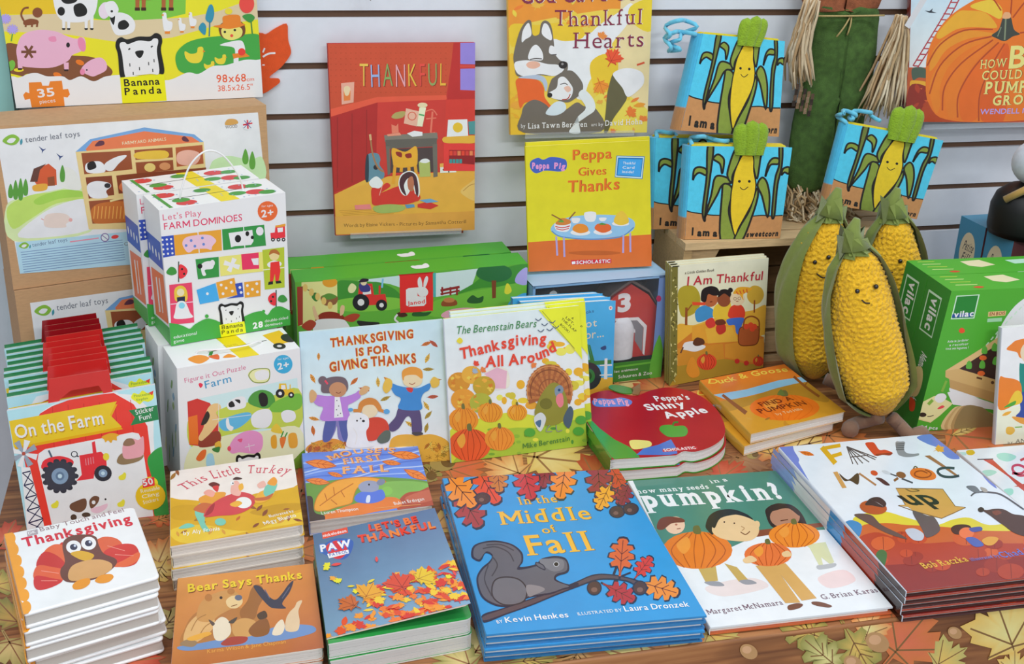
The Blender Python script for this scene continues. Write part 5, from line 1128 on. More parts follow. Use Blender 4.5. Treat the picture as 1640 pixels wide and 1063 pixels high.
# --- leaf book at the far right
def art_leafbook(c):
    c.p('e6ecf2', '1500 690 1900 690 1900 950 1500 950')
    for s in ('1150 360 1220 345 1310 370 1300 400 1240 420 1170 400', '1030 500 1100 490 1150 510 1100 540 1040 540', '1210 660 1280 650 1290 690 1250 710'): c.b('a4dccc', Q(s))
    c.b('d9b82c', Q('890 330 940 320 965 345 940 365 900 360')); c.b('b8ddd8', Q('815 345 880 340 890 365 840 362'))
    c.p('c8473a', Q('1030 402 1110 398 1250 530 1380 620 1420 700 1340 640 1250 550 1110 450')); c.l('3a2a34', Q('985 402 1120 398'), 1.6); c.p('c8473a', Q('1295 632 1420 640 1420 620 1380 610'))
    c.l('c8475a', Q('1280 520 1360 520 1395 480 1340 450 1290 460 1290 500 1350 540 1450 520'), 4); c.l('c8473a', Q('1350 410 1420 380'), 4)
r = book('picture_book', flat(.011), '1533 721 1720 706 1950 905 1745 905', .009, 'hard', art_leafbook, 'white picture book with red lettering and pale green splashes, right of the glossy stack', base='e6ecf2', spine='e6ecf2')
# ================================================================ standing books and boxes
G7 = lambda s: [(x/3.417+440, y/3.417+480) for x, y in P(s)]
def art_giving(c):
    c.q(['b6d0ee', 'bcd4ee', 'dfe6f0', 'e2e6ee'], '478 530 712 508 726 740 490 760', 5)
    for d, col in ((1.3, 'e8b45a'), (0, 'b4481c')):
        b = .075 if d else .032
        c.t(col, 'THANKSGIVING', [(529, 555), (662, 540)], 13, b, jit=.5); c.t(col, 'IS FOR', [(570, 570), (624, 563)], 12, b, jit=.5); c.t(col, 'GIVING THANKS', [(528, 594), (667, 579.5)], 14, b, jit=.5)
    lf = ['d8923a', 'c8682c', 'b84a3a', 'd8b04a', 'a8923a']
    for i, (x, y) in enumerate(((240, 310), (830, 240), (870, 240), (835, 320), (840, 380), (208, 430), (435, 445), (490, 490), (565, 450), (605, 540), (620, 440), (870, 450), (865, 530), (830, 580), (840, 630), (215, 650), (210, 715), (670, 690), (740, 680), (830, 700), (880, 440))): p = G7([(x, y)])[0]; c.leaf(lf[i % 5], *p, 9 if i else 7, i*67, 'leaf', '8a5a2a', sq=.9)
    c.b('d8a23c', G7('630 780 660 745 720 735 790 740 860 735 930 760 960 800 970 900 800 900 640 860')); c.b('d08a34', G7('180 800 240 770 330 760 380 790 300 830 180 830'))
    confetti(c, ['e0a63a', 'c8862c', 'b8702c', 'e8bc54', 'a8862c'], (626, 700, 722, 745), 46, 5, 9, ('leaf', 'maple'), .8, '8a5a20', 6, lambda x, y: y < 722-(x-626)*.2); confetti(c, ['e0a63a', 'c8702c', 'b8562c'], (494, 708, 556, 726), 16, 5, 8, ('leaf', 'maple'), .8, '8a5a20', 7)
    # girl in purple
    c.b('7a74a8', G7('285 645 345 640 400 650 410 700 400 770 350 760 340 690 330 720 300 770 262 765')); c.b('4f5a94', G7('285 645 330 645 330 700 300 768 262 762')); c.b('4f5a94', G7('350 650 400 655 412 720 402 772 372 760'))
    c.b('b07cc8', G7('215 560 220 520 280 525 330 525 380 530 440 510 460 495 470 530 430 560 400 580 410 650 340 660 250 655 265 590 240 580')); c.p('f0f0f4', G7('328 530 355 530 375 640 325 645')); 
    for x, y in ((340, 550), (350, 580), (338, 600), (360, 620), (345, 630)): c.e('4a4a58', *G7([(x, y)])[0], .9)
    c.b('caa070', G7('195 560 190 510 205 490 230 515 220 550')); c.b('caa070', G7('462 500 490 470 520 480 500 510 470 520'))
    c.b('6a5a60', G7('255 500 265 440 320 420 380 425 402 465 385 505 300 510')); c.e('6a5a60', *G7([(262, 440)])[0], 7); c.e('b88460', *G7([(345, 490)])[0], 14, 12); c.l('d8485a', G7('275 440 290 460'), 3); c.l('6a3020', G7('335 505 350 510 362 503'), 1)
    # boy in blue
    c.b('574a70', G7('680 590 740 600 790 600 805 680 800 725 755 730 745 650 720 640 680 700 640 720 620 690 660 640')); c.b('3f82c0', G7('640 490 635 455 680 470 740 480 790 480 850 455 845 490 815 510 800 545 800 600 680 595 690 540 660 520'))
    c.b('f0c8a0', G7('700 440 705 405 760 395 805 415 800 460 750 478 712 465')); c.b('d8923c', G7('698 430 700 385 750 365 800 380 810 420 800 430 770 410 715 415 705 440')); c.l('9a4a34', G7('735 455 752 462 768 452'), 1.2); c.b('c83a3a', G7('720 480 755 482 750 505 730 500')); c.b('d8b04a', G7('590 480 610 430 640 440 640 480 610 510')); c.b('d8b04a', G7('850 450 870 420 900 440 895 470 865 480')); c.b('4a4448', G7('750 725 800 722 810 735 770 742'))
    # girl with the dog
    c.b('c8432f', G7('480 740 500 660 560 640 610 660 625 710 590 740 540 770 490 765')); c.b('5a6458', G7('560 760 600 715 632 720 625 770 580 785')); c.e('f0c8a4', *G7([(520, 600)])[0], 13, 13); c.b('c8803c', G7('455 610 465 560 510 535 555 545 585 590 570 610 540 575 490 580 470 620')); c.l('c8803c', G7('465 605 430 605'), 5).l('c8803c', G7('570 600 600 610'), 5); c.e('5a9ac8', *G7([(415, 600)])[0], 4, 3); c.e('5a9ac8', *G7([(612, 610)])[0], 5, 4)
    c.b('f2efe8', G7('395 680 410 630 460 615 510 640 515 690 500 720 510 770 540 800 400 805 400 740')); c.e('26262a', *G7([(485, 662)])[0], 2.4, 2); c.e('26262a', *G7([(450, 660)])[0], 1.4); c.e('26262a', *G7([(470, 648)])[0], 1.2); c.l('d8d4cc', G7('430 700 450 740 440 790'), 1.2)
pl = PG
book('picture_book', pl, '480 533 709 512 722 737 491 752', .007, 'hard', art_giving, 'pale blue standing picture book with three children tossing autumn leaves, before the green farm boxes', base='c4d8ee', spine='c4d8ee', m='print')
# --- lift the flap books
def art_beren(c):
    c.q(['cfe0f4', 'cfe0f4', 'e4ecf6', 'e4ecf6'], '708 505 930 486 944 716 722 745', 4)
    for i in range(70):
        x, y = c.rnd.uniform(800, 935), c.rnd.uniform(545, 650)
        if x+y*.4 > 1100 or y > 610: c.e(['e8c03a', 'e0a52c', 'f0d45a', 'd89a34', 'c8b83a'][i % 5], x, y, c.rnd.uniform(4, 10), c.rnd.uniform(4, 8))
    c.b('e6d6c6', '775 600 790 588 812 592 814 620 780 622'); c.p('d8a8b8', '776 598 796 588 812 594 810 622 790 622')
    c.b('c8cc3c', '720 690 760 672 820 660 880 668 945 655 950 730 720 750'); c.b('9cb83a', '800 690 870 684 940 672 945 720 730 745')
    for i in range(26): x, y = c.rnd.uniform(730, 940), c.rnd.uniform(680, 730); c.e(['6f9c34', '86ac3a', 'd8d24a', '4f8a3a'][i % 4], x, y, c.rnd.uniform(2, 6), c.rnd.uniform(1.5, 4))
    # plain heap of autumn pumpkins and bushes on the left half
    for x, y, r_, col in ((735, 612, 18, 'c8882c'), (755, 600, 16, 'd8a23a'), (775, 618, 18, 'b8982c'), (742, 640, 20, 'd89232'), (770, 645, 18, 'a8a83a')): c.e(col, x, y, r_, r_*.9); confetti(c, ['e0a03a', 'c87828', 'e8bc4a'], (x-r_*.7, y-r_*.6, x+r_*.7, y+r_*.6), 7, 4, 6, seed=int(x))
    pumpkin(c, 742, 672, 24, 20, 'e08a2c'); pumpkin(c, 785, 660, 20, 16, 'e0902c'); pumpkin(c, 752, 712, 34, 26, 'd8582c', '9c3a1c'); pumpkin(c, 800, 702, 24, 19, 'e08a34'); pumpkin(c, 828, 660, 16, 13, 'e8962c')
    c.b('e8d83c', '780 488 960 460 960 580 930 572 868 497'); c.b('d8dc2e', '867 488 960 470 945 580 918 556 866 500'); c.l('8a8a2c', '868 498 920 558', 1)
    c.t('4a4a1c', 'A', '914 509 917 512', 5, .02); c.t('4a4a1c', 'LIFT-', '905 509 918 521', 5, .015); c.t('4a4a1c', 'THE-FLAP', '898 511 921 532', 5, .015); c.t('4a4a1c', 'BOOK!', '896 520 910 533', 5, .015)
    c.t('3f7f4a', 'The Berenstain Bears', '730 535 858 523', 12, .004, sh=.2, jit=.25)
    c.b('d8c83a', '731 546 736 540 741 545 737 550'); c.t('d8442f', 'Thanksgiving', '737 574 770 566 810 556 874 548', 17, .03, jit=.5); c.t('d8442f', 'All Around', '777 588 830 582 860 576 892 562', 17, .03, jit=.5)
    for x, y in ((862, 512), (872, 520), (884, 516), (866, 530), (880, 528), (890, 524)): c.l('4a5a70', f'{x-5} {y-2} {x} {y+1} {x+5} {y-3}', 1.4)
    for x, y, k in ((762, 582, 'd8442f'), (773, 592, 'e07a3c'), (854, 584, 'e07a3c'), (760, 594, '98a8b8')): c.leaf(k, x, y, 6, x, 'maple')
    # turkey
    for i in range(25):
        a = math.radians(-205+i*9.6); c.l(['9c5a34', 'b4703e'][i % 2], [(880, 634), (880+37*math.cos(a), 625+42*math.sin(a))], 3, w1=7)
    for r1, col in ((1., 'c88a54'), (.86, '7a4428'), (.66, 'a86238'), (.48, '8a5030')):
        c.l(col, [(880+36*r1*math.cos(math.radians(a)), 626+40*r1*math.sin(math.radians(a))) for a in range(-200, 25, 15)], 1.6)
    c.b('8a8434', '856 664 862 640 876 618 888 612 900 620 908 640 908 664 894 678 870 680'); c.e('6f6a28', 874, 646, 10, 9); c.b('4a5a6a', '902 668 912 650 918 660 912 684 904 680'); c.b('c8ccd0', '855 668 866 660 874 670 866 690 858 682'); c.b('4a6a8a', '857 676 866 672 864 684')
    c.b('7a8a9a', '888 622 896 616 902 622 898 632 890 634'); c.b('e07a84', '892 632 900 630 902 646 896 652 890 642'); c.e('2f5a8a', 895, 624, 2.4); c.e('222', 895, 624, 1); c.l('8a8a80', '880 680 874 690 884 690', 1.5).l('8a8a80', '890 680 892 690 900 688', 1.5)
    for x, y in ((848, 692), (926, 690), (930, 672)): c.e('4f9a3a', x, y, 9, 7)
    c.t('4a7a3a', 'Mike Berenstain', '837 718 912 705', 8, .012, jit=.2)
pl = stand((723, 741), (940, 713), 8, .001)
T_ = .0042
r = book('lift_flap_book', pl, '711 511 927 489 940 713 723 741', T_, 'paper', art_beren, 'front standing yellow and blue book with a turkey and red title lettering', group='turkey flap books', base='cfe0f4', spine='d0d8e0', back='d8dc2e', m='print')
n_ = V((-pl.n.x, -pl.n.y, 0)).normalized()
dup(r, n_*.006+pl.u*.011+V((0, 0, .003)), 'second flap book, right behind the front yellow and blue turkey book')
dup(r, n_*.012+pl.u*.012+V((0, 0, .005)), 'rearmost flap book of three, before the blue tractor books')
# --- blue tractor board books
C3 = lambda s: [(x/4.83+830, y/4.83+400) for x, y in P(s)]
def art_tract(c):
    c.p('44a5e0', '820 470 1000 470 1000 650 820 650'); c.p('d89a34', '820 616 1000 606 1000 660 820 660'); c.b('e8a83c', '900 612 990 604 990 620 900 624')
    c.t('f2cdb4', 'not', '929 526 956 522', 12, .004); c.t('f2cdb4', 'tor...', '929 544 967 539', 13, .004); c.t('2a4a78', 'books', '929 504 951 500', 5, .004); c.e('e8d0c8', 978, 493, 3, 3.4); c.e('d8485a', 978, 493, 1.4)
    c.p('2f7a3c', C3('480 735 540 730 575 860 720 850 720 880 480 900')); c.p('8ccbee', C3('485 750 535 748 555 850 500 862')); c.p('d83a3a', C3('486 840 510 836 512 880 490 884')); c.p('2f7a3c', C3('545 735 556 735 590 860 575 862'))
    c.e('2f3338', *C3([(545, 975)])[0], 20, 22); c.e('2f7a3c', *C3([(540, 975)])[0], 11, 12); c.e('1c4a28', *C3([(540, 975)])[0], 6, 7); c.e('2f8a44', *C3([(540, 975)])[0], 2.5)
    for y in (890, 965): c.p('f0f2f6', C3(f'630 {y} 725 {y-6} 725 {y+6} 630 {y+8}'))
    c.p('f0f2f6', C3('668 840 690 838 688 1000 662 1000')); c.b('2a4a78', C3('635 760 650 748 675 740 680 765 655 775'))
pl = stand((835, 660), (980, 642), 4, .0008)
r = book('board_book', pl, '842 490 986 481 980 642 835 660', .010, 'board', art_tract, 'blue board book with a green tractor and white fence, front one of three', group='blue tractor books', base='44a5e0', edge='7cc4ee', spine='3a90c8', rad=.012, leaves=4)
n_ = V((-pl.n.x, -pl.n.y, 0)).normalized()
dup(r, n_*.0112+V((-.004, 0, .002)), 'middle blue board book of three, behind the green tractor cover')
dup(r, n_*.0224+V((-.012, 0, .004)), 'rearmost blue board book of three, against the barn toy box')
# --- long green farm boxes
J = lambda s: [(x/3.417+420, y/3.417+250) for x, y in P(s)]
def art_janod(c):
    c.p('5fa83c', '465 400 860 400 860 560 465 560'); c.p('bfe0f2', J('520 680 760 652 760 720 700 700 640 690')); c.b('3f8a34', J('410 690 480 680 560 690 640 690 740 740 740 800 410 790')); c.b('7cbc44', J('410 790 560 770 760 780 760 830 560 850 410 840'))
    c.p('ecd48c', J('215 690 410 680 412 900 205 930')); c.p('a03a2c', J('190 715 222 712 222 920 195 930')); c.e('f0962c', *J([(370, 690)])[0], 12, 8); c.b('3a7a34', J('270 770 290 745 315 770 295 795')); c.b('8a5a3a', J('320 770 365 755 412 770 400 810 340 815')); c.b('5a8a3a', J('325 770 365 750 408 768 365 785')); c.l('6a4a34', J('210 715 270 740 285 755'), 1.4)
    for i in range(5): c.e('d8b868', *J([(235+i*34, 720+i*24)])[0], 4, 6)
    tractor(c, 590, 475, 1.5, 'd23430'); c.b('3a3a7a', J('530 700 560 690 590 715 585 740 540 740')); c.e('f0c8a0', *J([(555, 690)])[0], 5); c.b('2a2030', J('530 690 545 670 580 672 575 685')); c.b('e8d8a0', J('470 720 490 695 515 715 500 745 475 745'))
    c.l('7ab8d8', J('655 720 660 670'), 3)
    c.p('4aa8a8', J('935 640 950 638 950 770 935 770')); c.p('c4e4f4', J('950 640 1180 615 1150 700 1080 750 950 770')); c.b('3f8a34', J('1050 760 1150 700 1240 640 1450 590 1450 700 1200 720')); c.b('6fb440', J('930 800 1100 750 1260 720 1450 700 1450 860 940 880'))
    c.b('2a6a3c', J('1170 640 1200 600 1280 590 1350 610 1365 650 1330 680 1260 690 1195 670')); c.p('7a4028', J('1255 680 1280 680 1278 775 1258 778')); c.b('2a5a30', J('1120 790 1150 760 1180 775 1210 765 1200 800 1140 805')); c.b('efd23c', J('1325 745 1335 700 1350 700 1365 735 1345 755')); c.b('a8a0dc', J('1385 690 1400 640 1450 610 1450 700')); c.b('4aa6dc', J('1335 830 1370 780 1450 750 1450 850 1350 845'))
    c.l('8a2a2c', J('975 735 1080 715'), 4).l('8a2a2c', J('975 755 1080 735'), 3)
    for x in (985, 1030, 1065): c.l('8a2a2c', J(f'{x} 760 {x} 715'), 3)
    c.b('8a4a2c', J('990 790 1055 785 1062 815 985 820')); c.e('b87a4a', *J([(1022, 787)])[0], 9, 4)
    c.b('f0a0b0', J('985 880 1000 850 1080 830 1180 832 1250 850 1240 880 1100 900')); c.b('8a2e20', J('290 900 320 860 380 850 440 870 455 900 380 890 330 905')); c.b('f2f0ec', J('290 905 330 890 420 890 460 905 470 960 290 960')); c.b('a8402c', J('450 880 500 860 535 870 500 905 460 900')); c.b('a8402c', J('215 930 260 895 295 915 260 955')); c.b('d8b48a', J('275 830 285 820 300 860 310 890 290 890')); c.b('d8b48a', J('430 820 450 820 445 860 425 870'))
    c.b('2a2a2a', J('520 900 580 905 640 910 620 930 540 930')); c.b('4a2a24', J('735 860 770 850 795 870 770 880 745 876')); c.l('f4f4f0', J('740 865 725 890 745 910'), 3); c.b('2a5a30', J('820 860 850 845 880 855 925 850 900 872 830 875'))
    c.b('d92e2e', J('752 665 760 652 925 640 932 650 934 830 915 845 770 856 755 840')); c.p('f4f4f6', J('786 730 800 722 880 714 893 724 897 805 885 818 800 823 787 815')); c.p('d92e2e', J('848 735 880 725 905 745 890 770 850 765')); c.b('f8f8f8', J('848 740 862 718 892 718 908 742 895 765 862 765')); c.b('f8f8f8', J('855 715 850 680 862 660 872 680 875 715')); c.b('f8f8f8', J('882 715 885 680 898 655 908 668 900 700 890 718')); c.t('d92e2e', 'Janod', J('795 815 890 803'), 6, .02)
def top_janod(c): c.b('f4f4f4', '50 52 51 42 54 48 57 30 58 46 57 66 52 70').e('f4f4f4', 54, 55, 3, 14)
pl = stand(at_y(473, 560, 1.665), at_y(845, 530, 1.665), 0); zb = .0005
bl_, br_ = pl.loc((470, 560)), None
# bottom corners on the table in the same plane
O = at_y(473, 452, 1.655); pl = Plane((O.x, 1.655, 0), (1, .045, 0), (0, 0, 1))
def foot(p): a, b = pl.loc(p); return proj(pl.pt(a, .0006))
QJ = [(472.7, 452), (845, 422), foot((845, 422)), foot((472.7, 452))]
dj = .052
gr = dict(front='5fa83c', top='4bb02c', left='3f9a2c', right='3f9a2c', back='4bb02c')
r, A, B = carton('farm_puzzle_box', pl, QJ, dj, gr, 'front long green box with a red logo panel and red tractor', 'puzzle', 'long green boxes', art_janod, top_janod)
dup(r, (-.012, dj+.004, .0), 'rear long green box, seen over the front one with the red logo panel')
# --- toy set in a window box
def toyset():
    pl = stand((846, 628), (1058, 604), 0); q = P('843 437 1073 440 1058 604 846 628'); a = [pl.loc(p) for p in q]
    w_ = a[1][0]; h_ = a[1][1]; D = .085; sky, grn = '8cb8e0', '3f8a34'
    o = thing('barn_toy_set', tuple(pl.pt(0, 0, -D)), 'windowed blue box of red number 3 barn blocks behind the blue tractor books', 'toy')
    R = lambda x0, x1, y0, y1: [(x0, y0), (x1, y0), (x1, y1), (x0, y1)]
    mb = MB(); t = .0012
    mb.prism(R(0, w_, 0, h_), pl, -D, -D+t, '3a3a44', 'card'); mb.prism(R(0, w_, h_-t, h_), pl, -D, 0, 'a9cdea', 'card'); mb.prism(R(0, t, 0, h_), pl, -D, 0, sky, 'card'); mb.prism(R(w_-t, w_, 0, h_), pl, -D, 0, sky, 'card'); mb.prism(R(0, w_, 0, t), pl, -D, 0, grn, 'card')
    mb.prism(R(0, w_, 0, .034), pl, -.001, 0, grn, 'card'); mb.prism(R(0, w_, h_-.004, h_), pl, -.001, 0, sky, 'card'); mb.prism(R(w_-.018, w_, .03, h_), pl, -.001, 0, '7a9ad0', 'card'); mb.prism(R(0, .005, .03, h_), pl, -.001, 0, sky, 'card')
    c = Art(mb, pl, q); c.b('5fa83c', '1040 600 1044 570 1052 545 1058 540 1066 600 1050 610'); c.e('a8325a', 1055, 478, 4, 5); c.t('e0e8d8', 'les animaux', '984 597 1022 592', 4, .006); c.t('e0e8d8', 'Schuuren & Zoo', '990 606 1044 599', 5, .006); c.l('5fa83c', '985 588 1058 578', 3)
    mb.build('box_shell', o)
    def barn(x0, x1, y1, yh, d0, d1, num, art=None):
        mb = MB(); xm = (x0+x1)/2; sh = y1-(y1-.036)*.16
        poly = [(x0, .036), (x1, .036), (x1, sh-.022), (x1-.016, sh), (xm, y1), (x0+.016, sh), (x0, sh-.022)]
        mb.prism(poly, pl, d0, d1, 'c8302c', 'gloss')
        rf = [(x1+.002, sh-.022), (x1-.014, sh+.003), (xm, y1+.003), (x0+.014, sh+.003), (x0-.002, sh-.022), (x0-.002, sh-.019), (x0+.014, sh+.007), (xm, y1+.008), (x1-.014, sh+.007), (x1+.002, sh-.019)]
        mb.prism(rf, pl, d0, d1-.001, '6a625e', 'print')
        c = Art(mb, pl.shifted(d1), q)
        if art: art(c)
        mb.build('barn_block', o)
    ax = lambda x: pl.shifted(-.01).loc((x, 500))[0]
    ay = lambda y, x=1000: pl.shifted(-.01).loc((x, y))[1]
    def a3(c): c.t('f2f2f2', '3', '989 499 1010 496', 26, .05); c.p('e8e8ea', C3('750 530 930 520 995 585 975 815 960 800 970 600 920 545 750 550')); c.p('7a7a80', C3('750 550 920 545 968 600 955 790 900 700 900 640 750 640')); c.p('c8c8cc', C3('750 590 880 590 905 620 905 640 750 640'))
    barn(ax(966), ax(1052), ay(457), 0, -.06, -.012, 3, a3)
    def a2(c): c.t('f2f2f2', '2', '880 488 894 486', 20, .05); c.l('f0f0f0', '854 486 889 474 918 484', 2)
    barn(ax(850), ax(924), ay(474, 888), 0, -.06, -.016, 2, a2)
    mb = MB(); cx, cy = ax(1000), ay(560)
    vs = []; n = 18
    for i in range(9):
        h = .036+(.07)*i/8; rr = .021*(1 if i < 6 else (1-(i-5)**2*.06))
        for j in range(n): t_ = 2*math.pi*j/n; vs.append(pl.pt(cx+rr*math.cos(t_), h, -.0235+rr*math.sin(t_)*.5+.009))
    mb.add(vs, [[i*n+j, i*n+(j+1) % n, (i+1)*n+(j+1) % n, (i+1)*n+j] for i in range(8) for j in range(n)]+[[8*n+j for j in range(n)]], 'e6e6ea', 'fabric', True); mb.build('silo_block', o)
    mb = MB(); mb.add([pl.pt(.004, .032, -.0015), pl.pt(w_-.017, .032, -.0015), pl.pt(w_-.017, h_-.003, -.0015), pl.pt(.004, h_-.003, -.0015)], [[0, 1, 2, 3]], 'fff', 'film'); mb.build('window_film', o)
toyset()
# --- small golden edged books
D4 = lambda s: [(x/4.254+1040, y/4.254+370) for x, y in P(s)]
def art_golden(c):
    c.q(['f4e2c4', 'f4e2c4', 'f0d9a8', 'e8cc90'], '1070 420 1240 405 1230 600 1070 630', 4)
    c.b('e0a83a', D4('190 640 300 640 420 600 560 560 700 540 800 510 800 700 190 800')); c.p('c8782c', D4('190 770 350 640 520 640 780 720 790 920 190 960')); c.b('a8842c', D4('150 930 300 900 500 870 650 900 800 930 790 1063 150 1080'))
    c.b('a8982c', D4('195 480 200 400 250 370 310 380 345 440 340 520 290 570 220 580')); c.l('8a4a24', D4('250 640 252 520'), 4).l('8a4a24', D4('252 550 290 500'), 2); c.b('c8a23a', D4('665 450 680 390 720 370 765 390 780 440 750 490 700 495')); c.l('8a4a24', D4('714 555 716 470'), 2.4)
    c.p('d89a34', D4('290 650 380 630 580 640 610 750 400 765 290 740')); c.p('e0a83c', D4('380 665 560 650 610 750 400 765')); c.p('c8862c', D4('190 800 500 765 510 870 190 920')); c.p('cf8c30', D4('515 770 780 730 780 910 515 860'))
    # three children
    c.b('3f8ac0', D4('310 570 325 530 380 505 440 540 440 580 400 600 330 620')); c.b('c83a34', D4('385 610 430 590 450 640 410 662 385 640')); c.e('b0623c', *D4([(415, 465)])[0], 12, 12); c.b('241c20', D4('350 460 360 400 410 375 460 385 480 430 440 440 400 430 385 480 360 480')); c.p('d84a2c', D4('290 482 380 485 380 505 295 505'))
    c.b('e8b83a', D4('440 520 480 490 550 480 545 590 440 590')); c.e('8a4a30', *D4([(508, 465)])[0], 11, 12); c.b('241c20', D4('470 450 480 405 520 395 555 415 550 450 510 425')); c.e('241c20', *D4([(552, 402)])[0], 4); c.b('b8342c', D4('460 640 510 630 520 680 480 705 455 680')); c.b('6a3424', D4('450 610 500 600 520 630 460 640'))
    c.b('d0402c', D4('535 560 560 510 620 500 650 540 645 590 600 600 545 590')); c.b('3f6ac0', D4('530 600 640 590 630 640 610 700 590 690 580 640 540 640')); c.e('f0c8a4', *D4([(600, 460)])[0], 12, 11); c.b('e8a02c', D4('570 425 600 385 660 380 700 395 640 430 640 470 610 430')); 
    for i in range(4): c.l('c8502c', D4(f'{590+i*24} {410-i*6} {606+i*20} {432-i*4}'), 1.6)
    c.e('7a4a3a', *D4([(583, 460)])[0], 2.6); c.e('7a4a3a', *D4([(612, 458)])[0], 2.6); c.e('f0c8a4', *D4([(583, 460)])[0], 1.9); c.e('f0c8a4', *D4([(612, 458)])[0], 1.9); c.l('8a3424', D4('590 478 606 477'), 1); c.l('6a2418', D4('412 482 428 480'), 1.4)
    c.bo('a8562c', '6b3418', D4('612 770 610 680 640 650 740 650 748 690 735 760 690 778'), 1.4); c.l('8a4a24', D4('640 670 650 600 700 580 745 610 745 680'), 2.4)
    for x, y in ((660, 650), (690, 640), (715, 650), (700, 665)): c.e('d84a2c', *D4([(x, y)])[0], 4.5)
    c.b('f0e8e0', D4('225 800 240 760 300 750 340 770 380 780 370 800 310 820 250 810')); c.b('5a3424', D4('295 760 320 725 365 735 375 765 340 780 310 780')); c.l('6a4430', D4('230 790 212 830'), 2.4)
    pumpkin(c, *D4([(390, 890)])[0], 16, 13, 'd8482c', '982c18'); c.b('d88a2c', D4('250 950 270 880 300 860 340 950 330 990 280 995')); pumpkin(c, *D4([(742, 885)])[0], 9, 8, 'd8482c', '982c18'); c.e('c8322c', *D4([(597, 885)])[0], 4); c.e('c8322c', *D4([(660, 898)])[0], 4)
    c.p('6f6a30', '1070 428 1085.5 426 1084 600 1070 620'); rn = random.Random(2)
    for i in range(60): x, y = 1073+rn.random()*11, 430+rn.random()*180; c.l(['b8ae62', 'd0c684', '4a4620'][i % 3], [(x, y), (x+rn.uniform(-3, 3), y+rn.uniform(-5, 5))], 1.6, sm=False)
    c.p('2a2a20', D4('152 222 200 218 203 228 154 233')) ; c.p('2a2a20', D4('155 238 203 234 203 240 156 245'))
    c.t('4a4038', 'a Little Golden Book', D4('240 292 440 272'), 4, .004, sh=.2); c.t('b42c3c', 'I Am Thankful', D4('255 370 768 330'), 13.5, .012)
pl = stand((1073, 618), (1222, 590), 5, .0008)
r = book('picture_book', pl, '1075 426 1231 413 1222 588 1073 618', .0045, 'hard', art_golden, 'small cream picture book with three children on straw bales, front one of three', group='golden spine books', base='f2dfc0', spine='8a8440', back='e8d4a8', m='print')
n_ = V((-pl.n.x, -pl.n.y, 0)).normalized()
dup(r, n_*.0062+V((0, 0, .0015)), 'middle one of three small cream books with gold patterned spines')
dup(r, n_*.0124+V((0, 0, .003)), 'rearmost of three small cream books, before the crate')
# --- apple shaped board books
B3 = lambda s: [(x/3.417+820, y/3.417+440) for x, y in P(s)]
AP = B3('398 690 430 655 480 638 535 632 600 650 660 660 700 655 760 632 850 616 960 632 1060 680 1130 750 1165 830 1155 890 1090 940 1000 968 940 965 900 985 860 990 560 1010 545 1000 460 880 402 790')
def apple(z, T, label, art):
    pl = flat(z); poly = [pl.loc(p) for p in smooth(AP, True, 4)]; 
    o = thing('apple_board_book', tuple(pl.pt(*poly[0], -T)), label, 'book', 'apple shaped books')
    mb = MB(); mb.prism(poly, pl, -.0018, 0, 'c4182a', 'foil', 'f2ece8')
    if art:
        cl = B3('380 560 1200 560 1200 1040 380 1040')
        c = Art(mb, pl, cl, m='foil'); c.b('7a1420', B3('402 690 435 660 535 640 640 665 680 700 620 800 560 1000 545 1000 460 880 405 790'), n=3) if 0 else None
        c.m = 'gloss'; 
        c.p('3f9a34', B3('404 790 460 880 545 998 560 1008 700 1000 690 985 640 940 560 900 480 840 420 780')); 
        c.b('5f86d8', B3('440 690 480 676 540 680 600 672 655 690 640 715 560 722 460 720')); c.t('f2a8c4', 'Peppa Pig', B3('450 708 640 706'), 9, .04, jit=.5)
        c.t('f6f0f0', "Peppa's", B3('790 690 975 680'), 8, .025, jit=.3); c.t('f6f0f0', 'Shiny', B3('742 742 955 719'), 10, .035, jit=.3); c.t('f6f0f0', 'Apple', B3('845 786 1075 751'), 10.5, .035, jit=.3)
        c.b('46a034', B3('808 850 820 825 870 820 890 828 940 826 962 850 950 880 900 888 850 884')); c.l('2a7a2c', B3('880 825 888 808 910 806'), 3)
        c.p('4a72c8', B3('680 985 720 950 800 930 870 900 900 950 905 978 860 986')); c.b('e8dc7a', B3('645 930 650 905 720 905 760 915 755 940 670 955')); c.p('c8283c', B3('822 955 1012 940 1015 955 826 970')); c.t('f4e8e8', 'SCHOLASTIC', B3('835 966 1008 952'), 4, .03)
    mb.build('front_cover', o)
    cen = V((sum(p[0] for p in poly)/len(poly), sum(p[1] for p in poly)/len(poly)))
    ins = lambda k: [tuple(cen+(V(p)-cen)*k) for p in poly]
    mb = MB(); n = 4; dz = (T-.0036)/n
    for i in range(n): mb.prism(ins(.994-.002*(i % 2)), pl, -T+.0018+dz*i, -T+.0018+dz*(i+1)-.0002, 'f0ece8', 'paper')
    mb.build('pages', o)
    mb = MB(); mb.prism(poly, pl, -T, -T+.0018, '3f9a34', 'gloss'); mb.build('back_cover', o)
    mb = MB(); a, b = pl.loc(B3('405 790')[0]), pl.loc(B3('545 1003')[0]); d = V((b[0]-a[0], b[1]-a[1])).normalized()*.0; e = V((-(b[1]-a[1]), b[0]-a[0])).normalized()*-.0015
    mb.prism([a, b, (b[0]+e.x, b[1]+e.y), (a[0]+e.x, a[1]+e.y)], pl, -T, 0, '3f9a34', 'gloss'); mb.build('spine', o)
    if art:
        mb = MB(); mb.prism(ccw([pl.loc(p) for p in smooth(B3('530 625 545 608 600 612 660 630 650 655 590 650'), True, 4)]), pl, .0005, .002, '3f8a2c', 'gloss'); mb.prism(ccw([pl.loc(p) for p in B3('650 630 700 600 704 640 690 662 660 658')]), pl, .0005, .002, '8a6a3c', 'gloss'); mb.build('leaf', o)
    return o
r = apple(.034, .0165, 'shiny red apple shaped board book, upper one of two', True)
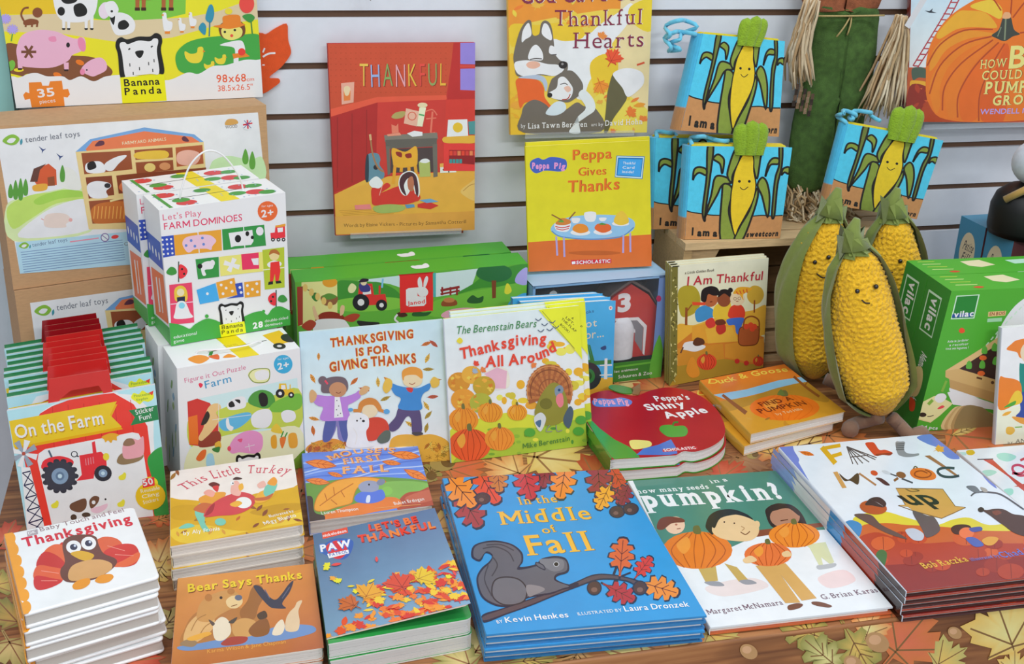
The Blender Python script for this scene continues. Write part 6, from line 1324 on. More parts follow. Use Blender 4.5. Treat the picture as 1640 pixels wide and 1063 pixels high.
dup(r, (.001, -.003, -.017), 'apple shaped board book lying under the shiny red one', .02)
# --- orange goose-and-pumpkin board books (birds left out)
D7 = lambda s: [(x/3.417+1160, y/3.417+480) for x, y in P(s)]
def art_duck(c):
    c.q(['e8802c', 'e87a28', 'c88a34', 'b07a2c'], '1115 605 1260 580 1360 660 1200 700', 4); c.b('d89a2c', '1130 650 1180 640 1260 620 1320 620 1360 660 1200 700'); c.p('8ec4e4', D7('-60 520 120 490 300 440 440 420 480 450 320 480 120 530 20 550')); c.b('b8862c', D7('-30 560 140 530 300 480 480 450 560 520 560 560 420 540 200 560 20 610'))
    c.l('8a4a24', D7('-10 520 40 560 120 620'), 4, w1=7).l('8a4a24', D7('380 420 450 480 520 530'), 4).l('8a4a24', D7('440 470 470 430'), 2)
    pumpkin(c, *D7([(330, 590)])[0], 56, 21, 'ee7420', 'e66a1c'); c.b('6a7a3a', D7('290 520 310 490 330 520'))
    confetti(c, ['c88a2c', 'a8702c', 'd8a03c'], (1195, 670, 1340, 690), 16, 5, 8, ('leaf',), .6, seed=2)
    c.t('f4d050', 'Duck & Goose', [(1134, 614)]+[D7('0 455')[0]]+[D7('150 420')[0]]+[D7('350 390')[0]], 8, .018, sh=.2, jit=.2); c.t('7a2a14', 'FIND A', D7('205 584 385 547'), 7, .022); c.t('7a2a14', 'PUMPKIN', D7('200 622 455 572'), 7.5, .022); c.t('f0c890', 'by Tad Hills', D7('290 632 430 602'), 4, .01)
pl = plane3(at_z(1203, 695, .033), at_z(1354.5, 659, .036), at_z(1121, 609, .034))
r = book('board_book', pl, '1121 609 1256 583 1354.5 659 1203 695', .0155, 'board', art_duck, 'orange board book with a pumpkin and yellow script title, upper one of two', group='orange pumpkin board books', base='d88a34', edge='f0e0c0', spine='d8a83c', rad=.006, leaves=4)
dup(r, (-.010, -.004, -.0165), 'board book under the orange one with the yellow script title', .05)
# --- vegetable game boxes
E1 = lambda s: [(x/6.833+1400, y/6.833+390) for x, y in P(s)]
E2 = lambda s: [(x/6.833+1400, y/6.833+545) for x, y in P(s)]
def logo_v(c, q, tq):
    c.p('bfe8c0', q); ctr = (sum(p[0] for p in q)/4, sum(p[1] for p in q)/4); c.p('1f7a2c', [(ctr[0]+(x-ctr[0])*.9, ctr[1]+(y-ctr[1])*.92) for x, y in q])
def art_vilac(c):
    c.p('4aa02c', '1440 400 1800 400 1800 720 1440 720'); c.b('dfe4f0', E1('1180 1100 1300 900 1450 700 1640 580 1900 480 1900 1500 1180 1500')+[] if 0 else [(1585, 560), (1610, 510), (1640, 478), (1700, 450), (1800, 440), (1800, 650), (1600, 640), (1520, 625), (1560, 600)])
    for t in range(12): x, y = 1572+t*7.5, 562-t*9.2+t*t*.12; c.l('bfe8c0', [(x, y), (x+4, y-5)], 2, sm=False)
    q = E1('900 570 1155 555 1095 818 838 828'); logo_v(c, q, None); c.p('1f4a8a', E1('858 770 1082 755 1074 800 848 810')); c.t('f0faf0', 'vilac', E1('868 806 1085 792'), 9, .03)
    c.p('d8b47a', E1('1250 745 1445 735 1435 785 1245 800')); c.t('7a2a1c', 'EN BOIS', E1('1260 788 1430 775'), 5, .02); c.p('9ac8a0', E1('1240 820 1400 810 1395 850 1235 860'))
    c.b('d84a24', E1('930 940 955 920 985 935 990 965 955 980 930 965')); 
    for i, s in enumerate(('Aide le jardinier', 'a recolter', 'tous ses legumes !')): c.t('dff2d8', s, E2(f'{800+(20 if i == 1 else -20*(i == 2))} {25+i*38} {1030} {5+i*42}'), 3.6, .004)
    c.p('d2b078', E2('780 330 1170 90 1390 -60 1420 0 1230 120 930 310 880 330')); c.p('c8a468', E2('780 330 930 310 1900 600 1900 850 1340 690 830 520 820 420 778 400')); c.p('3a2420', E2('930 310 1230 120 1420 0 1900 100 1900 600')); c.p('b8925a', E2('820 425 1900 740 1900 850 1340 690 830 520'))
    for x, y in ((1040, 275), (1185, 270), (1210, 110), (1330, 230), (1320, 80)): p = E2([(x, y)])[0]; c.b('5aa83c', [(p[0]-5, p[1]+4), (p[0]-4, p[1]-4), (p[0], p[1]-8), (p[0]+4, p[1]-3), (p[0]+3, p[1]+5)])
    for x, y in ((1190, 190), (1170, 360)): c.e('e0622c', *E2([(x, y)])[0], 6, 4)
    c.l('5a3a24', E2('1120 405 1180 420'), 3).e('5a3a24', *E2([(1295, 460)])[0], 2.6)
    c.p('e4d298', E2('515 680 650 610 700 600 860 690 720 820 620 895 480 850')); c.p('d8c48a', E2('480 850 620 890 620 900 470 862')); c.l('7aa83c', E2('590 700 640 650'), 5); c.b('d8444c', E2('690 745 740 710 770 725 720 750')); c.b('f0f0f4', E2('660 640 690 590 760 580 790 620 750 670 700 680')); c.e('2a221c', *E2([(530, 812)])[0], 6, 3.6); c.l('2a221c', E2('580 830 610 830 650 818'), 1.2); c.l('7aa83c', E2('740 560 790 440'), 4)
    c.p('d8e0ee', E2('800 570 870 540 1340 700 1340 760 1000 720 860 700'))
    for i in range(5): c.b(['cfb884', 'b89c68', 'c8b07a', 'a88c5c', '8a7850'][i], E2(f'{735+i*35} 965 {860+i*30} {745-i*5} {1000+i*40} 725 1250 780 1340 850 1340 960 1100 985'))
    c.t('dff2d8', '24 pcs', E2('500 960 690 975'), 5, .03)
def left_vilac(c):
    c.p('bfe8c0', '14 8 72 8 72 36 14 36'); c.p('1f7a2c', '18 9.5 69 9.5 69 35 18 35'); c.t('f0faf0', 'vilac', '26 33 26 11', 34, .03) if 0 else c.t('f0faf0', 'vilac', '34 11 34 33', 30, .03)
    c.t('dff2d8', 'Memory Vegetable', '46 48 46 84', 26, .02, sh=.2); c.b('d84a24', '46 82 70 82 74 88 56 90'); c.b('d8c48a', '20 66 60 58 78 66 70 78 30 80')
def top_vilac(c):
    for i in range(4): c.l(['b8d84a', 'c8e08a'][i % 2], [(4+i*.5, 12+i*18), (12+i*1.2, 14+i*18)], 4)
    c.b('d84a24', '12 82 15 78 17 84 14 90'); c.p('e8e0b4', '24 20 34 14 38 50 30 62 25 50'); c.p('bfe8d0', '46 22 66 14 66 40 48 48')
bl_ = at_z(1466, 691, .0005); br_ = at_z(1600, 682, .0005); pl = stand(bl_, br_, -0.5)
tl_ = pl.loc((1524, 466)); 
uu = (br_-bl_); uu.z = 0; uu.normalize()
# the box leans to the right of its own base a little, as in the photo
pl = Plane(bl_, uu, V((0, 0, 1))); tl_ = pl.loc((1524, 466))
def pv(a, b): return proj(pl.pt(a, b))
wv_ = .34
QV = [(1524, 466), pv(tl_[0]+wv_, tl_[1]), pv(wv_, 0), (1466, 691)]
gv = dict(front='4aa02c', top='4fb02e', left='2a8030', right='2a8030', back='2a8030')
z_ = pl.pt(*tl_).z
dv = (at_z(1524, 466, z_)-at_z(1487, 441, z_)).length
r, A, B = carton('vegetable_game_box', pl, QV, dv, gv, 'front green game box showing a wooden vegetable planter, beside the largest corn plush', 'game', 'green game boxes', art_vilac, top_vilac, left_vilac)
bk = (B[0]-A[0])*1.02
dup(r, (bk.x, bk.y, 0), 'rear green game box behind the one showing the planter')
# --- standing book at the right edge
def art_ann(c):
    c.p('e6e8f0', '1590 510 1820 500 1820 720 1590 720'); c.p('dbe6c4', E2('1340 760 1900 660 1900 1200 1330 1200')); c.b('ea7a2c', E2('1450 100 1500 40 1590 -10 1900 -40 1900 200 1620 200 1560 130')); c.e('f0c8a8', 1660, 565, 26, 22); c.b('1f8074', E2('1590 270 1640 255 1900 240 1900 600 1640 580 1600 560')); c.b('2f4a94', E2('1610 570 1900 580 1900 880 1640 870 1550 830 1600 760')); c.b('d8923c', E2('1515 850 1560 835 1900 900 1900 950 1640 920'))
    c.b('ee7a2c', E2('1370 420 1430 405 1590 450 1610 600 1540 700 1360 750')); c.b('e8b83c', E2('1540 560 1610 570 1610 680 1470 710')); c.b('4a9a3c', E2('1420 735 1480 690 1550 660 1530 710')); c.leaf('e0a03c', *E2([(1450, 800)])[0], 9, 60, 'leaf', sq=.8); c.b('d8a83a', E2('1440 980 1460 945 1520 950 1540 990 1500 1030 1450 1020')); c.l('7aa83c', E2('1540 950 1620 945'), 2)
    c.t('6a6a60', 'by', [(1614, 710), (1622, 709)], 3, .004); c.t('6a6a60', 'ANN', [(1626, 709.5), (1650, 707)], 6, .006)
pl = stand((1594, 712), (1690, 704), 8, .001)
book('picture_book', pl, '1605 525 1720 516 1712 702 1594 712', .009, 'hard', art_ann, 'standing picture book with an orange haired figure, cut by the right edge', base='e6e8f0', spine='c8ccd8')
# ================================================================ books on the slat wall
def wallbook(quad, Y, lean, T, art, label, base, group=None, kind='hard', m='print', spine=None, ledge=True, lw=(.1, .9)):
    q = P(quad); pl = stand(tuple(at_y(*q[3], Y)), tuple(at_y(*q[2], Y)), lean)
    r = book('picture_book', pl, quad, T, kind, art, label, base=base, m=m, spine=spine or base, group=group)
    if ledge:
        a, b = pl.loc(q[3]), pl.loc(q[2]); o = None
        mb = MB(); A = pl.pt(a[0]+(b[0]-a[0])*lw[0], min(a[1], b[1]), 0); B = pl.pt(a[0]+(b[0]-a[0])*lw[1], min(a[1], b[1]), 0); z = min(A.z, B.z)-.0015
        mb.box((A.x, Y-.002, z-.0025), (B.x, WY-.0002, z), 'dfe6ee', 'clear'); mb.box((A.x, Y-.0045, z-.0025), (B.x, Y-.0021, z+.006), 'dfe6ee', 'clear')
        tag(mb.build('book_ledge', loc=A), 'clear acrylic ledge under the '+ledge, 'shelf')
    return r, pl
T5 = lambda s: [(x/3.417+400, y/3.417) for x, y in P(s)]
T6 = lambda s: [(x/3.417+420, y/3.417+250) for x, y in P(s)]
def art_thankful(c):
    c.p('b8322a', '520 60 770 60 770 385 530 385'); c.q(['c8542e', 'c04a2a', 'b23c28', 'c04a2e'], T5('425 240 1120 232 1075 525 430 600'), 5); c.p('c04a2c', T5('425 240 1120 232 1075 525 700 535 445 620'))
    rn = random.Random(1); o = c.off()
    for i in range(24):
        for j in range(9): c.e('a8401f', 530+i*8, 76+j*9, .9, n=5, off=o)
    c.p('d8553a', T5('430 600 700 530 1075 520 1080 545 700 560 440 640')); c.p('a82824', T5('440 640 700 560 690 960 450 1059')); c.p('c2382e', T5('700 560 1080 545 1060 940 690 960')); c.p('c8382c', T5('1075 540 1240 520 1240 940 1060 930')); c.p('b22a26', T5('1115 235 1150 235 1150 500 1240 495 1240 540 1080 545'))
    c.p('8d7cc8', T5('1152 235 1236 233 1237 352 1152 350')).p('8d7cc8', T5('1152 376 1237 374 1237 495 1152 492')); c.l('c8443a', T5('1235 363 1150 363'), 4, sm=False)
    for x in (480, 560, 640): c.l('922420', T5(f'{x} {650-(x-440)*.25} {x} {1040-(x-440)*.35}'), 1.5, sm=False)
    c.q(['d8a23c', 'dca842', 'd89a3c', 'd09838'], T6('395 215 680 120 1170 70 1160 405')+[] if 0 else T6('395 210 560 130 1170 75 1165 410'), 3); c.p('d8a03e', T6('395 210 690 110 1170 72 1168 405 405 430'))
    for i in range(14): c.l('b87a2c', T6(f'{420+i*7} {300+i*8} {560+i*40} {290+i*6}'), .7, sm=False)
    c.q(['d89a48', 'd0903e', 'c88a3a', 'd8a24a'], T6('398 330 1168 300 1165 405 402 428'), 2)
    c.b('e0b060', T6('1085 190 1130 150 1170 130 1170 240 1110 220')); c.l('a8783a', T6('1100 190 1135 160 1168 150'), 1)
    # writing
    cols = ['e8b44a', '8fa8d0', '7fa05a', 'e89aa0', 'e8b040', 'd8483c', '8a9a58', 'e8a838']
    c.t('7a2418', 'THANKFUL', '577.5 140 715 138.5', 36, -.012, gap=.22, jit=.15); c.t('fff', 'THANKFUL', '576 139 714 137.5', 36, -.008, gap=.22, jit=.15, cols=cols)
    c.t('5a3a20', 'Words by Elaine Vickers', T6('445 388 725 380'), 5.5, -.006, jit=.3); c.t('5a3a20', '- Pictures by Samantha Cotterill', T6('735 382 1115 366'), 5.5, -.006, jit=.3)
    # furniture of the little room
    c.p('e8a08a', T5('500 455 572 448 568 560 503 572')); c.p('e07a3a', T5('513 500 552 496 550 548 515 552')); c.b('f2c49a', T5('515 480 535 470 550 485 540 520 522 520'))
    c.b('a89a5a', T5('775 640 800 615 850 610 840 640 800 650')); c.p('f0a890', T5('855 592 930 610 915 692 843 675')); c.e('c85a40', *T5([(888, 635)])[0], 7); c.e('f0a890', *T5([(888, 635)])[0], 5.6); c.p('efe2b8', T5('928 588 965 588 945 692 915 690')); c.l('4a9a5a', T5('925 625 955 632'), 2.4)
    c.e('f8c8a0', *T5([(945, 575)])[0], 8, 4); c.l('d8705a', T5('960 610 1000 600 1025 630'), 2); c.l('d8705a', T5('1000 610 990 725'), 3); c.l('d8705a', T5('965 650 1020 645'), 2); c.p('d8705a', T5('960 730 1015 722 1015 738 962 740'))
    c.p('7a7468', T5('735 740 1025 725 1030 760 740 775')); c.p('5f5a52', T5('742 765 1025 755 1022 800 745 815')); c.p('6a645a', T5('745 800 765 800 770 950 755 960')).p('6a645a', T5('1000 790 1025 785 1028 965 1005 970')); c.p('4a3c3c', T5('770 815 1000 805 1005 940 770 945'))
    c.p('e87a60', T5('775 680 800 690 812 675 815 725 778 730')); c.p('f0e8e0', T5('860 730 900 715 945 722 945 742 890 748')); c.p('e88a70', T5('750 735 820 725 830 740 755 745'))
    c.b('e0a02e', T5('780 810 850 830 910 800 918 880 900 910 800 915 782 880')); c.b('8a2a22', T5('800 830 830 835 830 860 805 850')).b('8a2a22', T5('850 845 880 838 885 860 860 865'))
    for a in ('795 905 785 1005', '830 915 828 940', '905 905 915 985', '870 910 872 940'): c.l('d8962a', T5(a), 5)
    c.b('5f8494', T5('640 860 660 838 700 840 715 870 710 900 735 940 730 975 690 985 640 990 635 940')); c.b('2c3a44', T5('635 870 650 850 650 985 632 980')); c.e('2c2a30', *T5([(690, 915)])[0], 4); c.l('a0704a', T5('660 745 672 840 700 915 735 940'), 2.6); c.p('c8a070', T5('652 735 664 733 668 765 656 768'))
    c.p('a8b060', T5('925 885 985 880 990 965 930 968')); c.b('e8e4d8', T5('930 885 945 870 970 868 985 882 960 892')); c.p('e0a24a', T5('1040 895 1120 885 1130 910 1040 918')); c.p('f0e4d0', T5('1042 915 1128 908 1130 942 1042 946')); c.p('3a3030', T5('1085 922 1092 921 1092 943 1086 944')); c.e('3a3030', *T5([(1060, 928)])[0], 1.4); c.e('3a3030', *T5([(1108, 925)])[0], 1.4)
    c.p('d83a34', T5('1060 780 1237 785 1237 935 1060 935')); c.p('8a1c20', T5('1090 820 1230 822 1230 900 1090 890')); 
    for x in range(1092, 1225, 22): c.p(['d8402c', 'c83a34', 'e07a4a'][x % 3], T5(f'{x} 825 {x+18} 825 {x+18} 850 {x} 850'))
    for x in range(1092, 1160, 18): c.p(['3a8a8a', '5a8a5a', '2a4a5a'][x % 3], T5(f'{x} 870 {x+15} 870 {x+15} 893 {x} 893'))
    c.p('e83a3a', T5('1130 905 1237 905 1237 935 1130 935')); c.b('d8a83a', T5('1062 750 1150 745 1237 742 1237 780 1150 783 1065 780')); c.p('f0e8d8', T5('1085 655 1190 652 1195 742 1078 748')); c.e('e8b42e', *T5([(1138, 697)])[0], 8); c.p('4a8a8a', T5('1195 665 1237 660 1237 735 1200 735'))
    # girl lying on the floor
    c.b('f0ece4', T6('585 140 625 110 660 145 640 175 600 170')); c.b('c8342a', T6('600 175 640 175 680 145 700 165 650 200 740 165 790 170 850 200 862 235 790 262 700 262 612 268 598 230')); c.l('e8a898', T6('640 215 660 150'), 1); c.b('f0e4d8', T6('745 150 760 100 810 80 850 110 862 200 840 230 825 170 790 215 760 200')); c.b('4a2a30', T6('750 145 765 105 805 85 842 110 855 190 845 225 828 150 800 120 775 160 788 215 762 190')); c.b('b06a4c', T6('795 130 820 110 830 150 822 190 800 180')); c.b('c8342a', T6('805 195 830 200 860 235 835 245'))
    c.p('e07a7a', T6('505 268 590 262 598 290 510 292')); c.b('9aa85a', T6('612 275 700 262 780 275 760 300 660 312 615 300')); c.p('5a8ab0', T6('780 265 830 262 835 278 790 285')); c.p('c8322c', T6('850 262 910 248 965 270 920 290 850 280')); c.p('6a9ac0', T6('860 240 920 232 965 248 900 256'))
r, pl = wallbook('525 70 761 68 760 368 538 377', 1.797, 4, .011, art_thankful, 'red standing book on the slat wall showing a small room and lying girl', 'b8322a', m='print', ledge='red room book on the slat wall')
q = [at_y(x, y, 1.816) for x, y in ((586, 240), (742, 238), (742, 372), (590, 380))]
pb_ = Plane(tuple(q[3]), (1, 0, 0), (0, .05, 1))
book('picture_book', pb_, '586 240 742 238 742 373 590 379.5', .008, 'hard', None, 'smaller book tucked behind the red room book, only its cream lower edge showing', base='c8463a', spine='8a8a6a', m='print')
def art_hearts(c):
    H5 = lambda s: [(x/6.308+800, y/6.308) for x, y in P(s)]
    H1 = lambda s: [(x/3.417+780, y/3.417) for x, y in P(s)]
    c.p('f0c04a', '800 -130 1060 -130 1060 230 800 230'); c.b('f28a2c', '810 -120 1050 -120 1040 8 980 14 900 26 850 36 818 46 808 20'); c.b('f6c894', '1004 -100 1050 -100 1050 210 1000 190 970 120 990 60')
    c.b('d8e2e0', '870 70 900 62 940 56 960 40 990 20 1010 5 1016 20 1000 45 980 70 960 110 944 130 930 160 900 130'); c.b('e8b82c', '818 40 860 40 900 36 930 42 934 60 905 66 880 60 850 60 820 75'); c.b('e8c02e', '1010 10 1045 0 1042 50 1010 34'); c.b('e8b82c', '946 100 970 86 990 100 980 150 960 160 948 130'); c.b('f0b030', '815 90 840 110 842 140 860 190 840 215 815 215'); c.b('f0c850', '960 150 1000 150 1040 180 1040 215 940 215 940 180')
    confetti(c, ['f08a2c', 'e8742a', 'f2a83c', 'f0c040'], (818, -100, 960, 40), 40, 7, 14, seed=3); confetti(c, ['e8b030', 'f09a34', 'd8a028'], (816, 140, 842, 212), 14, 7, 12, seed=4); confetti(c, ['e8b838', 'f0a040', 'e87a34'], (960, 150, 1034, 212), 12, 5, 10, seed=5)
    c.leaf('e8502c', 982, 92, 17, 30, 'maple', 'a8301c').leaf('e8862c', 962, 138, 15, 160, 'maple', 'b8561c'); c.l('c8502c', '1020 104 1032 100', 3); c.leaf('e8742c', 1010, 180, 11, 60, 'maple').leaf('d8902c', 1024, 168, 10, 80, 'leaf'); c.leaf('f0843c', 964, 58, 9, 20, 'maple')
    # big fox-grey mother and cub
    c.b('6a6258', H1('150 360 145 300 175 180 210 120 240 115 250 190 285 185 295 130 320 112 350 140 365 230 370 290 400 330 440 345 430 400 360 415 280 410 200 420 160 410'))
    c.b('e8e4dc', H1('190 230 195 170 225 125 240 160 240 195 210 215')); c.b('e8e4dc', H1('300 185 310 130 335 140 355 200 345 220')); c.b('eceae8', H1('225 320 240 265 270 245 300 280 305 325 270 330')); c.b('eceae8', H1('340 290 345 250 370 260 378 300')); c.b('e6e4e4', H1('150 345 200 330 270 335 330 350 390 355 420 380 370 415 290 405 220 420 165 400')); c.b('f0a890', H1('215 350 240 335 280 340 290 360 260 375 225 370'))
    c.e('2a2624', *H1([(415, 355)])[0], 7, 6); c.e('8a8684', *H1([(412, 350)])[0], 2); c.l('4a4440', H1('235 325 265 320 300 322'), 1.6); c.l('4a4440', H1('350 300 380 298'), 1.4)
    c.b('ec5f24', H1('158 440 200 425 280 440 310 480 315 530 350 580 370 610 330 600 280 560 210 560 180 590 165 500')); c.b('a8b4c4', H1('170 425 260 410 310 420 330 460 320 500 290 440')); c.b('6a6258', H1('190 620 210 570 260 545 320 570 370 620 430 600 490 560 530 580 600 600 620 720 200 725'))
    c.b('6a6258', H1('350 440 370 420 420 390 470 390 520 450 520 500 480 540 430 560 350 530 330 510')); c.b('ece8e4', H1('335 510 380 480 390 430 420 420 450 450 470 490 450 540 390 545 345 530')); c.b('f0b09c', H1('420 480 445 470 460 490 440 505')); c.e('2a2624', *H1([(343, 520)])[0], 4); c.l('4a4440', H1('400 462 425 455 440 465'), 1.4); c.l('a83a2c', H1('410 545 440 540 455 515'), 1.6)
    c.b('c8d4e0', H1('320 620 370 560 420 560 430 600 380 630')); c.b('d4dce6', H1('500 520 530 490 580 540 590 600 540 640 470 690 450 725 510 725 490 650 540 590')); c.b('5f5a3c', H1('640 720 650 600 660 500 690 400 720 410 740 470 765 530 740 580 690 650 660 720')); c.b('eae8e4', H1('690 400 740 375 800 375 850 400 858 450 830 490 770 530 740 480 700 430'))
    for d, col in ((1.2, 'f6d8c8'), (0, '7a2440')):
        c.t(col, 'God Gave Us', [(834+d, 6), (1018+d, 0)], 28, .002, True); c.t(col, 'Thankful', [(888+d, 42), (1028+d, 39)], 25, -.004, True, jit=.2); c.t(col, 'Hearts', [(917+d, 77.5), (1030+d, 74.5)], 25, -.004, True, jit=.2)
    c.t('f4f0e8', 'by', H1('185 700 210 698'), 6, .004, True); c.t('f4f0e8', 'Lisa Tawn Bergren', H1('222 703 548 692'), 8.5, .01, True); c.t('f4f0e8', 'art by', H1('570 690 635 688'), 5, .004, True); c.t('f4f0e8', 'David Hohn', H1('646 688 850 678'), 8.5, .01, True)
wallbook('812 -112 1049 -114 1036 212 818 216', 1.80, 4, .011, art_hearts, 'orange book of a grey fox mother hugging her cub, high on the slat wall', 'f0b840', ledge='grey fox book', m='print')
def art_peppa(c):
    D = lambda s: [(x/3.417+800, y/3.417+200) for x, y in P(s)]
    c.q(['d2c81e', 'c9bf1a', 'd6cc24', 'd6cc24'], '838 232 1042 222 1044 380 846 392', 3); c.p('d2692a', '842 388 1046 375 1050 440 842 445')
    c.b('3f5cb0', D('170 200 210 180 240 190 280 175 330 180 365 195 365 240 330 255 250 250 200 265 170 240')); c.t('f090c0', 'Peppa', D('178 238 272 236'), 9, .05, jit=.6); c.t('f090c0', 'Pig', D('298 240 358 242'), 9, .05, jit=.6)
    for d, col in ((1, '9a4a10'), (0, 'd86a1e')): c.t(col, 'Peppa', [(917+d, 256), (979+d, 253)], 16, .012, jit=.25); c.t(col, 'Gives', [(926+d, 281.5), (970+d, 279)], 13, .004, jit=.2); c.t(col, 'Thanks', [(909+d, 308), (991+d, 303)], 18, .016, jit=.25)
    c.p('1c6aa8', D('640 168 795 172 782 296 630 286')); c.l('bfe4f4', D('646 175 788 178 776 289 636 280'), 2.4, True, False); c.p('3a9ad8', D('655 185 780 188 770 282 645 272'))
    for i, s in enumerate(('Thankful', 'Card', 'Inside!')): c.t('e8f4fa', s, D(f'{675-i*2} {215+i*24} {742-i*4} {216+i*24}'), 4, .01)
    c.b('8ab8d8', D('280 575 330 520 450 495 600 492 700 505 740 535 725 580 650 610 500 622 360 615')); c.l('5a8ab8', D('285 580 340 612 500 625 660 612 735 560'), 2)
    for a in ('310 610 316 715', '352 615 355 722', '678 602 676 700', '715 590 716 696'): c.l('a898c8', D(a), 3)
    c.e('b85a22', *D([(520, 700)])[0], 42, 3.5)
    c.b('f2eee8', D('300 545 320 530 380 535 390 550 375 580 345 585 310 575')); c.l('c83a3a', D('305 555 345 562 385 552'), 1.6); c.l('c83a3a', D('310 567 345 574 380 565'), 1.4); c.b('c87a34', D('305 540 340 510 385 520 385 540 345 548')); c.b('5a9a3a', D('320 530 340 518 352 532'))
    c.e('f0e8d8', *D([(442, 588)])[0], 16, 5); c.b('e0862c', D('400 575 410 550 440 540 475 550 485 580 440 592')); c.e('f0e8e8', *D([(565, 585)])[0], 15, 5); c.b('d8622a', D('522 570 530 545 565 538 605 548 608 575 565 590')); c.b('4a8a3a', D('545 545 560 535 585 545')); c.e('f0e8e8', *D([(662, 540)])[0], 14, 4); c.b('e0b83a', D('625 530 640 490 670 470 700 500 705 535 660 548'))
    c.b('f4f2ee', D('465 480 525 478 520 525 475 525')); c.b('e8e4e4', D('395 510 440 510 430 535 402 535')); c.b('e8e4f0', D('545 508 585 508 575 525 552 525')); c.l('8a5a34', D('285 490 340 520'), 2).l('8a5a34', D('415 475 380 515'), 2)
    c.p('c82434', D('390 740 612 732 612 755 392 764')); c.t('f8eef0', 'SCHOLASTIC', D('420 761 606 752'), 5, .03); c.p('f8eef0', D('395 748 415 745 415 760 396 762'))
YP = at_z(945, 431, .1815).y
r, pl = wallbook('841.6 234.5 1040 224.5 1043.5 426 847 435', YP, 4, .004, art_peppa, 'yellow and orange book with a blue dining table scene, front one of two', 'd2c81e', kind='paper', ledge=False, group='yellow dining books')
n_ = V((0, 1, 0)); dup(r, (0.002, .0055, .0045), 'second yellow book, its top edge showing behind the dining table cover')
def art_big(c):
    B = lambda s: [(x/5.317+1400, y/5.317) for x, y in P(s)]
    c.q(['7ab4e0', '8ec0e6', 'd8e4ee', 'd8dcea'], '1440 -160 1800 -160 1800 110 1440 110', 4); c.p('6a2a1c', '1440 -160 1464 -160 1452 200 1440 200'); c.l('8a3a26', '1462 -150 1452 196', 3)
    c.p('b8562c', '1440 108 1800 108 1800 205 1440 205'); c.b('4a5a4a', B('320 590 380 570 440 590 450 660 380 660 330 680')); c.b('e0a02c', B('310 690 360 685 450 700 450 740 380 730 310 740')); c.b('8a2c1c', B('300 740 450 740 600 900 600 1040 300 1040'))
    confetti(c, ['a83a20', 'c8562c', '8a2a1a'], (1460, 140, 1490, 192), 14, 6, 12, ('leaf',), seed=3)
    c.l('a83a40', B('330 560 580 150 660 0 700 -80'), 2).l('a83a40', B('370 575 470 420 640 150 720 0 760 -80'), 2)
    for i in range(13): t = i/12; c.l('a83a40', B(f'{335+t*340} {560-t*590} {378+t*360} {562-t*590}'), 2, sm=False)
    c.b('e0701e', B('450 480 500 330 620 160 800 30 1000 -60 1300 -80 1600 -40 1800 60 1900 300 1900 700 1750 950 1500 1040 1000 1060 560 1040 450 850 440 620'))
    for col, s in (('f0a02c', '700 110 800 90 950 110 1040 210 1020 240 850 230 700 250 560 330 540 280'), ('f0b838', '880 20 1000 0 1080 60 1090 130 1060 160 960 110 820 60'), ('ea8a26', '500 440 600 330 780 260 1000 280 1010 300 800 330 620 420 520 560 470 600'), ('e67a20', '470 760 520 600 700 420 960 320 1010 330 800 420 640 560 560 740 560 900 520 960'), ('e27420', '600 760 700 560 900 380 1030 350 900 480 780 640 720 800 720 960 640 1000'), ('d8641c', '720 900 760 700 900 500 1060 370 1100 420 1000 600 900 800 880 1000 760 1030'), ('d0581a', '900 960 920 760 1040 560 1110 380 1150 420 1140 700 1100 1030 940 1040')): c.b(col, B(s))
    c.b('a8401a', B('450 860 560 1000 900 1040 1500 1000 1800 900 1700 1060 500 1060'))
    for s in ('450 560 560 380 760 260 1010 250', '470 800 560 560 760 380 1000 310', '580 940 600 740 740 540 1010 340', '710 1000 720 800 860 560 1060 360', '890 1030 900 800 1000 560 1110 370', '1080 90 1020 0 960 -60', '1160 130 1170 0 1160 -70', '1180 150 1300 0 1400 -50', '1240 280 1500 250 1800 260'): c.l('a8441a', B(s), 2.4)
    c.b('3a4038', B('1000 300 1060 250 1095 150 1130 100 1165 150 1190 250 1240 290 1180 310 1110 350 1040 325')); c.b('d8a070', B('1090 150 1110 105 1155 110 1160 150 1120 160')); c.l('7a8468', B('1120 160 1110 340'), 2.4).l('7a8468', B('1080 230 1050 310'), 1.6); c.p('2a3038', B('430 90 470 95 500 70 490 95 530 110 470 108'))
    f = 'efd07a'
    for d, col in ((.9, '6a2a10'), (0, f)):
        c.t(col, 'HOW', [(1569+d, 110), (1612+d, 107)], 13.5, .006, True); c.t(col, 'BIG', [(1615+d, 109), (1698+d, 104)], 34, .02, True); c.t(col, 'COULD YOUR', [(1572+d, 128), (1698+d, 123)], 14, .01, True); c.t(col, 'PUMPKIN', [(1575+d, 150), (1692+d, 146)], 18, .03, True); c.t(col, 'GROW?', [(1589+d, 168.5), (1672+d, 165)], 14.5, .03, True)
    c.t('a89ae0', 'WENDELL MINOR', [(1569, 183), (1680, 180)], 8, .012)
wallbook('1466 -150 1745 -165 1738 197 1450 195', 1.80, 4, .011, art_big, 'large book with a giant orange pumpkin and ladder at the top right of the wall', '7a2a1c', ledge='giant pumpkin book', m='gloss')
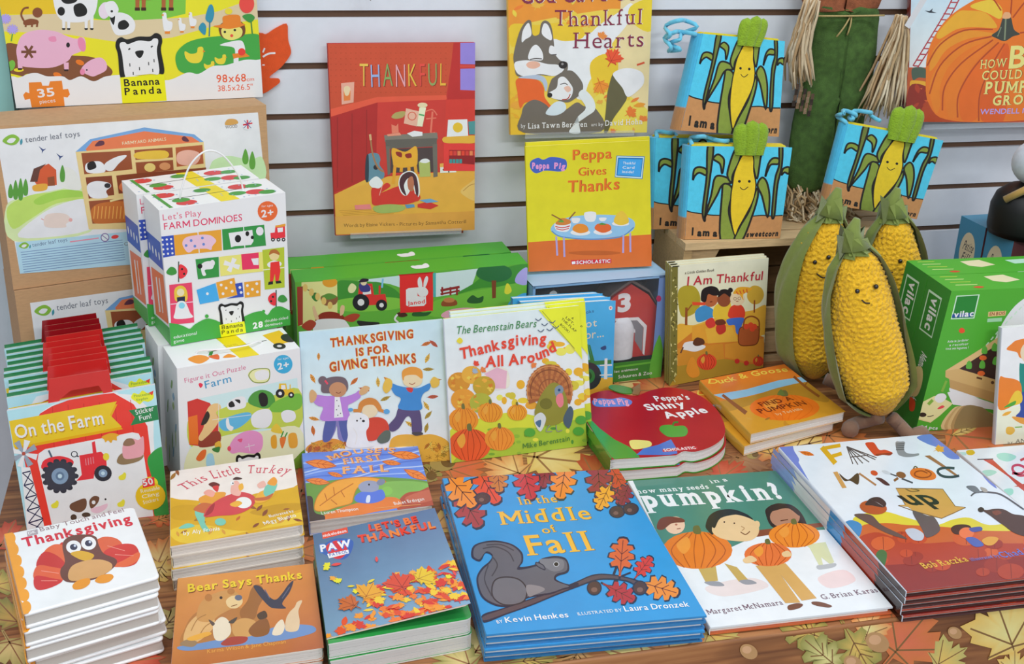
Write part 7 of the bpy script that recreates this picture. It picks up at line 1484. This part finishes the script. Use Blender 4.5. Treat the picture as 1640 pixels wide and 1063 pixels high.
# ================================================================ soft cloth books
def cloth_art(c):
    k = '17140f'; ol = '7d8f34'; dk = '66722e'
    c.p('4bbde6', '240 240 1140 240 1140 1000 240 1000'); c.p('ba8450', '240 752 380 784 545 800 800 802 1060 800 1060 1000 240 1000'); c.l(k, '250 748 320 772 400 784 470 795 545 798', 9).l(k, '800 804 870 798 940 803 1030 798', 9)
    c.t(k, 'I', '322 952 336 952', 56, .05); c.t(k, 'am a', '364 957 520 962', 50, .06, jit=.3)
    c.t(k, 'sweetcorn', '745 968 992 958', 38, .07, sh=.15, jit=.3)
    def o(col, s, w=15.5): c.bo(col, k, s, w)
    o(dk, '450 262 495 262 470 480 432 760 425 845 408 760 440 500'); o(dk, '1005 262 1030 265 1022 420 990 560 966 795 945 795 970 520 1003 400')
    o(ol, '335 520 345 440 385 418 438 436 436 482 385 462 350 488'); o(ol, '495 345 530 318 572 350 575 400 560 470 545 395 500 362'); o(ol, '895 492 918 395 955 348 1000 352 996 392 940 398 912 450'); o(ol, '1020 480 1035 430 1080 418 1078 470 1045 458')
    o(ol, '424 815 475 640 498 520 530 486 600 502 636 540 560 562 520 640 445 775'); o(ol, '545 990 560 620 572 552 622 562 640 620 610 760 640 900 660 995')
    o(ol, '606 505 606 440 660 285 712 285 690 380 642 480 636 540'); o(ol, '800 285 862 285 855 370 830 510 804 420'); o(ol, '826 590 838 640 800 780 716 992 652 992 700 880 770 760'); o(ol, '834 560 870 500 908 540 928 660 912 815 870 650')
    o('efbb1e', '640 560 658 455 708 340 740 308 790 312 806 360 806 450 822 560 800 680 740 800 690 890 656 955 624 800 628 640', 10)
    for x in (694, 771): c.e(k, x, 530, 11)
    c.l(k, '698 575 715 592 735 594 762 572', 6)
CSRC = [(322, 255), (1105, 262), (1008, 980), (272, 988)]
def cloth_book(quad, pl, label, th=.034, loop=None, seed=1, tuft=True):
    q = P(quad); loc = [pl.loc(p) for p in q]
    o = thing('cloth_book', tuple(pl.pt(*loc[3], -th)), label, 'cloth book', 'soft corn cloth books')
    fn = homog(CSRC, loc); rl = rounded(loc, [.006]*4, 4)
    mb = MB(); mb.prism(rl, pl, -.004, 0, '4bbde6', 'fabric'); c = Art(mb, pl, CSRC, base=3e-4, m='fabric', fn=fn); cloth_art(c)
    # rounded spine joining both covers at the left edge
    tl, bl = V(loc[0]), V(loc[3]); n = 8; ux = (V(loc[1])-tl).normalized(); rows = [0, .25, .5, .75, .77, 1.]; vs = []; cs = []
    for t in rows:
        e = tl+(bl-tl)*t
        for i in range(n+1):
            a = math.pi*i/n; p = e-ux*(math.sin(a)*.009-.001); vs.append(pl.pt(p.x, p.y, -th/2+math.cos(a)*th/2)); cs.append(lin('4bbde6' if t < .76 else 'ba8450'))
    mb.add(vs, [[r_*(n+1)+i, (r_+1)*(n+1)+i, (r_+1)*(n+1)+i+1, r_*(n+1)+i+1] for r_ in range(len(rows)-1) for i in range(n)]+[list(range(n+1))], cs, 'fabric', False)
    mb.build('front_cover', o)
    pc = ['f2d21c', '5ac4e8', 'efe6d0', 'f2d21c']
    for i in range(4):
        mb = MB(); d1 = -.0045-(th-.009)*i/4; d0 = -.0045-(th-.009)*(i+.86)/4; s = inset(loc, .002, .008-.003*(i % 2), -.003+.002*(i % 3), .001); mb.prism(rounded(s, [.005]*4, 3), pl, d0, d1, pc[i], 'fabric'); mb.build('page', o)
    mb = MB(); mb.prism(rl, pl, -th, -th+.0036, 'd8d8e4', 'fabric'); mb.build('back_cover', o)
    # plush tuft standing up from the top edge
    mb = MB(); c0 = V(fn((775, 262))); up = (V(loc[0])-V(loc[3])).normalized(); rr = (V(loc[1])-V(loc[0])); W_ = rr.length; rr.normalize()
    rn = random.Random(seed)
    for k_, (dx, hh, ww, dz) in enumerate(((-.085, .30, .072, -.006), (.005, .33, .068, -.004), (.09, .31, .066, -.007), (-.03, .24, .06, -.016))):
        vs = []; n1, n2 = 14, 16
        for i in range(n1+1):
            t = i/n1; r_ = ww*W_*(.8+.35*math.sin(t*2.3))*math.sqrt(max(0, 1-(max(0, t-.72)/.28)**2)) if t < 1 else 0
            for j in range(n2):
                a = 2*math.pi*j/n2; w2 = r_*(1+.05*math.sin(5*a+t*9+k_)); p = c0+rr*(dx*W_*(1+.12*t)+math.cos(a)*w2)+up*(hh*W_*t-.012)
                vs.append(pl.pt(p.x, p.y, dz+.007+math.sin(a)*w2*.5))
        mb.add(vs, [[i*n2+j, i*n2+(j+1) % n2, (i+1)*n2+(j+1) % n2, (i+1)*n2+j] for i in range(n1) for j in range(n2)]+[[n1*n2+j for j in range(n2)]], '8fb424', 'plush', True)
    if tuft: mb.build('leaf_tuft', o)
    if loop:
        mb = MB(); L = [pl.loc(p) for p in P(loop)]; mb.tube([pl.pt(a, b, -th*.5+.012*math.sin(i)) for i, (a, b) in enumerate(smooth(L, False, 4))], .0034, '6ccbe8', 'fabric', 8, ((pl.n.x, pl.n.y, pl.n.z), .35)); mb.build('strap', o)
    return o
pl = stand((1097, 383.5), (1249, 381.5), 7, CZ)
cloth_book('1106.6 234 1268.6 236 1249 381.5 1097 383.5', pl, 'front soft corn book, upright on the crate edge with its whole cover showing', loop='1110 236 1112 226 1126 219 1150 226 1172 228 1170 240')
fy = at_z(1097, 383.5, CZ).y
pl = Plane(tuple(at_z(1046, 367, CZ)), (1, -.02, 0), (0, .1, 1))
cloth_book('1050 221 1211 222 1193 364 1046 367', pl, 'soft corn book at the back left of the crate, half covered by the front one', loop='1052 224 1058 215 1074 213 1090 219 1072 224', th=.03, tuft=False)
t0 = at_z(1090, 209, .408); t1 = at_z(1247, 219, .40)
pl = Plane(tuple(at_y(1090, 209, at_z(1168, 214, CZ+.1635).y)), (1, .06, 0), (0, .13, 1))
cloth_book('1126 54 1257 66 1247 219 1090 209', pl, 'uppermost soft corn book, piled on top of the two others with a loose strap', loop='1120 56 1104 52 1082 52 1076 66 1080 82 1092 80 1084 70 1096 60 1118 46 1112 34 1086 34 1076 50 1078 62', th=.034)
Yr = at_z(1435, 345, CZ+.022).y
pl = Plane(tuple(at_y(1325, 326, Yr)), (1, .0, 0), (0, .10, 1))
cloth_book('1358 198 1511 225 1468 351 1325 326', pl, 'tilted soft corn book at the right end of the crate, above the plush cobs', loop='1358 200 1352 190 1352 182 1366 180 1374 188 1366 192 1380 180 1400 182 1412 194', th=.024)
# ================================================================ blue boxes and the black toy at the right
def art_oval(c):
    for x, y in ((46, 24), ):
        c.e('d8c8a8', x, y, 30, 15); rn = random.Random(1)
        for i, s in enumerate(('Petite', 'Fille')): c.t('3a3a44', s, [(x-20, y-1+i*9), (x+20, y-1+i*9)], 7, .01, True, sh=.3)
Y0 = 1.60; tl = at_y(1624, 386, Y0); pl = Plane((tl.x, Y0, 0), (1, .03, 0), (0, 0, 1))
def pb(a, b): return proj(pl.pt(a, b))
h_ = pl.loc((1624, 386))[1]
qb = [(1624, 386), pb(.16, h_), pb(.16, .0006), pb(0, .0006)]
db = (at_z(1624, 386, tl.z)-at_z(1586, 365, tl.z)).length
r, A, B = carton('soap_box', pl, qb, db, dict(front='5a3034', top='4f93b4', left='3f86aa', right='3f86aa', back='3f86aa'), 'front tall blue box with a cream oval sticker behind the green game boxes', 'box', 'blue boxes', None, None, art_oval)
bk = (B[0]-A[0])*1.03; dup(r, (bk.x-.002, bk.y, 0), 'rear tall blue box with an oval sticker, nearest the slat wall')
ct = at_z(1660, 384, tl.z+.0005)
o = thing('black_toy', (ct.x, Y0+.035, tl.z+.0005), 'round black toy with a tan band and white ball, standing on the blue boxes', 'toy')
def lathe(mb, cx, cy, prof, col, m, n=28):
    vs = []
    for r_, z in prof:
        for j in range(n): a = 2*math.pi*j/n; vs.append((cx+r_*math.cos(a), cy+r_*math.sin(a), z))
    k = len(prof); mb.add(vs, [[i*n+j, i*n+(j+1) % n, (i+1)*n+(j+1) % n, (i+1)*n+j] for i in range(k-1) for j in range(n)]+[list(range(n))[::-1], [(k-1)*n+j for j in range(n)]], col, m, True)
cy_ = Y0+.035; z0 = tl.z+.0005; R_ = .058
mb = MB(); lathe(mb, ct.x, cy_, [(R_*.96, z0), (R_, z0+.01), (R_, z0+.045), (R_*.9, z0+.064), (R_*.62, z0+.078), (R_*.3, z0+.084)], '08080a', 'plain'); mb.build('body', o)
mb = MB(); mb.tube([(ct.x-R_*.95, cy_-.012, z0+.062), (ct.x-R_*.6, cy_-.03, z0+.083), (ct.x-.005, cy_-.03, z0+.092)], .006, 'b8924c', 'fabric', 8); mb.build('band', o)
mb = MB(); bc = V((ct.x-.003, cy_, z0+.118)); vs = []; n1, n2 = 14, 22
for i in range(n1+1):
    for j in range(n2): th, ph = math.pi*i/n1, 2*math.pi*j/n2; vs.append(bc+V((math.sin(th)*math.cos(ph), math.sin(th)*math.sin(ph), math.cos(th)))*.036)
mb.add(vs, [[i*n2+j, i*n2+(j+1) % n2, (i+1)*n2+(j+1) % n2, (i+1)*n2+j] for i in range(n1) for j in range(n2)], 'ccd0da', 'fabric', True); mb.build('ball', o)
# hook in the slat wall
a = at_y(578, -6, WY); mb = MB(); mb.tube([(a.x, WY+.001, a.z+.02), (a.x, WY-.02, a.z+.018), (a.x, WY-.05, a.z+.01), (a.x+.006, WY-.06, a.z+.004), (a.x+.014, WY-.062, a.z+.012)], .0022, 'c8c8cc', 'plain', 8)
tag(mb.build('wall_hook', loc=(a.x, WY, a.z)), 'small metal peg hook in the slat wall above the red room book', 'hook')
